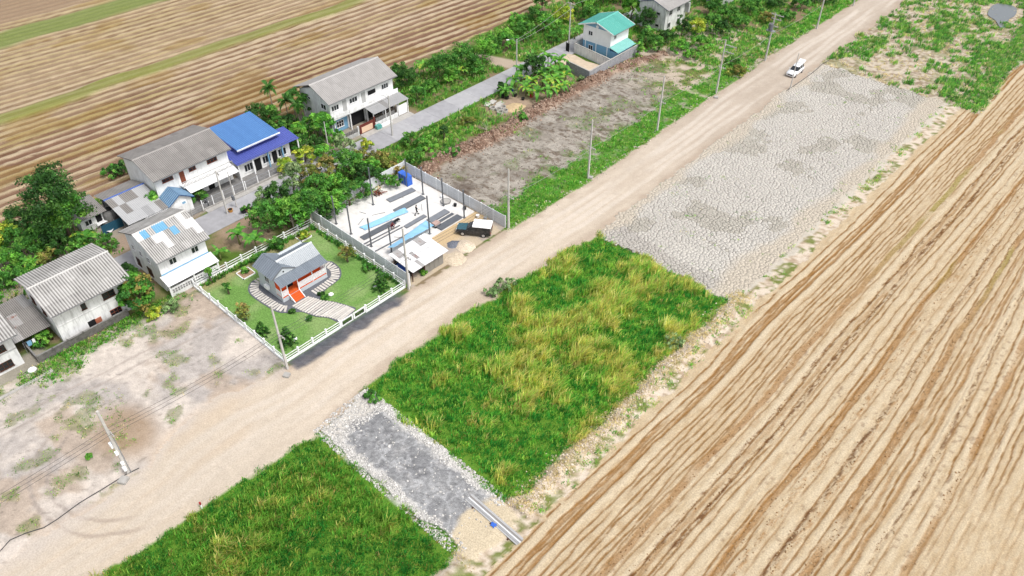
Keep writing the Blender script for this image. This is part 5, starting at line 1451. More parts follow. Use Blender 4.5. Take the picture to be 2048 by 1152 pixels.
cols_ = [(-81.2, 51.5, 'first of the left row, farthest from the road'), (-77.7, 51.4, 'second column of the left row'), (-73.4, 51.5, 'third column of the left row'), (-70.3, 52.5, 'column of the left row nearest the tin shed'), (-81.0, 58.2, 'lone one at the back middle, tallest'), (-81.0, 65.0, 'back corner column beside the blue tarpaulin bundle'), (-77.6, 65.1, 'second column of the right row'), (-73.2, 65.1, 'third column of the right row'), (-68.8, 65.1, 'front column of the right row above the pickup'), (-69.6, 59.0, 'front middle column rising above the blue tarpaulin')]
for x_, y_, lab in cols_:
    hh = 6.4 if 'tallest' in lab or 'front middle' in lab else 4.75
    t = thing('steel_column', 'dark steel post on the site, ' + lab, 'column', (x_, y_, 0.12), 0, 'steel posts of the building site')
    mb = MB(); mb.b2(-.07, .07, -.08, -.055, .015, hh); mb.b2(-.07, .07, .055, .08, .015, hh); mb.b2(-.025, .025, -.055, .055, .015, hh); mb.build('shaft', M_STEEL, t)
    MB().b2(-.2, .2, -.2, .2, 0, .015).build('base_plate', M_STEEL, t); MB().b2(-.1, .1, -.11, .11, hh, hh + .012).build('cap', M_STEEL, t)
TB = pm('light_blue_tarp', C(152, 204, 238, 0.78), 0.5, 0.08, 1.5, 0.25)
TD = pm('strong_blue_tarp', C(62, 110, 206, 0.75), 0.5, 0.15, 2.5, 0.4)
cloth('tarpaulin', 'long pale blue sheet lying in the middle of the building site', 'tarpaulin', [(-78.0, 53.2, .22), (-76.9, 60.7, .28), (-75.6, 60.4, .28), (-76.8, 53.3, .22)], TB, 11, .05)
cloth('tarpaulin', 'pale blue tarpaulin stretched behind the tin shed', 'tarpaulin', [(-70.4, 51.9, 1.2), (-71.4, 60.0, 1.0), (-69.6, 59.9, 1.0), (-69.0, 51.9, 1.9)], TB, 12, .10)
t = thing('tarpaulin_bundle', 'bright blue tarpaulin wrapped round a frame in the far corner of the site', 'tarpaulin', (-81.9, 65.4, .12))
for i in range(4): MB().b2(-.9 + .6 * i - .02, -.9 + .6 * i + .02, -.6, -.56, 0, 1.8).build('frame_pole', M_PIPE, t)
mb = MB(); mb.prism([(-1.0, 0), (1.1, 0), (1.0, 1.5), (.3, 1.7), (-.5, 1.6), (-1.0, 1.75)], 'y', -.5, .5); mb.build('cover', TD, t)
cloth('tarpaulin', 'crumpled deep blue tarpaulin beside the wall at the left end of the tin shed', 'tarpaulin', [(-67.2, 50.1, .1), (-65.0, 50.1, .2), (-65.0, 50.9, .9), (-67.2, 50.9, .8)], TD, 13, .3)
SHG = [pm('sheet_stack_grey', C(152, 156, 162), 0.5, 0.08, 2, 0.05, metal=0.2), pm('sheet_stack_dark', C(118, 122, 128), 0.5, 0.08, 2, 0.05, metal=0.2), pm('sheet_stack_mid', C(136, 140, 146), 0.5, 0.1, 2, 0.05, metal=0.2)]
def stack(label, x0, x1, y0, y1, n, m, rz=0.0):
    t = thing('sheet_stack', label, 'metal sheets', ((x0 + x1) / 2, (y0 + y1) / 2, .125), rz, 'stacked metal sheets on the building site')
    for k in range(n):
        j = hr.uniform(-.06, .06)
        MB().b2(-(x1 - x0) / 2 + j, (x1 - x0) / 2 + j, -(y1 - y0) / 2, (y1 - y0) / 2, k * .05, k * .05 + .044).build('metal_sheet', SHG[(m + k) % 3], t)
stack('short stack of grey metal sheets behind the pickup, second from the sand', -72.3, -71.2, 60.9, 64.5, 4, 0)
stack('dark metal sheets at the front edge of the slab before the pickup', -70.0, -68.9, 60.6, 64.8, 4, 1)
stack('narrow strip of metal sheets between two stacks near the pickup', -70.9, -70.4, 60.3, 64.6, 3, 2)
stack('long grey metal sheets in the middle of the slab above the blue sheet', -77.6, -76.5, 59.2, 64.6, 3, 0, R(-2))
stack('grey metal sheets on the left of the slab near the crouching worker', -76.0, -75.0, 51.7, 57.4, 3, 2, R(-3))
stack('dark patched metal sheets in the back half of the slab', -80.3, -79.3, 60.3, 65.0, 3, 1, R(-6))
stack('grey sheets between the standing worker and the tall front column', -73.6, -72.9, 57.6, 61.5, 3, 1)
for x_, lab in ((-74.3, 'upper'), (-73.7, 'middle'), (-71.9, 'lower')):
    t = MB(); t.b2(-.07, .07, -3.2, 3.2, 0, .14); tag(t.build('steel_beam', M_STEEL, None, (x_, 54.2, .125), (0, 0, R(-3))), 'dark steel beam lying on the slab left of the tin shed, %s of three' % lab, 'beam', 'steel beams lying on the slab')
for x_, y_, L_, a_, lab in ((-79.0, 54.2, 1.6, .4, 'thin steel offcut on the slab left of the long blue sheet'), (-80.5, 55.8, 1.1, 1.9, 'thin steel offcut on the slab near the leaning rods'), (-78.6, 57.2, 2.0, 2.7, 'thin steel offcut on the slab above the long blue sheet'), (-79.6, 62.6, 1.3, 1.2, 'thin steel offcut lying near the dark patched sheets'), (-75.2, 62.6, 1.8, .9, 'thin steel offcut on the slab behind the walking worker'), (-72.2, 55.4, 1.2, 2.2, 'thin steel offcut on the slab behind the tin shed')):
    mb = MB(); mb.b2(-.03, .03, -L_ / 2, L_ / 2, 0, .05)
    tag(mb.build('steel_offcut', M_STEEL, None, (x_, y_, .124), (0, 0, a_)), lab, 'offcut', 'steel offcuts on the slab')
t = thing('timber_pile', 'pile of brown offcut timber by the back wall of the site', 'timber', (-82.6, 60.4, .12))
for i in range(16):
    mb = MB(); L_ = hr.uniform(.8, 1.7); mb.b2(-.05, .05, -L_ / 2, L_ / 2, -.03, .03)
    mb.build('plank', M_WOOD if i % 3 else M_BROWN, t, (hr.uniform(-.5, .5), hr.uniform(-.6, .6), .05 + i * .035), (hr.uniform(-.15, .15), hr.uniform(-.1, .1), hr.uniform(0, 3.1)))
t = thing('rod_frame', 'thin steel rods leaning on the back wall of the site', 'steel rods', (-83.9, 56.4, .12))
for i in range(7): mb = MB(); mb.bar((.5, i * .55, 0), (.05, i * .55 + .1, 1.9), .04); mb.build('rod', M_STEEL, t)
# tin shed
T_ = House('tin_shed', 'low shed with patched rusty tin roof at the front of the building site', (-65.3, 53.1, 0), 5.4, 3.6, 2.0, 0, 'shed')
rf = MB(); rf.bar((-2.1, 0.05, 2.42), (2.1, 0.05, 2.06), 6.2, .03); rf = rf.build('roof', M_PIPE, T_.o)
def shed_pick(c, r): return R_RUST if (c, r) in ((1, 0), (2, 0), (4, 1), (8, 0), (9, 0), (3, 2)) else R_WHITETIN[(c + r) % 2]
slope(rf, (-2.4, -3.1, 2.52), (0, 6.4, 0), (4.7, 0, -0.42), 12, 3, 0.15, 0.03, R_WHITETIN, hr, pick=shed_pick, jit=.03)
wt = corr_mat('shed_wall_tin', C(176, 172, 164), C(140, 134, 126), 0.5, 0.1, 0.7)
me = sheet_mesh(0.8, 1.95, 0.16, 0.025)
upr = Matrix(((0, 0, 1, 0), (1, 0, 0, 0), (0, 1, 0, 0), (0, 0, 0, 1)))
for i in range(4): link('wall_sheet', me, T_.o, mat=wt, mw=Matrix.Translation((1.75 + i * .03, -0.5 + i * .8, 2.0)) @ upr)
me2 = sheet_mesh(0.9, 2.0, 0.16, 0.025)
for i in range(4): link('wall_sheet', me2, T_.o, mat=wt, mw=Matrix.Translation((-1.8 + i * .9, 2.7, 2.05)) @ Matrix(((1, 0, 0, 0), (0, 0, 1, 0), (0, 1, 0, 0), (0, 0, 0, 1))))
for x_, y_ in ((-1.9, -2.7), (1.7, -2.7), (-1.9, 2.6), (1.7, 2.6), (1.7, -.55)): MB().b2(x_ - .05, x_ + .05, y_ - .05, y_ + .05, 0, 2.2).build('post', M_BROWN, T_.o)
MB().b2(-1.9, -1.85, -2.6, 2.6, 0, 2.3).build('back_wall', M_DARK, T_.o)
t = thing('motorbike', 'dark motorbike parked in the open end of the tin shed', 'motorbike', (-64.9, 51.7, 0), R(20))
for yy in (-.6, .6):
    mb = MB(); ring = [(0, yy + .26 * math.cos(a), .3 + .26 * math.sin(a)) for a in np.linspace(0, 2 * PI, 15)]; mb.tube(ring, .05, 6, cap=False); mb.build('wheel', M_DARK, t)
mb = MB(); mb.tube([(0, -.6, .3), (0, -.45, .8), (0, -.1, .55), (0, .3, .5), (0, .6, .3)], [.04, .05, .12, .12, .04], 6); mb.build('body', M_DARK, t)
MB().b2(-.12, .12, 0, .7, .62, .74).build('seat', M_DARK, t); MB().bar((-.3, -.45, .95), (.3, -.45, .95), .04).build('handlebar', M_PIPE, t)
# sand and gravel heaps
def heap(name, label, cat, x, y, rx, ry, hgt_, col, seed):
    n = 26
    a, r_2 = np.meshgrid(np.linspace(0, 2 * PI, n, endpoint=False), np.linspace(0, 1, 10), indexing='ij')
    wob = 1 + 0.25 * (fb(np.cos(a) * 1.5 + 5, np.sin(a) * 1.5 + 5, seed, 3) - .5) * 2
    X = x + np.cos(a) * r_2 * rx * wob; Y = y + np.sin(a) * r_2 * ry * wob
    Zz = hgt_ * (1 - r_2 ** 1.6) + (fb(X / .3, Y / .3, seed + 2, 3) - .5) * .12 - .02
    V = np.stack([X, Y, Zz], -1).reshape(-1, 3)
    i = np.arange(n * 10).reshape(n, 10); j = np.roll(i, -1, 0)
    F = np.stack([i[:, :-1], i[:, 1:], j[:, 1:], j[:, :-1]], -1).reshape(-1, 4)
    cc = np.array(col) * (0.8 + 0.4 * vn(V[:, 0] / .12, V[:, 1] / .12, seed))[:, None]
    tag(link(name, np_mesh(name, V, F, M_CLOD, cc, smooth=True)), label, cat, kind='stuff')
heap('gravel_heap', 'small dark grey gravel heap before the pickup', 'gravel', -65.4, 59.7, 1.0, 1.1, .35, C(126, 130, 140), 61)
heap('sand_heap', 'pale sand heap before the pickup', 'sand', -63.9, 60.5, 1.5, 1.5, .5, C(234, 216, 192), 62)
heap('sand_heap', 'spread pale sand beside the tin shed', 'sand', -62.8, 57.6, 1.5, 1.6, .22, C(230, 212, 186), 63)
for x_, y_, m_, lab in ((-71.8, 66.2, M_DARK, 'black bucket by the right wall of the site, nearest the road'), (-74.8, 66.4, W_CLEAN, 'white bucket by the right wall of the site'), (-67.4, 66.5, W_CLEAN, 'white bucket on the sand behind the pickup'), (-70.2, 66.6, M_DARK, 'black tub by the right wall above the pickup'), (-66.2, 66.8, M_PIPE, 'grey can by the right wall next to the pickup')):
    t = thing('bucket', lab, 'bucket', (x_, y_, .1), 0, 'buckets along the right wall of the site')
    mb = MB(); mb.tube([(0, 0, 0), (0, 0, .42)], [.2, .27], 12); mb.build('pail', m_, t); mb = MB(); mb.tube([(.26 * math.cos(a), 0, .42 + .2 * math.sin(a)) for a in np.linspace(0, PI, 7)], .012, 5); mb.build('handle', M_PIPE, t)
t = thing('mixing_tray', 'round grey mortar tray on the slab by the right wall', 'tray', (-73.6, 66.0, .12)); MB().cyl(0, 0, 0, .2, .7, .8, 18).build('rim', M_CONC2, t); MB().cyl(0, 0, .2, .21, .68, n=18).build('mortar', M_CONC, t)
t = thing('handcart', 'low wire trolley with brick load beside the blue tarpaulin', 'trolley', (-70.3, 60.9, .12))
MB().b2(-.5, .5, -.6, .6, .35, .42).build('deck', M_PIPE, t); MB().b2(-.4, .4, -.5, .5, .42, .62).build('load', pm('pinkish_bricks', C(206, 176, 166), .9, .2, 6, .3), t)
for yy in (-.4, .4): 
    for xx in (-.42, .42): mb = MB(); mb.tube([(xx - .03, yy, .16), (xx + .03, yy, .16)], .16, 12); mb.build('wheel', M_DARK, t)

# sheets lying at the end of the gravel drive
t = thing('roof_panels', 'long bundle of white roofing sheets lying at the end of the gravel drive', 'roofing sheets', (-30.9, 31.45, 0.15), R(-2))
for i in range(5):
    me = sheet_mesh(0.24, 7.2, 0.12, 0.025)
    link('panel', me, t, mat=[R_TIN[2], R_TIN[0], R_WHITETIN[1], R_DARK[2], R_TIN[2]][i], mw=Matrix.Translation((-3.6 + hr.uniform(-.1, .1), -.42 + i * .17, .05 + .03 * (i % 2) + .03 * i)) @ Matrix(((0, -1, 0, 0), (1, 0, 0, 0), (0, 0, 1, 0), (0, 0, 0, 1))))
for x_ in (-2.5, 0, 2.4): MB().b2(x_ - .06, x_ + .06, -.6, .6, -.13, .03).build('bearer', M_BROWN, t)
for u, v, lab in ((966, 1020, 'small blue plastic bag lying on the roofing sheets'), (987, 1050, 'crumpled blue plastic sheet beside the roofing sheets')):
    p = at(u, v, .2); cloth('plastic_sheet', lab, 'plastic', [(p.x - .2, p.y - .24, .24), (p.x + .22, p.y - .15, .26), (p.x + .2, p.y + .22, .24), (p.x - .24, p.y + .15, .22)], TD if u > 970 else TB, int(u), .15, 8)

# ------------------------------------------------------------------ trees and plants
def leaf_mesh(name, rng, clumps, per, size, cols, flat=0.0, droop=0.0, elong=1.8):
    """clumps: (n,4) centre + radius; leaves lie on the shell of each clump"""
    n = len(clumps)
    N = n * per
    c = np.repeat(clumps[:, :3], per, 0); r = np.repeat(clumps[:, 3], per, 0)
    d = rng.normal(size=(N, 3)); d /= np.linalg.norm(d, axis=1, keepdims=True)
    d[:, 2] = np.where(d[:, 2] < -0.3, -d[:, 2], d[:, 2])
    p = c + d * (r * rng.uniform(0.45, 1.05, N))[:, None]
    nrm = d + rng.normal(0, 0.55, (N, 3)) + [0, 0, 0.35 + flat]
    nrm /= np.linalg.norm(nrm, axis=1, keepdims=True)
    t = np.cross(nrm, rng.normal(size=(N, 3))); t /= np.linalg.norm(t, axis=1, keepdims=True)
    t[:, 2] -= droop; t /= np.linalg.norm(t, axis=1, keepdims=True)
    b_ = np.cross(nrm, t)
    s = size * rng.uniform(0.6, 1.35, N)[:, None]
    V = np.stack([p - t * s * elong / 2, p + b_ * s * 0.5 + t * s * 0.1, p + t * s * elong / 2, p - b_ * s * 0.5 + t * s * 0.1], 1).reshape(-1, 3)
    F = np.arange(N * 4).reshape(-1, 4)
    ci = rng.integers(0, len(cols), n)
    cc = np.array(cols)[ci] * rng.uniform(0.6, 1.3, (n, 1))
    cc = np.repeat(cc, per, 0) * rng.uniform(0.65, 1.35, (N, 1))
    return np_mesh(name, V, F, M_LEAF, np.repeat(cc, 4, 0))

BARK = pm('bark', C(128, 112, 96), 0.95, 0.3, 5, 0.5)
BARKP = pm('pale_bark', C(176, 164, 148), 0.95, 0.25, 5, 0.4)
GREENS = {
    'dark': [C(58, 100, 44, 1.0), C(68, 112, 48, 1.0), C(50, 88, 40, 1.0), C(84, 126, 56, 1.0)],
    'mid': [C(80, 138, 56, 1.0), C(96, 154, 62, 1.0), C(68, 120, 50, 1.0), C(114, 164, 70, 1.0)],
    'fresh': [C(98, 166, 64, 1.0), C(122, 184, 70, 1.0), C(84, 146, 56, 1.0), C(142, 192, 82, 1.0)],
    'yellow': [C(174, 194, 68, 1.0), C(198, 202, 78, 1.0), C(142, 176, 62, 1.0), C(160, 186, 68, 1.0)],
    'grey': [C(126, 158, 100, 1.0), C(146, 172, 116, 1.0), C(110, 140, 86, 1.0), C(164, 184, 130, 1.0)],
    'olive': [C(126, 138, 64, 1.0), C(148, 154, 74, 1.0), C(110, 122, 56, 1.0), C(164, 148, 88, 1.0)],
    'mango': [C(74, 134, 52, 1.0), C(98, 158, 58, 1.0), C(62, 114, 48, 1.0), C(152, 140, 74, 1.0)],
}
def tree(name, label, pos, h, rx, ry, rz, kind='mid', n=46, per=34, leaf=0.26, trunk=0.16, cz=None, seed=0, group='trees and bushes round the houses', cat='tree', bark=None, droop=0.0, gap=0.25, hidden=False):
    rng = np.random.default_rng(1000 + seed)
    t = thing(name, label, cat, (pos[0], pos[1], 0), 0, group)
    cz = cz if cz is not None else h - rz
    u = rng.normal(size=(n, 3)); u /= np.linalg.norm(u, axis=1, keepdims=True)
    u[:, 2] = np.where(u[:, 2] < -0.55, -u[:, 2], u[:, 2])
    q = rng.uniform(gap, 1.0, n) ** 0.45
    lump = 0.82 + 0.36 * rng.random(n)
    c = u * (q * lump)[:, None] * [rx, ry, rz] + [0, 0, cz]
    c[:, 2] = np.maximum(c[:, 2], 0.25)
    rad = rng.uniform(0.16, 0.30, n) * (rx * ry * rz) ** (1 / 3) + 0.06
    cl = np.concatenate([c, rad[:, None]], 1)
    crown = leaf_mesh('crown', rng, cl, per, leaf, GREENS[kind], droop=droop)
    link('crown', crown, t)
    mb = MB()
    wob = rng.normal(0, 0.08, (3, 2)) * h * 0.3
    stem = [(0, 0, -.1), (wob[0, 0] * .5, wob[0, 1] * .5, cz * .35), (wob[1, 0], wob[1, 1], cz * .75), (wob[1, 0], wob[1, 1], cz + rz * .35)]
    mb.tube(stem, [trunk, trunk * .8, trunk * .6, trunk * .25], 8)
    for k in rng.choice(n, min(9, n), replace=False):
        e = c[k]; s0 = np.array(stem[1]) * (1 - .6 * rng.random()) + np.array(stem[2]) * .6 * rng.random()
        s0 = np.array([stem[2][0] * .7, stem[2][1] * .7, cz * rng.uniform(.4, .9)])
        mid = (s0 + e) / 2 + [0, 0, .12 * rz]
        mb.tube([tuple(s0), tuple(mid), tuple(e)], [trunk * .45, trunk * .3, trunk * .1], 5, cap=False)
    mb.build('trunk', bark or BARK, t, smooth=True)
    return t

sd_ = [0]
def T(u, v, h, r, kind, label, name='tree', rz=None, n=None, leaf=None, cat='tree', cz=None, ry=None, **kw):
    """a tree standing at ground pixel (u, v)"""
    sd_[0] += 1
    p = at(u, v)
    rz = rz if rz is not None else h * 0.42
    n = n or int(16 + 9 * r * rz)
    return tree(name, label, p, h, r, ry or r, rz, kind, min(n, 110), kw.pop('per', 46), leaf or 0.15 + 0.018 * r, cat=cat, cz=cz, seed=sd_[0], **kw)
def Bu(u, v, h, r, kind, label, name='bush', **kw):
    kw.setdefault('trunk', 0.07)
    return T(u, v, h, r, kind, label, name, rz=h * 0.52, cz=h * 0.5, cat=kw.pop('cat', 'bush'), **kw)

# left edge
T(142, 482, 11.2, 3.9, 'dark', 'big dark round tree beside the small hut, largest of all the trees', n=150, per=70, rz=4.9, leaf=.2, trunk=.3)
T(160, 480, 7.4, 2.5, 'fresh', 'lighter green tree in front of the big dark tree', n=70, leaf=.22, rz=2.6, per=56)
Bu(95, 492, 3.6, 2.0, 'mid', 'green bush at the left foot of the big dark tree')
Bu(50, 470, 4.2, 1.9, 'dark', 'dark bush at the field edge left of the big tree')
Bu(15, 500, 3.8, 2.2, 'yellow', 'yellow-green bush at the left edge beside the field')
Bu(60, 520, 3.0, 2.2, 'mid', 'leafy bush left of the bare earth patch')
Bu(15, 545, 3.0, 2.2, 'fresh', 'bright green bush at the left edge above the tin lean-to')
Bu(105, 530, 2.2, 1.5, 'olive', 'olive bush above the bare earth patch')
Bu(45, 566, 2.2, 1.5, 'mid', 'small bush by the street above the lean-to')
Bu(250, 345, 1.6, 1.6, 'dark', 'low dark bush behind the workshop at the field edge')
Bu(225, 352, 1.6, 1.6, 'mid', 'low green bush behind the water jar at the field edge')
Bu(222, 498, 2.2, 1.4, 'mid', 'green bush between the teal fence and the patched roof')
T(288, 622, 5.2, 2.15, 'mango', 'round dense mango-like tree between the two white houses at left', n=90, per=50, rz=2.3, leaf=.22)
Bu(265, 560, 2.6, 1.2, 'dark', 'dark bush squeezed between the two white houses')
Bu(90, 690, 1.8, 1.1, 'fresh', 'leafy shrub in the small yard under the lean-to')
Bu(345, 620, 1.3, 1.1, 'grey', 'grey-green shrub at the wall corner left of the garden')
Bu(310, 632, 1.0, 1.2, 'yellow', 'yellowish shrub at the foot of the round tree')
# before the long house
Bu(400, 402, 2.0, 1.2, 'mid', 'rounded green bush at the street before the blue porch')
Bu(365, 410, 1.9, 1.2, 'yellow', 'yellow-green hedge bush before the blue porch')
T(313, 428, 3.6, 1.1, 'fresh', 'young papaya-like tree before the workshop awning', n=22, leaf=.36)
Bu(290, 425, 1.5, 1.0, 'olive', 'small olive bush on the creeper fence')
Bu(332, 418, 1.5, 1.0, 'mid', 'small green bush on the creeper fence under the young tree')
# clump between street and site
T(538, 465, 5.0, 2.2, 'mid', 'leafy tree at the left end of the thicket by the garden corner', n=60)
T(590, 462, 5.2, 2.3, 'fresh', 'bright tree in the thicket behind the garden corner', n=64, bark=BARKP)
T(625, 448, 5.4, 2.2, 'mid', 'tree with pale bent branches behind the precast back wall', n=50, bark=BARKP)
T(560, 420, 4.2, 1.9, 'dark', 'dark tree in the thicket near the street bend')
T(590, 392, 5.4, 1.8, 'grey', 'greyish feathery tree rising over the street edge', n=36, leaf=.2, bark=BARKP)
T(530, 420, 3.6, 1.2, 'grey', 'thin grey-green tree at the street edge left of the thicket', n=26, bark=BARKP)
T(640, 405, 4.8, 2.0, 'mid', 'green tree in the middle of the thicket')
T(672, 430, 4.0, 2.0, 'fresh', 'light green tree leaning over the precast back wall')
T(700, 412, 3.8, 1.9, 'mid', 'tree behind the second panel of the precast back wall')
T(660, 360, 3.8, 1.9, 'olive', 'olive tree at the upper side of the thicket')
Bu(612, 325, 2.6, 1.6, 'yellow', 'yellow flowering bush by the blue-roofed house fence')
Bu(572, 345, 2.2, 1.5, 'yellow', 'yellow-green bush at the street beside the blue-roofed house')
T(700, 358, 4.4, 2.4, 'mid', 'broad tree above the thicket near the street', n=60)
T(735, 372, 3.6, 2.0, 'dark', 'dark tree right of the broad tree near the street')
Bu(760, 335, 2.4, 2.0, 'olive', 'olive bush on the green slope below the row house')
Bu(650, 320, 2.6, 1.6, 'fresh', 'fresh green bush at the street corner below the palms')
T(690, 312, 3.4, 1.6, 'grey', 'grey-green bare-branched tree at the street edge', n=26, bark=BARKP)
Bu(760, 368, 2.2, 1.6, 'mid', 'bush by the far corner of the precast back wall')
Bu(790, 345, 2.0, 1.8, 'olive', 'dry bush above the far site corner')
Bu(735, 265 + 35, 1.8, 1.0, 'yellow', 'small yellow-topped tree below the row house street pole')
Bu(822, 290, 2.2, 1.5, 'mid', 'green bush at the street edge right of the row house pole')
# below the row house, between blue house and palms
Bu(520, 250, 3.6, 1.9, 'dark', 'dark round bush behind the blue roof at the field edge')
Bu(560, 268, 3.0, 1.9, 'mid', 'green bush between the blue roof and the palms')
Bu(600, 283, 2.8, 1.7, 'fresh', 'leafy bush below the palms')
T(650, 278, 4.6, 1.7, 'fresh', 'large-leaved tree before the gable of the row house', leaf=.42, n=40)
Bu(630, 240, 3.2, 1.5, 'dark', 'dark bush at the gable foot of the row house')
Bu(575, 300, 2.0, 1.3, 'dark', 'low dark bush under the eaves of the blue roof')
# right of the row house
Bu(815, 175, 3.4, 2.0, 'dark', 'dark bush behind the right end of the row house')
Bu(835, 205, 3.0, 1.7, 'mid', 'green bush at the right wall of the row house')
Bu(800, 155, 2.6, 1.6, 'mid', 'green bush at the field edge behind the row house')
Bu(880, 160, 5.0, 2.6, 'mid', 'large bush at the left end of the bush row by the field', n=70)
Bu(925, 142, 5.0, 2.8, 'mid', 'large rounded bush in the middle of the bush row by the field', n=70)
Bu(968, 125, 4.4, 2.5, 'fresh', 'bright bush at the right end of the bush row beside the side track')
Bu(1012, 96, 3.4, 2.4, 'fresh', 'low spreading bush right of the side track')
Bu(1050, 78, 3.2, 2.6, 'mid', 'spreading bush between field and street above the lamp pole')
Bu(1092, 62, 3.0, 2.6, 'fresh', 'spreading bush left of the tall street pole')
Bu(1125, 45, 3.0, 2.2, 'yellow', 'yellow-green bush behind the tall street pole')
T(1085, 30, 6.0, 2.4, 'mid', 'dense tree at the top edge left of the tall street pole')
T(1165, 28, 5.6, 2.6, 'fresh', 'dense tree behind the left corner of the teal roof')
T(1205, 10, 5.6, 2.8, 'mid', 'tree at the top edge behind the teal roof')
T(1262, 40, 6.0, 2.4, 'fresh', 'large-leaved tree between the teal roof and the old stained house', leaf=.45, n=54)
T(1290, 62, 4.6, 2.0, 'dark', 'dark tree at the corner of the old stained house')
T(1240, 5, 5.0, 2.6, 'dark', 'dark tree at the top edge beyond the teal roof')
Bu(1310, 100, 2.6, 1.8, 'mid', 'green bush below the corner of the old stained house')
Bu(1275, 110, 2.4, 1.5, 'fresh', 'bush at the right corner of the compound wall')
T(1362, 75, 4.4, 1.5, 'dark', 'narrow dark tree before the front of the old stained house')
Bu(1390, 70, 3.2, 2.0, 'yellow', 'yellow-green bush right of the old stained house')
Bu(1420, 62, 3.2, 2.2, 'mid', 'green bush among the shrubs right of the old stained house')
Bu(1400, 98, 2.4, 2.2, 'fresh', 'spreading green bush on the plot right of the old stained house')
Bu(1380, 118, 1.6, 1.6, 'fresh', 'low bright bush at the upper end of the earth ridge')
Bu(1455, 45, 3.2, 2.4, 'mid', 'green bush before the half-hidden grey shed')
Bu(1440, 68, 2.6, 1.8, 'dark', 'dark bush at the edge of the dry plot upper right of the house')
Bu(1500, 25, 3.0, 2.6, 'mid', 'green bush at the top edge left of the transformer pole')
Bu(1550, 15, 2.6, 2.4, 'dark', 'dark bush at the top edge near the transformer pole')
Bu(1600, 18, 2.4, 2.2, 'mid', 'green bush at the top edge left of the far road pole')
Bu(1420, 8, 4.4, 2.4, 'dark', 'dark tree-like bush at the top edge beside the half-hidden shed')
Bu(1470, 170 - 20, 1.6, 1.8, 'olive', 'olive brush on the verge behind the double-arm pole')
Bu(1465, 130, 1.4, 1.6, 'mid', 'low green brush behind the double-arm pole')
# banana clump side
T(1068, 165, 5.2, 2.1, 'dark', 'dark tree inside the banana clump by the lamp pole', n=54)
Bu(1005, 185, 1.8, 1.0, 'dark', 'clipped dark hedge bush at the street edge left of the banana clump')
Bu(1162, 163, 1.1, .65, 'grey', 'small round grey-green shrub at the foot of the block wall corner')
Bu(1045, 245, 1.6, .9, 'mid', 'small dark green shrub on the strip above the earth ridge')
T(889, 278, 2.6, .8, 'dark', 'thin dark sapling on the green slope by the street', n=16)
# garden plants
T(492, 640, 2.6, 1.1, 'olive', 'sparse reddish-olive small tree at the left front of the lawn', n=26, leaf=.16, per=22)
T(696, 524, 2.6, 1.05, 'olive', 'dark sparse small tree at the right of the bungalow by the fence', n=26, leaf=.16, per=22)
T(424, 566, 2.8, .5, 'fresh', 'slim young tree at the back left corner of the lawn', n=10, leaf=.2)
T(458, 588, 2.0, .5, 'mid', 'slim young tree in the left part of the lawn', n=10, leaf=.18)
Bu(735, 541, 1.0, .7, 'mid', 'small feathery shrub by the right garden fence')
Bu(612, 478, 1.3, .8, 'yellow', 'yellow-leaved shrub in the back garden bed')
Bu(492, 545, .7, .5, 'fresh', 'small green plant in the left garden bed')
Bu(618, 640, .5, .4, 'mid', 'tiny plant round the flat white stone')
Bu(643, 592, .6, .4, 'dark', 'small dark cypress-like plant by the garden path')
Bu(650, 598, .4, .5, 'mid', 'low plants along the garden path')
Bu(586, 626, .6, .45, 'dark', 'spiky dark plant where the two garden paths meet')
Bu(556, 500, 2.0, 1.0, 'mid', 'bush hanging over the back fence of the garden')
Bu(520, 530, 1.9, .9, 'mid', 'bush on the back fence left behind the bungalow')
Bu(432, 540 + 4, 1.2, .6, 'fresh', 'shrub by the back left fence post of the garden')
Bu(848, 548, .5, .6, 'fresh', 'tuft of green weeds before the tin shed')
Bu(180, 916, .5, .3, 'fresh', 'small bright banana shoot beside the service pole')
Bu(1010, 575, 1.2, 1.3, 'grey', 'grey-green feathery bush at the road edge of the tall grass')
Bu(985, 590, .9, 1.0, 'grey', 'low grey-green bush on the road edge beside the tall grass')
Bu(745, 800, 1.0, .9, 'mid', 'leafy weed at the upper corner of the gravel drive')
Bu(1350, 690, 1.0, 1.2, 'grey', 'grey-green shrub at the bank side of the tall grass')

# fuller growth where the photograph shows closed greenery
Bu(545, 248, 3.2, 1.7, 'mid', 'green bush at the foot of the tallest slender palm')
Bu(582, 262, 3.0, 1.7, 'dark', 'dark bush under the palm group')
Bu(622, 268, 2.8, 1.6, 'mid', 'green bush between the palm group and the row house')
Bu(598, 300, 2.4, 1.5, 'mid', 'bush behind the street fence right of the blue roof')
Bu(632, 300, 2.2, 1.4, 'dark', 'dark bush at the street corner pole')
Bu(675, 285, 2.0, 1.2, 'fresh', 'bright bush before the pierced wall of the row house')
Bu(860, 185, 2.4, 1.6, 'mid', 'bush at the street side right of the row house')
Bu(905, 165, 3.0, 1.8, 'fresh', 'light green bush in front of the bush row')
Bu(950, 150, 3.2, 1.8, 'mid', 'green bush beside the yellowing banana plant')
Bu(985, 105, 3.0, 2.0, 'mid', 'bush at the field side of the side track')
Bu(1035, 60, 3.0, 2.2, 'fresh', 'bush at the field edge above the side track')
Bu(1070, 45, 3.2, 2.2, 'mid', 'bush at the field edge left of the dense top tree')
Bu(1110, 85, 2.4, 1.8, 'mid', 'bush on the street edge below the tall pole')
Bu(1180, 45, 3.4, 2.0, 'mid', 'bush directly behind the teal roof ridge')
Bu(1290, 90, 2.8, 1.8, 'mid', 'bush between the compound wall and the old stained house')
Bu(1330, 85, 2.4, 1.8, 'dark', 'dark bush at the foot of the stained front wall')
Bu(1355, 105, 2.2, 2.0, 'fresh', 'light bush on the slope below the old stained house')
Bu(1430, 30, 3.4, 2.2, 'mid', 'bush before the side porch of the old stained house')
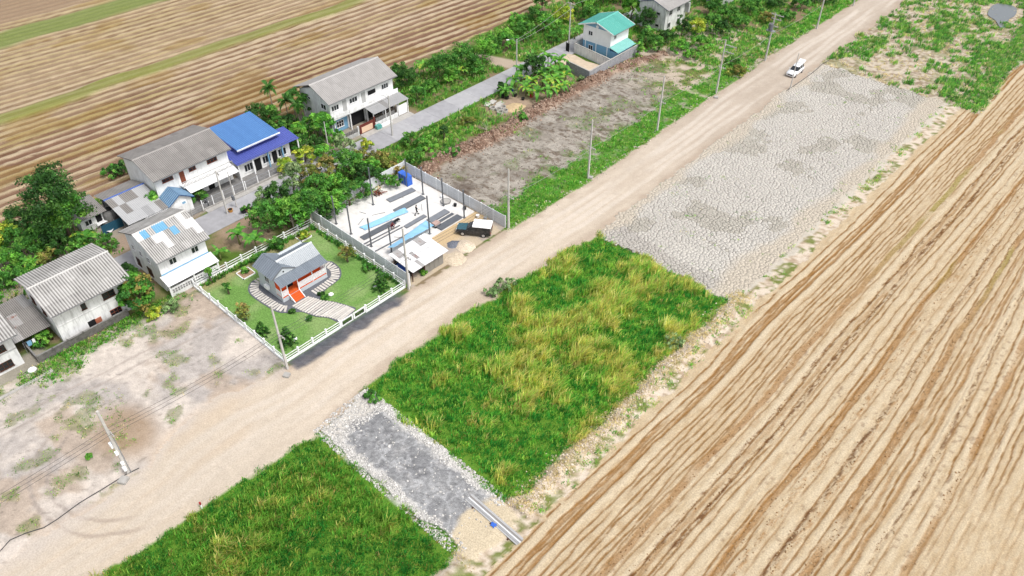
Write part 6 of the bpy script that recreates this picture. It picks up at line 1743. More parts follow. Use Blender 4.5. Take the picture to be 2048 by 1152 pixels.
Bu(1480, 55, 2.2, 2.0, 'mid', 'bush in the middle of the shrubs left of the transformer')
Bu(1530, 45, 2.0, 1.8, 'olive', 'olive bush on the dry plot behind the transformer')
Bu(1575, 40, 1.8, 1.8, 'mid', 'low bush left of the far road pole')
Bu(1620, 5, 2.4, 2.0, 'dark', 'dark bush at the top edge by the far road pole')
Bu(1660, 8, 1.8, 1.8, 'mid', 'low bush at the top edge right of the far road pole')
Bu(35, 500, 3.4, 2.0, 'mid', 'mid-green bush between the left edge and the big tree')
Bu(75, 555, 2.2, 1.6, 'fresh', 'bright low bush beside the bare earth patch')
Bu(5, 575, 2.0, 1.6, 'mid', 'bush at the left edge by the street')
Bu(120, 505, 3.2, 2.0, 'dark', 'dark bush in the shade of the big dark tree')
Bu(80, 460, 3.2, 1.8, 'mid', 'bush at the field edge beside the big dark tree')
Bu(165, 505, 2.4, 1.5, 'mid', 'bush at the right foot of the big dark tree')
Bu(605, 430, 3.4, 1.8, 'fresh', 'light bush in the heart of the thicket')
Bu(655, 438, 2.6, 1.5, 'dark', 'dark bush at the foot of the precast back wall')
Bu(575, 445, 3.2, 1.7, 'mid', 'bush between the thicket and the garden corner')
Bu(620, 370, 3.2, 1.8, 'olive', 'olive bush on the street side of the thicket')
Bu(680, 385, 3.0, 1.8, 'fresh', 'light bush in the upper thicket behind the site')
Bu(725, 395, 2.8, 1.7, 'mid', 'bush behind the middle of the precast back wall')
Bu(745, 350, 2.6, 1.7, 'fresh', 'light bush above the far half of the thicket')
Bu(720, 330, 2.4, 1.6, 'olive', 'olive bush by the street below the row house gate')
Bu(790, 375, 1.6, 1.3, 'mid', 'low bush by the blue bundle corner outside the site')
Bu(855, 300, 1.8, 1.8, 'fresh', 'low light bush on the green slope by the street')
Bu(900, 310, 1.4, 1.6, 'mid', 'low bush on the green slope above the earth ridge')
Bu(830, 325, 1.8, 1.8, 'mid', 'low bush on the green slope nearest the site corner')
Bu(935, 250, 1.2, 1.4, 'olive', 'low olive bush by the street above the dead branch')

# dead branches on the slope
t = thing('dead_branch', 'bleached dead branch lying on the green slope above the earth ridge', 'branch', at(972, 262))
for i in range(9):
    a = hr.uniform(0, 2 * PI); mb = MB(); L_ = hr.uniform(.8, 2.0)
    mb.tube([(0, 0, .15), (math.cos(a) * L_ * .5, math.sin(a) * L_ * .5, .55), (math.cos(a + .4) * L_, math.sin(a + .4) * L_, .5 + hr.uniform(0, .6))], [.06, .04, .015], 5); mb.build('twig', BARKP, t)

# young firs in the garden: whorls of drooping branches
def fir(label, u, v, h, r, seed):
    rng = np.random.default_rng(seed)
    t = thing('young_fir', label, 'fir tree', tuple(at(u, v)), 0, 'young firs in the garden')
    MB().tube([(0, 0, 0), (0, 0, h)], [.07, .02], 6).build('trunk', BARK, t)
    for k in range(7):
        f = k / 6
        z = h * (.14 + .8 * f); rr = r * (1 - f * .85)
        m = 8 - k // 2
        for j in range(m):
            a = 2 * PI * j / m + k * .7 + rng.uniform(-.15, .15)
            d = np.array([math.cos(a), math.sin(a), 0])
            cl = np.array([[*(d * rr * q + [0, 0, z - .18 * rr * q * q]), .09] for q in (.25, .45, .65, .85, 1.0)])
            link('branch', leaf_mesh('branch', rng, cl, 9, .13, GREENS['dark'] + GREENS['mid'], elong=2.2), t)
fir('young fir at the left front of the lawn beside the corner pole', 525, 668, 2.0, .95, 1)
fir('tall young fir right behind the corner pole', 577, 688, 2.9, 1.2, 2)
fir('young fir in the right front corner of the lawn', 762, 578, 2.6, 1.25, 3)

# banana plants: each big leaf its own piece
def strip_leaf(name, L, W, n, bend, cols, seed, notch=0.0):
    rng = np.random.default_rng(seed)
    V, F, CO = [], [], []
    for i in range(n + 1):
        s = i / n
        x = L * (s - bend * s ** 3 * .35); z = L * (.35 * s - bend * s * s * .75)
        w = W * math.sin(PI * min(1, .08 + .92 * s) ** .8) ** .7 * .5 if i < n else .01
        dz = w * .35
        j = 1 - notch * rng.random()
        V += [(x, -w * j, z + dz - .1 * w), (x, 0, z), (x, w * j, z + dz - .1 * w)]
        c = np.array(cols[rng.integers(0, len(cols))]); CO += [c, c * 1.12, c]
    for i in range(n):
        b = i * 3
        F += [(b, b + 3, b + 4, b + 1), (b + 1, b + 4, b + 5, b + 2)]
    return np_mesh(name, np.array(V), np.array(F), M_LEAF, np.array(CO), smooth=True)
BANL = [strip_leaf('leaf', 2.6, .75, 8, b_, GREENS['fresh'] + GREENS['mid'], i, .25) for i, b_ in enumerate((.55, .9, 1.25))]
BANY = [strip_leaf('leaf', 2.4, .68, 8, b_, GREENS['yellow'] + GREENS['fresh'], i + 9, .3) for i, b_ in enumerate((.6, 1.0, 1.3))]
STEMM = pm('banana_stem', C(150, 158, 92), 0.8, 0.25, 5, 0.2)
def banana(label, u, v, h, nl, seed, sc=1.0, yel=False, name='banana_plant', cat='banana plant'):
    rng = random.Random(seed)
    t = thing(name, label, cat, tuple(at(u, v)), rng.uniform(0, 6), 'banana plants')
    MB().tube([(0, 0, -.05), (.05, .03, h * .5), (.02, .08, h)], [.14, .11, .06], 8).build('stem', STEMM, t, smooth=True)
    for i in range(nl):
        k = rng.randrange(3)
        link('leaf', (BANY if yel and rng.random() < .6 else BANL)[k], t, (0, 0, h - .1 + rng.uniform(-.15, .1)), (rng.uniform(-.2, .2), -rng.uniform(.05, .75), 2 * PI * i / nl + rng.uniform(-.35, .35)), sc * rng.uniform(.75, 1.1))
bl = [(1030, 178, 'leftmost of the big banana clump beside the lamp pole', 1.8, 1), (1052, 192, 'at the lower left of the banana clump above the pots', 1.6, 1), (1075, 200, 'directly above the black pots in the banana clump', 1.6, 1), (1098, 200, 'above the red bin in the banana clump', 1.8, 1), (1120, 192, 'in the lower right of the banana clump near the blue drum', 1.8, 1),
      (1085, 172, 'in the middle of the banana clump', 2.2, 0), (1108, 168, 'right of the dark tree in the banana clump', 2.4, 0), (1130, 172, 'at the right end of the banana clump by the block wall', 1.9, 1), (1065, 145, 'at the back of the banana clump by the street', 2.4, 0), (1095, 142, 'at the back of the clump with large dark leaves', 2.6, 0), (1118, 148, 'at the back right of the clump near the sandy yard', 2.4, 0), (1140, 182, 'small yellowish one at the right foot of the clump', 1.2, 1),
      (1042, 162, 'in front of the lamp pole inside the clump', 2.0, 0), (1078, 155, 'behind the middle of the clump beside the dark tree', 2.5, 0), (1098, 184, 'in the centre front of the clump', 1.9, 1), (1112, 182, 'behind the blue drum in the clump', 2.0, 1), (1064, 182, 'between the pots and the dark tree', 1.8, 1), (1122, 160, 'at the right rear of the clump beside the sandy yard', 2.2, 0)]
for i, (u, v, lab, h_, ye) in enumerate(bl): banana('banana plant ' + lab, u, v, h_ * 1.15, 10, 40 + i, 1.1 if h_ > 1.3 else .6, bool(ye))
banana('banana plant standing alone at the street left of the clump', 1010, 196, 1.5, 10, 60, .95)
banana('yellowing banana plant before the bush row by the field', 921, 158, 1.7, 10, 61, .9, True)
banana('banana plant with dry skirt at the left end of the bush row', 848, 152, 2.2, 9, 62, .95, True)
banana('banana plant right of the row of palms below the row house', 607, 272, 2.0, 8, 63, .9, True)
banana('banana plant with long leaves behind the garden fence, left one', 480, 488, 1.8, 9, 64, 1.05)
banana('banana plant with long leaves behind the garden fence, right one', 515, 500, 1.9, 9, 65, 1.05)
banana('banana plant behind the left end of the garden fence', 442, 520, 1.4, 8, 66, .8)
banana('spiky pale banana plant in front of the teal metal fence', 176, 488, 1.3, 12, 67, 1.1, True)
banana('small palm-like banana plant on the bare earth left of the patched house', 70, 540, 1.3, 9, 68, .9, True)
banana('banana plant by the stained wall of the old house', 1298, 82, 2.2, 9, 69, .95)
banana('small banana plant at the street behind the teal-roofed house', 1149, 78, 1.8, 8, 70, .85)

# slender palms before the gable of the row house
def frond_mesh(seed, L=1.9):
    rng = np.random.default_rng(seed)
    V, F, CO = [], [], []
    n = 20
    def pt(s): return np.array([L * s * (1 - .2 * s * s), 0, L * (.45 * s - .85 * s * s)])
    for i in range(1, n + 1):
        s = i / n; p = pt(s); l = .55 * math.sin(PI * (.15 + .8 * s)) + .1
        for sg in (-1, 1):
            b = len(V)
            tip = p + [l * .55, sg * l * .75, -l * .35]
            V += [p + [-.08, 0, 0], p + [.10, 0, 0], tip]; F.append((b, b + 1, b + 2))
            c = np.array((GREENS['dark'] + GREENS['mid'])[rng.integers(0, 8)]); CO += [c, c, c]
    return np_mesh('frond', np.array(V), np.array(F), M_LEAF, np.array(CO))
FR = [frond_mesh(i, L_) for i, L_ in enumerate((1.7, 2.0, 1.5))]
for i, (u, v, h_, lab) in enumerate(((549, 234, 5.6, 'tallest slender palm standing apart at the field edge'), (593, 243, 5.8, 'slender palm in the middle of the palm group'), (612, 247, 5.0, 'slender palm nearest the row house gable'), (578, 240, 3.6, 'shorter slender palm at the left of the group'), (603, 256, 4.4, 'slender palm at the front of the group'), (622, 236, 4.2, 'slender palm against the gable wall'))):
    t = thing('slender_palm', lab, 'palm tree', tuple(at(u, v)), i * 1.1, 'slender palms by the row house')
    MB().tube([(0, 0, -.1), (.08, 0, h_ * .5), (.02, .05, h_)], [.10, .08, .06], 8).build('trunk', BARKP, t)
    for k in range(15): link('frond', FR[k % 3], t, (0, 0, h_), (0, -hr.uniform(-.5, .9), 2 * PI * k / 15 + hr.uniform(-.2, .2)))

# ------------------------------------------------------------------ poles and wires
PCN = pm('pole_concrete', C(226, 222, 216), 0.9, 0.08, 2.0, 0.15, 0.25, C(180, 174, 168))
M_CER = pm('insulator', C(200, 196, 190), 0.3, 0.05, 3, 0)
M_WIRE = pm('wire', (0.05, 0.05, 0.05), 0.6, 0.1, 3, 0)
M_WIREL = pm('aluminium_wire', C(196, 194, 190), 0.5, 0.1, 3, 0)
def pole(label, x, y, h, arms=(), tilt=(0, 0), w=0.26, cat='pole', name='concrete_pole', group='concrete poles along the dirt road'):
    t = thing(name, label, cat, (x, y, 0), 0, group)
    a = w / 2
    b_ = a * .62
    mb = MB()
    mb.add([(-a, -a, -.3), (a, -a, -.3), (a, a, -.3), (-a, a, -.3), (-b_, -b_, h), (b_, -b_, h), (b_, b_, h), (-b_, b_, h)], [(3, 2, 1, 0), (4, 5, 6, 7), (0, 1, 5, 4), (1, 2, 6, 5), (2, 3, 7, 6), (3, 0, 4, 7)])
    mb.build('shaft', PCN, t)
    for (z, L, off_) in arms:
        ar = MB(); ar.b2(off_ - L / 2, off_ + L / 2, .12, .22, z - .06, z + .06); ar = ar.build('crossarm', PCN, t)
        mb = MB(); mb.bar((.0, .17, z - .5), (off_ + L * .3, .17, z - .06), .04); mb.build('brace', M_PIPE, ar)
        for k in range(4):
            xx = off_ - L / 2 + .1 + k * (L - .2) / 3
            MB().tube([(xx, .17, z + .06), (xx, .17, z + .12), (xx, .17, z + .22)], [.04, .07, .05], 8).build('insulator', M_CER, ar)
    t.rotation_euler = (tilt[0], tilt[1], 0)
    return t
RP = [(575, 738, 10.0, 'leaning over the garden corner beside the road'), (818, 578, 9.8, 'beside the tin shed at the site corner'), (1017, 456, 9.9, 'at the right end of the precast wall'), (1176, 357, 10.2, 'on the green verge, second beyond the building site'), (1314, 262, 10.0, 'on the green verge, third beyond the building site')]
pts = []
for u, v, h_, lab in RP:
    p = at(u, v); pts.append(p)
    pole('pale concrete pole ' + lab, p.x, p.y, h_, [(h_ * .53, 1.5, .1)])
p = at(1432, 187); pts.append(p)
pole('pale concrete pole with two crossarms near its top, on the verge', p.x, p.y, 10.2, [(9.3, 2.4, 1.0), (8.1, 2.0, .9), (5.0, 1.4, .1)])
p = at(1530, 122); pts.append(p)
t = pole('pale concrete pole carrying a grey transformer', p.x, p.y, 9.6, [(9.2, 2.6, .4), (8.4, 2.0, .3), (7.0, 2.0, 0)])
mb = MB(); mb.cyl(-.1, -.45, 6.4, 7.6, .42, n=14); tr_ = mb.build('transformer', M_STEEL, t)
for k in range(3): MB().cyl(-.35 + k * .25, -.45, 7.6, 7.85, .05, n=8).build('bushing', M_CER, tr_)
MB().b2(-.8, .8, -.9, .0, 6.25, 6.35).build('platform', M_PIPE, t)
for u, v, h_, lab in ((1633, 58, 10.2, 'far up the road with a crossarm at mid height'), (1706, 12, 9.8, 'farthest up the road at the top edge')):
    p = at(u, v); pts.append(p); pole('pale concrete pole ' + lab, p.x, p.y, h_, [(h_ * .8, 2.0, .3)])
p = at(1580, 178)
pole('thin pale pole on the mud side of the road before the white car', p.x, p.y, 7.0, [], w=.16)
ps = at(257, 945)
t = pole('pale service pole with white meter boxes on the sandy plot', ps.x, ps.y, 9.6, [(6.4, 1.5, .1)], w=.34)
for z, dx, dy, s_, nm in ((1.1, .25, -.2, .42, 'meter_box'), (1.9, .22, -.15, .30, 'meter_box'), (3.6, .24, -.2, .34, 'switch_box'), (4.4, -.3, -.2, .5, 'lamp_box')):
    MB().box((dx, dy, z), (s_, .3, s_ * 1.1)).build(nm, W_CLEAN, t)
mb = MB(); mb.tube([(.2, .2, 0), (.19, .19, 5.5)], .05, 6); mb.build('conduit', M_PIPE, t)
mb = MB(); mb.tube([(-.2, .2, 0), (-.19, .19, 3.0)], .06, 6); mb.build('conduit', M_PIPE, t)
for (u, v, sx, sy, lab) in ((248, 962, .9, .9, 'white concrete block beside the service pole'), (574, 752, .75, .7, 'white concrete block at the foot of the garden corner pole'), (1180, 356, .8, .6, 'white concrete block beside the second verge pole'), (1432, 196, .7, .6, 'pale block beside the double-arm pole')):
    p = at(u, v)
    bm = bmesh.new(); bmesh.ops.create_cube(bm, size=1.0); bmesh.ops.bevel(bm, geom=bm.edges, offset=.08, segments=2, affect='EDGES')
    m_ = bpy.data.meshes.new('marker_block'); bm.to_mesh(m_); bm.free(); m_.materials.append(M_CONC)
    tag(link('marker_block', m_, None, (p.x, p.y, .14), (0, 0, .5), (sx, sy, .34)), lab, 'concrete block')
p = at(404, 1016)
t = thing('marker_post', 'small white marker post with red top at the edge of the tall grass', 'marker post', (p.x, p.y, 0)); MB().cyl(0, 0, -.05, .6, .09, n=10).build('post', W_CLEAN, t); MB().cyl(0, 0, .6, .95, .095, n=10).build('red_top', pm('red_paint', C(186, 52, 58), .5, .1, 3, 0), t)
# street poles
def spole(label, u, v, h_, arms=(), lamp=False, w=.22):
    p = at(u, v)
    t = pole(label, p.x, p.y, h_, arms, w=w, name='street_pole', group='poles along the concrete street')
    if lamp:
        lm = MB(); lm.tube([(0, 0, h_ * .92), (-.5, -.6, h_ * 1.02), (-.9, -1.1, h_ * 1.0)], .035, 6); lm = lm.build('lamp_arm', M_PIPE, t)
        MB().box((-1.05, -1.28, h_ * .995), (.22, .5, .1), rz=-.7).build('lamp_head', W_CLEAN, lm)
    return p
s1 = spole('tall street pole with top crossarm beside the teal-roofed house wall', 1137, 100, 9.6, [(9.3, 1.8, 0), (8.7, 1.2, 0)])
s2 = spole('street lamp pole at the left edge of the banana clump', 1033, 158, 7.8, [], True)
s3 = spole('street lamp pole before the row house awning', 785, 272, 7.4, [], True)
s4 = spole('street pole with a grey box before the long white house', 455, 428, 7.4, [(6.8, 1.0, 0)])
s5 = spole('thinner street pole next to the one with the box', 474, 415, 6.2, [], w=.14)
s6 = spole('plain street pole below the palms at the street corner', 657, 298, 5.0, [], w=.16)
MB().box((s5.x, s5.y - .2, 1.8), (.4, .3, .7)).build('switch_box', M_STEEL, bpy.data.objects['street_pole.004']).location = -bpy.data.objects['street_pole.004'].location

def wire(label, a, b_, sag, r=.022, mat=None, n=18):
    a, b_ = Vector(a), Vector(b_)
    pp = [a.lerp(b_, i / n) - Vector((0, 0, sag * 4 * (i / n) * (1 - i / n))) for i in range(n + 1)]
    mb = MB(); mb.tube(pp, r, 5)
    return tag(mb.build('power_line', mat or M_WIRE), label, 'wire', 'overhead power lines')
nm = ['sandy plot left of the service pole', 'sandy plot right of the service pole', 'garden beside the road', 'site entrance by the tin shed']
chain = [(Vector((ps.x - .6, ps.y - 27, 0)), 6.4)] + [(Vector((ps.x, ps.y, 0)), 6.4)] + [(pts[0], 5.5), (pts[1], 5.4), (pts[2], 5.45)]
for i in range(4):
    (a, za), (b_, zb) = chain[i], chain[i + 1]
    for k, nn in ((-1, 'left'), (0, 'middle'), (1, 'right')):
        wire('%s of three wires over the %s' % (nn, nm[i]), (a.x + k * .5 + .1, a.y + .17, za + .2), (b_.x + k * .5 + .1, b_.y + .17, zb + .2), .45, .017)
for i, lab in ((2, 'right end of the precast wall to the next verge pole'), (3, 'second verge pole to the third'), (4, 'third verge pole to the double-arm pole'), (5, 'double-arm pole to the transformer pole'), (6, 'transformer pole to the far pole')):
    a, b_ = pts[i], pts[i + 1]
    wire('thin pale wire from the ' + lab, (a.x + .1, a.y + .17, 5.5), (b_.x + .1, b_.y + .17, 5.3), .4, .018, M_WIREL)
wire('upper pale wire between the tall street pole and the lamp pole', (s1.x - .8, s1.y, 9.5), (s2.x, s2.y, 7.7), .4, .022, M_WIREL)
wire('lower pale wire between the tall street pole and the lamp pole', (s1.x + .5, s1.y, 8.8), (s2.x, s2.y, 7.3), .5, .022, M_WIREL)
wire('pale wire from the tall street pole to beyond the top edge', (s1.x + .8, s1.y, 9.5), (s1.x + 1, s1.y + 40, 9.6), .7, .022, M_WIREL)
wire('dark wire along the street from the boxed pole to the corner pole', (s4.x, s4.y, 7.0), (s6.x, s6.y, 4.9), .3, .02)
wire('dark wire along the street from the corner pole to the row house pole', (s6.x, s6.y, 4.9), (s3.x, s3.y, 7.0), .3, .02)
# cable on the sand
cp = [at(u, v, .06) for u, v in ((-40, 1062), (20, 1022), (60, 995), (110, 972), (160, 935), (205, 902), (245, 955 - 35), (280, 935))]
cp = [at(u, v, .06) for u, v in ((-40, 1075), (0, 1040), (35, 1010), (60, 1000), (95, 985), (140, 955), (190, 932), (240, 948), (276, 936))]
cp = [at(u, v, .06) for u, v in ((-50, 1090), (-5, 1108), (20, 1080), (52, 1066), (88, 1055), (115, 1038), (160, 1005), (210, 975), (250, 950), (278, 936))]
mb = MB(); mb.tube(cp, .05, 6); tag(mb.build('ground_cable', M_WIRE), 'black cable snaking over the sandy plot to the service pole', 'cable')
cp = [at(u, v, .06) for u, v in ((1572, 182), (1590, 170), (1612, 155), (1632, 140), (1645, 128), (1662, 118), (1690, 105), (1730, 80))]
mb = MB(); mb.tube(cp, .05, 6); tag(mb.build('ground_cable', M_WIRE), 'black cable along the mud side of the road behind the white car', 'cable')

# ------------------------------------------------------------------ vehicles
mp_, nt, b = new_mat('car_white'); b.inputs['Base Color'].default_value = (.72, .73, .74, 1); b.inputs['Roughness'].default_value = .25; b.inputs['Coat Weight'].default_value = .6; nt.links.new(_mix(nt, _map(nt, _noise(nt, 3, 3), .4, .7, 0, .12), (.74, .75, .76), (.5, .46, .4)), b.inputs['Base Color']); CARW = mp_
mp_, nt, b = new_mat('car_black'); b.inputs['Roughness'].default_value = .3; b.inputs['Coat Weight'].default_value = .5; nt.links.new(_mix(nt, _map(nt, _noise(nt, 3, 3), .45, .75, 0, .35), (.016, .017, .02), (.12, .11, .1)), b.inputs['Base Color']); CARB = mp_
mp_, nt, b = new_mat('hood_teal'); b.inputs['Roughness'].default_value = .3; b.inputs['Coat Weight'].default_value = .5; nt.links.new(_mix(nt, _map(nt, _noise(nt, 3, 3), .45, .75, 0, .3), C(52, 104, 118), (.12, .16, .17)), b.inputs['Base Color']); CART = mp_
TYRE = pm('tyre', (.02, .02, .02), .9, .2, 5, .1); RIM = pm('rim', (.5, .5, .52), .35, .05, 4, 0, metal=.7)
LAMPM = pm('headlight', (.7, .72, .74), .15, .02, 4, 0); REDL = pm('tail_light', C(170, 30, 30), .3, .05, 4, 0)
def loft(rows, mat, name, parent, smooth=False):
    """rows: list of (y, [(x,z)...]) cross sections, mirrored; joined into one closed skin"""
    V, F = [], []
    n = len(rows[0][1])
    for y, prof in rows:
        V += [(x, y, z) for x, z in prof] + [(-x, y, z) for x, z in prof[::-1]]
    m = 2 * n
    for i in range(len(rows) - 1):
        for k in range(m):
            k2 = (k + 1) % m
            F.append((i * m + k, i * m + k2, (i + 1) * m + k2, (i + 1) * m + k))
    F.append(tuple(range(m))[::-1]); F.append(tuple((len(rows) - 1) * m + k for k in range(m)))
    mb = MB(); mb.add(V, F)
    return mb.build(name, mat, parent, smooth=smooth)
def wheels(t, ys, x, r=.34):
    for y in ys:
        for s in (-1, 1):
            w = MB(); w.tube([(s * (x - .11), y, r), (s * (x + .10), y, r)], r, 18); w = w.build('wheel', TYRE, t)
            mb = MB(); mb.tube([(s * (x + .101), y, r), (s * (x + .12), y, r)], r * .62, 14); mb.build('rim', RIM, w)
# white hatchback estate, bonnet towards -y, tailgate up
t = thing('white_car', 'white car with raised tailgate standing on the dirt road', 'car', (-55.9, 141.0, .02), R(2))
sec = lambda w, z0, z1: [(w * .93, z0), (w, z0 + .18), (w, z0 + .45), (w * .95, z1)]
loft([(-2.2, sec(.68, .32, .74)), (-2.1, sec(.82, .24, .84)), (-1.5, sec(.88, .22, .95)), (-.85, sec(.89, .22, 1.02)), (.6, sec(.89, .22, 1.04)), (1.7, sec(.89, .24, 1.05)), (2.1, sec(.86, .28, 1.02)), (2.2, sec(.80, .34, .9))], CARW, 'body', t, True)
loft([(-.95, [(.76, 1.0), (.74, 1.02)]), (-.15, [(.80, 1.0), (.62, 1.52)]), (.4, [(.81, 1.0), (.62, 1.62)]), (1.5, [(.81, 1.0), (.60, 1.60)]), (1.9, [(.78, 1.0), (.58, 1.52)])], M_GLASS, 'cabin_glass', t)
loft([(-.2, [(.60, 1.53), (.56, 1.56)]), (.4, [(.62, 1.60), (.58, 1.66)]), (1.5, [(.60, 1.60), (.56, 1.65)]), (1.92, [(.56, 1.53), (.52, 1.58)])], CARW, 'roof', t, True)
for s in (-1, 1):
    for y in (.35, 1.15): MB().bar((s * .83, y, 1.0), (s * .63, y + .05, 1.6), .05, .09).build('pillar', CARW, t)
    MB().box((s * .62, -2.12, .72), (.34, .16, .16)).build('headlight', LAMPM, t); MB().box((s * .74, 2.14, .85), (.16, .12, .3)).build('tail_light', REDL, t)
    MB().box((s * .98, -.55, 1.05), (.2, .12, .14)).build('wing_mirror', CARW, t)
MB().box((0, -2.19, .56), (.9, .06, .2)).build('grille', M_DARK, t)
MB().box((0, -2.21, .38), (.46, .03, .11)).build('number_plate', W_CLEAN, t)
tg = MB(); tg.bar((0, 1.92, 1.6), (0, 2.75, 1.95), 1.2, .07); tg = tg.build('tailgate', CARW, t); MB().bar((0, 2.05, 1.62), (0, 2.5, 1.81), .95, .03).build('rear_window', M_GLASS, tg)
wheels(t, (-1.4, 1.3), .8)
# black pickup with canopy
t = thing('pickup_truck', 'black pickup with teal bonnet and white canopy beside the building site', 'pickup', (-65.15, 63.45, .02), math.atan2(-.837, .548) + PI)
t.rotation_euler.z = math.atan2(-.548, -.837) + PI / 2
loft([(-2.45, sec(.74, .38, .88)), (-2.35, sec(.84, .34, .98)), (-1.6, sec(.87, .32, 1.04)), (-.95, sec(.88, .32, 1.08)), (.5, sec(.88, .32, 1.08)), (2.45, sec(.88, .36, 1.06)), (2.5, sec(.85, .4, 1.0))], CARB, 'body', t)
mb = MB(); mb.add([(-.74, -2.36, 1.0), (.74, -2.36, 1.0), (.80, -1.0, 1.10), (-.80, -1.0, 1.10), (-.74, -2.36, .95), (.74, -2.36, .95), (.80, -1.0, 1.04), (-.80, -1.0, 1.04)], [(0, 1, 2, 3), (4, 7, 6, 5), (0, 4, 5, 1), (1, 5, 6, 2), (2, 6, 7, 3), (3, 7, 4, 0)]); mb.build('bonnet', CART, t)
loft([(-1.0, [(.78, 1.05), (.76, 1.07)]), (-.35, [(.80, 1.05), (.66, 1.60)]), (.45, [(.80, 1.05), (.66, 1.64)]), (.55, [(.80, 1.05), (.66, 1.60)])], M_GLASS, 'cab_glass', t)
loft([(-.4, [(.65, 1.60), (.6, 1.66)]), (.5, [(.66, 1.63), (.6, 1.69)])], CARB, 'cab_roof', t)
for s in (-1, 1):
    MB().bar((s * .82, .5, 1.05), (s * .67, .5, 1.62), .06, .14).build('pillar', CARB, t)
    MB().box((s * .60, -2.4, .84), (.32, .14, .2)).build('headlight', LAMPM, t); MB().box((s * .8, 2.5, .85), (.12, .06, .3)).build('tail_light', REDL, t); MB().box((s * 1.0, -.75, 1.12), (.2, .1, .16)).build('wing_mirror', CARB, t)
cn = MB(); cn.b2(-.84, .84, .62, 2.48, 1.09, 1.75); cn = cn.build('canopy', CARB, t)
for s in (-1, 1): MB().b2(s * .85 - .01, s * .85 + .01, .8, 2.3, 1.25, 1.65).build('canopy_window', M_GLASS, cn)
cr_ = MB(); cr_.prism([(-.95, 1.76), (.95, 1.76), (.9, 1.88), (.5, 1.95), (-.5, 1.95), (-.9, 1.88)], 'y', -.05, 2.58); cr_.build('canopy_roof', W_CLEAN, t)
MB().box((0, -2.46, .68), (1.0, .06, .22)).build('grille', M_DARK, t); MB().box((0, -2.48, .48), (1.5, .1, .16)).build('bumper', M_STEEL, t)
wheels(t, (-1.5, 1.5), .80, .36)

# ------------------------------------------------------------------ people on the site
SKIN = pm('skin', (.28, .17, .11), .6, .08, 6, 0)
def person(label, loc, rz, joints, shirt, trousers, zsplit, hat):
    """joints: dict of posed points (metres); one continuous skinned body"""
    t = thing('person', label, 'person', loc, rz)
    J = joints
    order = ['pelvis', 'waist', 'chest', 'neck', 'head', 'crown_', 'lsh', 'lel', 'lwr', 'lha', 'rsh', 'rel', 'rwr', 'rha', 'lhip', 'lkn', 'lan', 'lto', 'rhip', 'rkn', 'ran', 'rto']
    rad = dict(pelvis=.15, waist=.13, chest=.155, neck=.06, head=.095, crown_=.085, lsh=.07, rsh=.07, lel=.048, rel=.048, lwr=.035, rwr=.035, lha=.04, rha=.04, lhip=.10, rhip=.10, lkn=.065, rkn=.065, lan=.05, ran=.05, lto=.04, rto=.04)
    E = [('pelvis', 'waist'), ('waist', 'chest'), ('chest', 'neck'), ('neck', 'head'), ('head', 'crown_'), ('chest', 'lsh'), ('lsh', 'lel'), ('lel', 'lwr'), ('lwr', 'lha'), ('chest', 'rsh'), ('rsh', 'rel'), ('rel', 'rwr'), ('rwr', 'rha'), ('pelvis', 'lhip'), ('lhip', 'lkn'), ('lkn', 'lan'), ('lan', 'lto'), ('pelvis', 'rhip'), ('rhip', 'rkn'), ('rkn', 'ran'), ('ran', 'rto')]
    V = [Vector(J[k]) for k in order]; R_ = [rad[k] for k in order]; ed = [(order.index(a), order.index(b_)) for a, b_ in E]
    for h_ in ('lha', 'rha'):
        c = Vector(J[h_]); w = Vector(J[h_[0] + 'wr']); d = (c - w).normalized(); sdv = d.cross(Vector((0, 0, 1))) if abs(d.z) < .9 else Vector((1, 0, 0)); sdv.normalize()
        for k, (o_, l_) in enumerate(((-.03, .07), (-.01, .085), (.01, .08), (.03, .065), (-.055, .03))):
            i0 = len(V); V += [c + sdv * o_ + d * .03, c + sdv * o_ * 1.15 + d * (.03 + l_)]; R_ += [.011, .009]
            ed += [(order.index(h_), i0), (i0, i0 + 1)]
    me = bpy.data.meshes.new('body'); me.from_pydata([tuple(v) for v in V], ed, [])
    o = bpy.data.objects.new('body', me); COL.objects.link(o)
    md = o.modifiers.new('skin', 'SKIN'); md.use_smooth_shade = True
    for i, s in enumerate(me.skin_vertices[0].data): s.radius = (R_[i], R_[i]); s.use_root = (i == 0)
    o.modifiers.new('sub', 'SUBSURF').levels = 1
    dg = bpy.context.evaluated_depsgraph_get()
    m2 = bpy.data.meshes.new_from_object(o.evaluated_get(dg)); bpy.data.objects.remove(o); m2.name = 'body'
    m2.materials.clear()
    for m_ in (SKIN, shirt, trousers): m2.materials.append(m_)
    hd = Vector(J['head'])
    for p in m2.polygons:
        c = p.center
        arm = min((c - Vector(J[k])).length for k in ('lwr', 'rwr', 'lha', 'rha')) < .12
        leg = min((c - Vector(J[k])).length for k in ('lhip', 'lkn', 'lan', 'rhip', 'rkn', 'ran', 'pelvis', 'lto', 'rto'))
        tor = min((c - Vector(J[k])).length for k in ('chest', 'waist', 'lsh', 'rsh', 'lel', 'rel'))
        if (c - hd).length < .17 or arm: p.material_index = 0
        else: p.material_index = 2 if leg < tor else 1
    link('body', m2, t)
    dirf = Vector((0, -1, 0))
    MB().tube([tuple(hd + Vector((0, 0, .05))), tuple(hd + Vector((0, 0, .08))), tuple(hd + Vector((0, .01, .17)))], [.115, .112, .05], 12).build('hat', hat, t)
    for k in ('lto', 'rto'):
        q = Vector(J[k]); MB().box((q.x, q.y + .04, .045), (.1, .25, .09)).build('shoe', M_DARK, t)
    return t
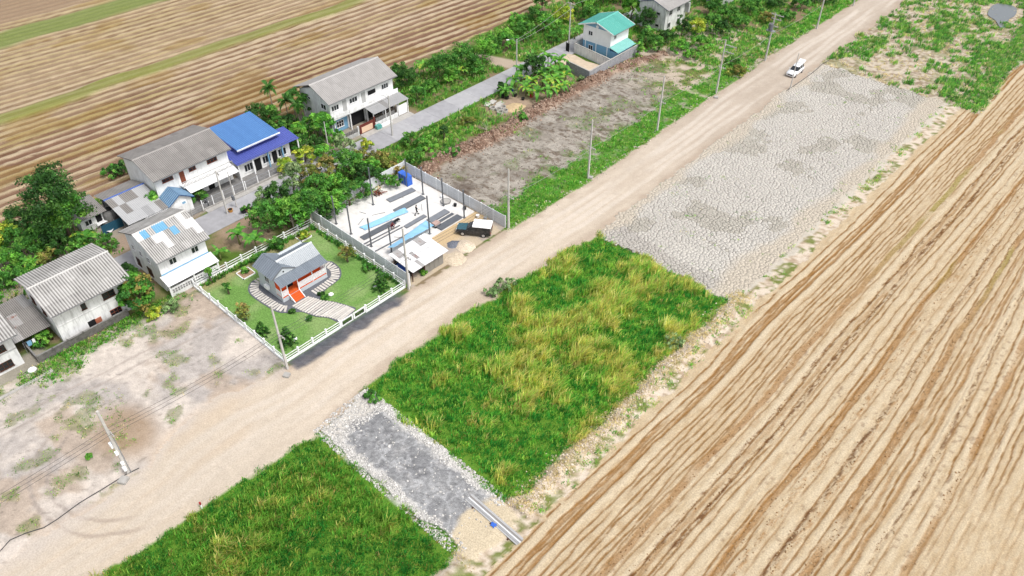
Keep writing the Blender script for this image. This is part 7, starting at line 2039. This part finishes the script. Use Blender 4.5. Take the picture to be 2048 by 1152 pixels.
blk = pm('dark_cloth', (.02, .02, .024), .9, .2, 6, .1); redc = pm('maroon_cloth', C(132, 34, 48), .9, .15, 6, .1); nav = pm('navy_cloth', (.03, .035, .06), .9, .2, 6, .1)
person('person in dark clothes walking across the building site slab', (-74.35, 60.85, .125), R(150), dict(pelvis=(0, 0, .88), waist=(0, 0, 1.05), chest=(0, -.02, 1.28), neck=(0, -.02, 1.46), head=(0, -.04, 1.56), crown_=(0, -.03, 1.63), lsh=(.19, -.02, 1.38), lel=(.27, .1, 1.12), lwr=(.25, -.05, .92), lha=(.25, -.08, .86), rsh=(-.19, -.02, 1.38), rel=(-.26, -.14, 1.14), rwr=(-.22, -.36, 1.05), rha=(-.2, -.42, 1.04), lhip=(.09, 0, .82), lkn=(.11, -.2, .48), lan=(.11, -.22, .08), lto=(.11, -.34, .04), rhip=(-.09, 0, .82), rkn=(-.1, .06, .46), ran=(-.1, .3, .12), rto=(-.1, .22, .04)), blk, blk, .9, blk)
person('person in maroon shirt crouching over work on the slab', (-74.45, 56.3, .125), R(60), dict(pelvis=(0, .1, .34), waist=(0, .08, .50), chest=(0, -.06, .72), neck=(0, -.14, .88), head=(0, -.2, .97), crown_=(0, -.21, 1.04), lsh=(.19, -.08, .82), lel=(.26, -.3, .62), lwr=(.18, -.5, .48), lha=(.16, -.56, .42), rsh=(-.19, -.08, .82), rel=(-.26, -.3, .62), rwr=(-.16, -.5, .46), rha=(-.14, -.56, .40), lhip=(.1, .06, .30), lkn=(.17, -.34, .44), lan=(.15, -.08, .08), lto=(.15, -.22, .04), rhip=(-.1, .06, .30), rkn=(-.17, -.34, .44), ran=(-.15, -.08, .08), rto=(-.15, -.22, .04)), redc, nav, .4, redc)
t = thing('cutting_bench', 'small dark tool table beside the crouching worker', 'tool table', (-75.0, 57.6, .125)); MB().b2(-.25, .25, -.5, .5, .45, .5).build('top', M_DARK, t)
for xx in (-.2, .2):
    for yy in (-.4, .4): MB().b2(xx - .025, xx + .025, yy - .025, yy + .025, 0, .45).build('leg', M_STEEL, t)

# ------------------------------------------------------------------ small things on the strip by the street
CS = pm('pale_cement_slab', C(206, 202, 194), .9, .1, 2, .2)
for u, v, rz, lab in ((985, 205, .2, 'topmost grey cement slab lying on the strip by the street'), (975, 210, .5, 'leftmost grey cement slab lying on the strip by the street'), (1000, 208, -.1, 'cement slab right of the topmost one on the strip'), (995, 214, .3, 'lowest cement slab lying above the well rings')):
    p = at(u, v); tag(MB().box((0, 0, 0), (1.0, 1.3, .12)).build('cement_slab', CS, None, (p.x, p.y, .12), (.06, .04, rz)), lab, 'slab', 'cement slabs on the strip')
ringm = MB(); a_ = np.linspace(0, 2 * PI, 18, endpoint=False)
rv = [(r * math.cos(q), r * math.sin(q), z) for r, z in ((.55, 0), (.55, .45), (.46, .45), (.46, .02)) for q in a_]
ringm.add(rv, [(i * 18 + k, i * 18 + (k + 1) % 18, (i + 1) * 18 + (k + 1) % 18, (i + 1) * 18 + k) for i in range(3) for k in range(18)])
ringme = ringm.mesh('well_ring', CS)
for u, v, lab in ((985, 219, 'concrete well ring farthest left in the group of five'), (997, 221, 'concrete well ring in the middle of the group of five'), (1006, 217, 'concrete well ring nearest the straw heap'), (1010, 224, 'concrete well ring at the right of the group of five'), (1000, 227, 'concrete well ring lowest in the group of five')):
    p = at(u, v); tag(link('well_ring', ringme, None, (p.x, p.y, 0)), lab, 'well ring', 'concrete well rings')
heap('straw_heap', 'pale heap of straw and chips beside the well rings', 'straw', at(1030, 215).x, at(1030, 215).y, 1.6, 2.0, .4, C(216, 190, 150), 71)
REDB = pm('red_plastic', C(196, 44, 48), .45, .08, 4, .05); BLUP = pm('blue_plastic', C(44, 84, 170), .45, .1, 4, .05); BLKP = pm('black_plastic', (.02, .02, .02), .5, .1, 4, .05)
def pot(label, u, v, r, h_, m, cat='pot', plant=None, name='plant_pot'):
    p = at(u, v); t = thing(name, label, cat, (p.x, p.y, 0), 0, 'pots and bins by the banana clump')
    mb = MB(); mb.tube([(0, 0, 0), (0, 0, h_ * .9), (0, 0, h_)], [r * .78, r, r * 1.08], 14); mb.build('body', m, t)
    MB().cyl(0, 0, h_, h_ + .01, r * .9, n=14).build('soil', M_DARK, t)
    if plant:
        rng = np.random.default_rng(int(u)); cl = np.concatenate([rng.normal(0, .25, (6, 3)) + [0, 0, h_ + .45], np.full((6, 1), .22)], 1)
        link('foliage', leaf_mesh('foliage', rng, cl, 16, .2, GREENS[plant]), t)
pot('red plastic bin on the ground below the banana clump', 1063, 194, .38, .75, REDB, 'bin', name='bin')
pot('blue plastic drum beside the left banana plant', 1025, 182, .25, .7, BLUP, 'drum', name='drum')
pot('blue drum at the lower right of the banana clump', 1112, 176, .3, .7, BLUP, 'drum', name='drum')
pot('black pot with green plant, leftmost of the pots', 1005, 195, .38, .5, BLKP, plant='dark')
pot('black pot with shrub, second of the pots', 1014, 198, .38, .5, BLKP, plant='mid')
pot('black pot with bushy plant in the middle of the pots', 1030, 193, .35, .5, BLKP, plant='grey')
pot('black pot left of the red bin', 1046, 200, .3, .45, BLKP)
pot('dark pot with plant directly behind the red bin', 1055, 186, .35, .6, BLKP, plant='dark')
pot('orange pot at the foot of the boxed street pole', 462, 424, .35, .5, pm('orange_plastic', C(224, 160, 80), .5, .1, 4, .05))
pot('pink-brown tub by the street before the thicket', 500, 424, .5, .5, pm('terracotta', C(206, 150, 130), .8, .1, 4, .05), plant='mid')
pot('dark tub beside the pink-brown tub by the street', 488, 426, .4, .45, BLKP, plant='mid')
pot('white cement box on the street edge before the long house', 413, 408, .4, .3, W_CLEAN)
tag(MB().b2(-.35, .35, -.02, .02, .5, 1.0).build('notice', W_CLEAN, None, at(1115, 198)), 'small white notice standing in the grass before the earth ridge', 'notice')
for u, v in ((1140, 190), (1147, 192)):
    p = at(u, v); tag(MB().cyl(0, 0, 0, 2.4, .04, n=6).build('stake', BARK, None, (p.x, p.y, 0)), 'thin wooden stake below the block wall corner' + (', left one' if u == 1140 else ', right one'), 'stake', 'stakes below the block wall')
# clothes line by the lean-to
t = thing('clothes_line', 'pale blue garments hanging on a line in the yard under the lean-to', 'laundry', at(70, 700))
for yy in (-.8, .8): MB().cyl(0, yy, 0, 1.7, .03, n=6).build('post', M_PIPE, t)
MB().bar((0, -.8, 1.65), (0, .8, 1.65), .02).build('line', M_PIPE, t); MB().b2(-.03, .03, -.4, .1, .9, 1.62).build('garment', W_BLUE, t); MB().b2(-.03, .03, .2, .5, 1.0, 1.62).build('garment', W_CLEAN, t)
# parked motorbike at the long house, parasol shapes in the yard
t = thing('motorbike', 'dark motorbike parked inside the fence of the long white house', 'motorbike', (-99.3, 41.7, .08), R(75))
for yy in (-.6, .6):
    mb = MB(); ring = [(0, yy + .26 * math.cos(a), .3 + .26 * math.sin(a)) for a in np.linspace(0, 2 * PI, 15)]; mb.tube(ring, .05, 6, cap=False); mb.build('wheel', M_DARK, t)
mb = MB(); mb.tube([(0, -.6, .3), (0, -.45, .8), (0, -.1, .55), (0, .3, .5), (0, .6, .3)], [.04, .05, .12, .12, .04], 6); mb.build('body', M_STEEL, t)
MB().b2(-.12, .12, 0, .7, .62, .74).build('seat', M_DARK, t); MB().bar((-.3, -.45, .95), (.3, -.45, .95), .04).build('handlebar', M_PIPE, t)

# pond on the rough plot
mw, nt, b = new_mat('pond_water'); b.inputs['Base Color'].default_value = (.12, .13, .13, 1); b.inputs['Roughness'].default_value = .06; b.inputs['Specular IOR Level'].default_value = .6; _bump(nt, b, _noise(nt, 3, 3), .08, .02)
pp = [at(u, v) for u, v in ((1975, 30), (1985, 12), (2010, 8), (2032, 18), (2030, 32), (2018, 40), (2012, 54), (2000, 56), (1990, 42))]
ol = outline(pp, 5)
mb = MB(); mb.add([(q.x, q.y, .16) for q in ol], [tuple(range(len(ol)))]); tag(mb.build('pond', mw), kind='structure')
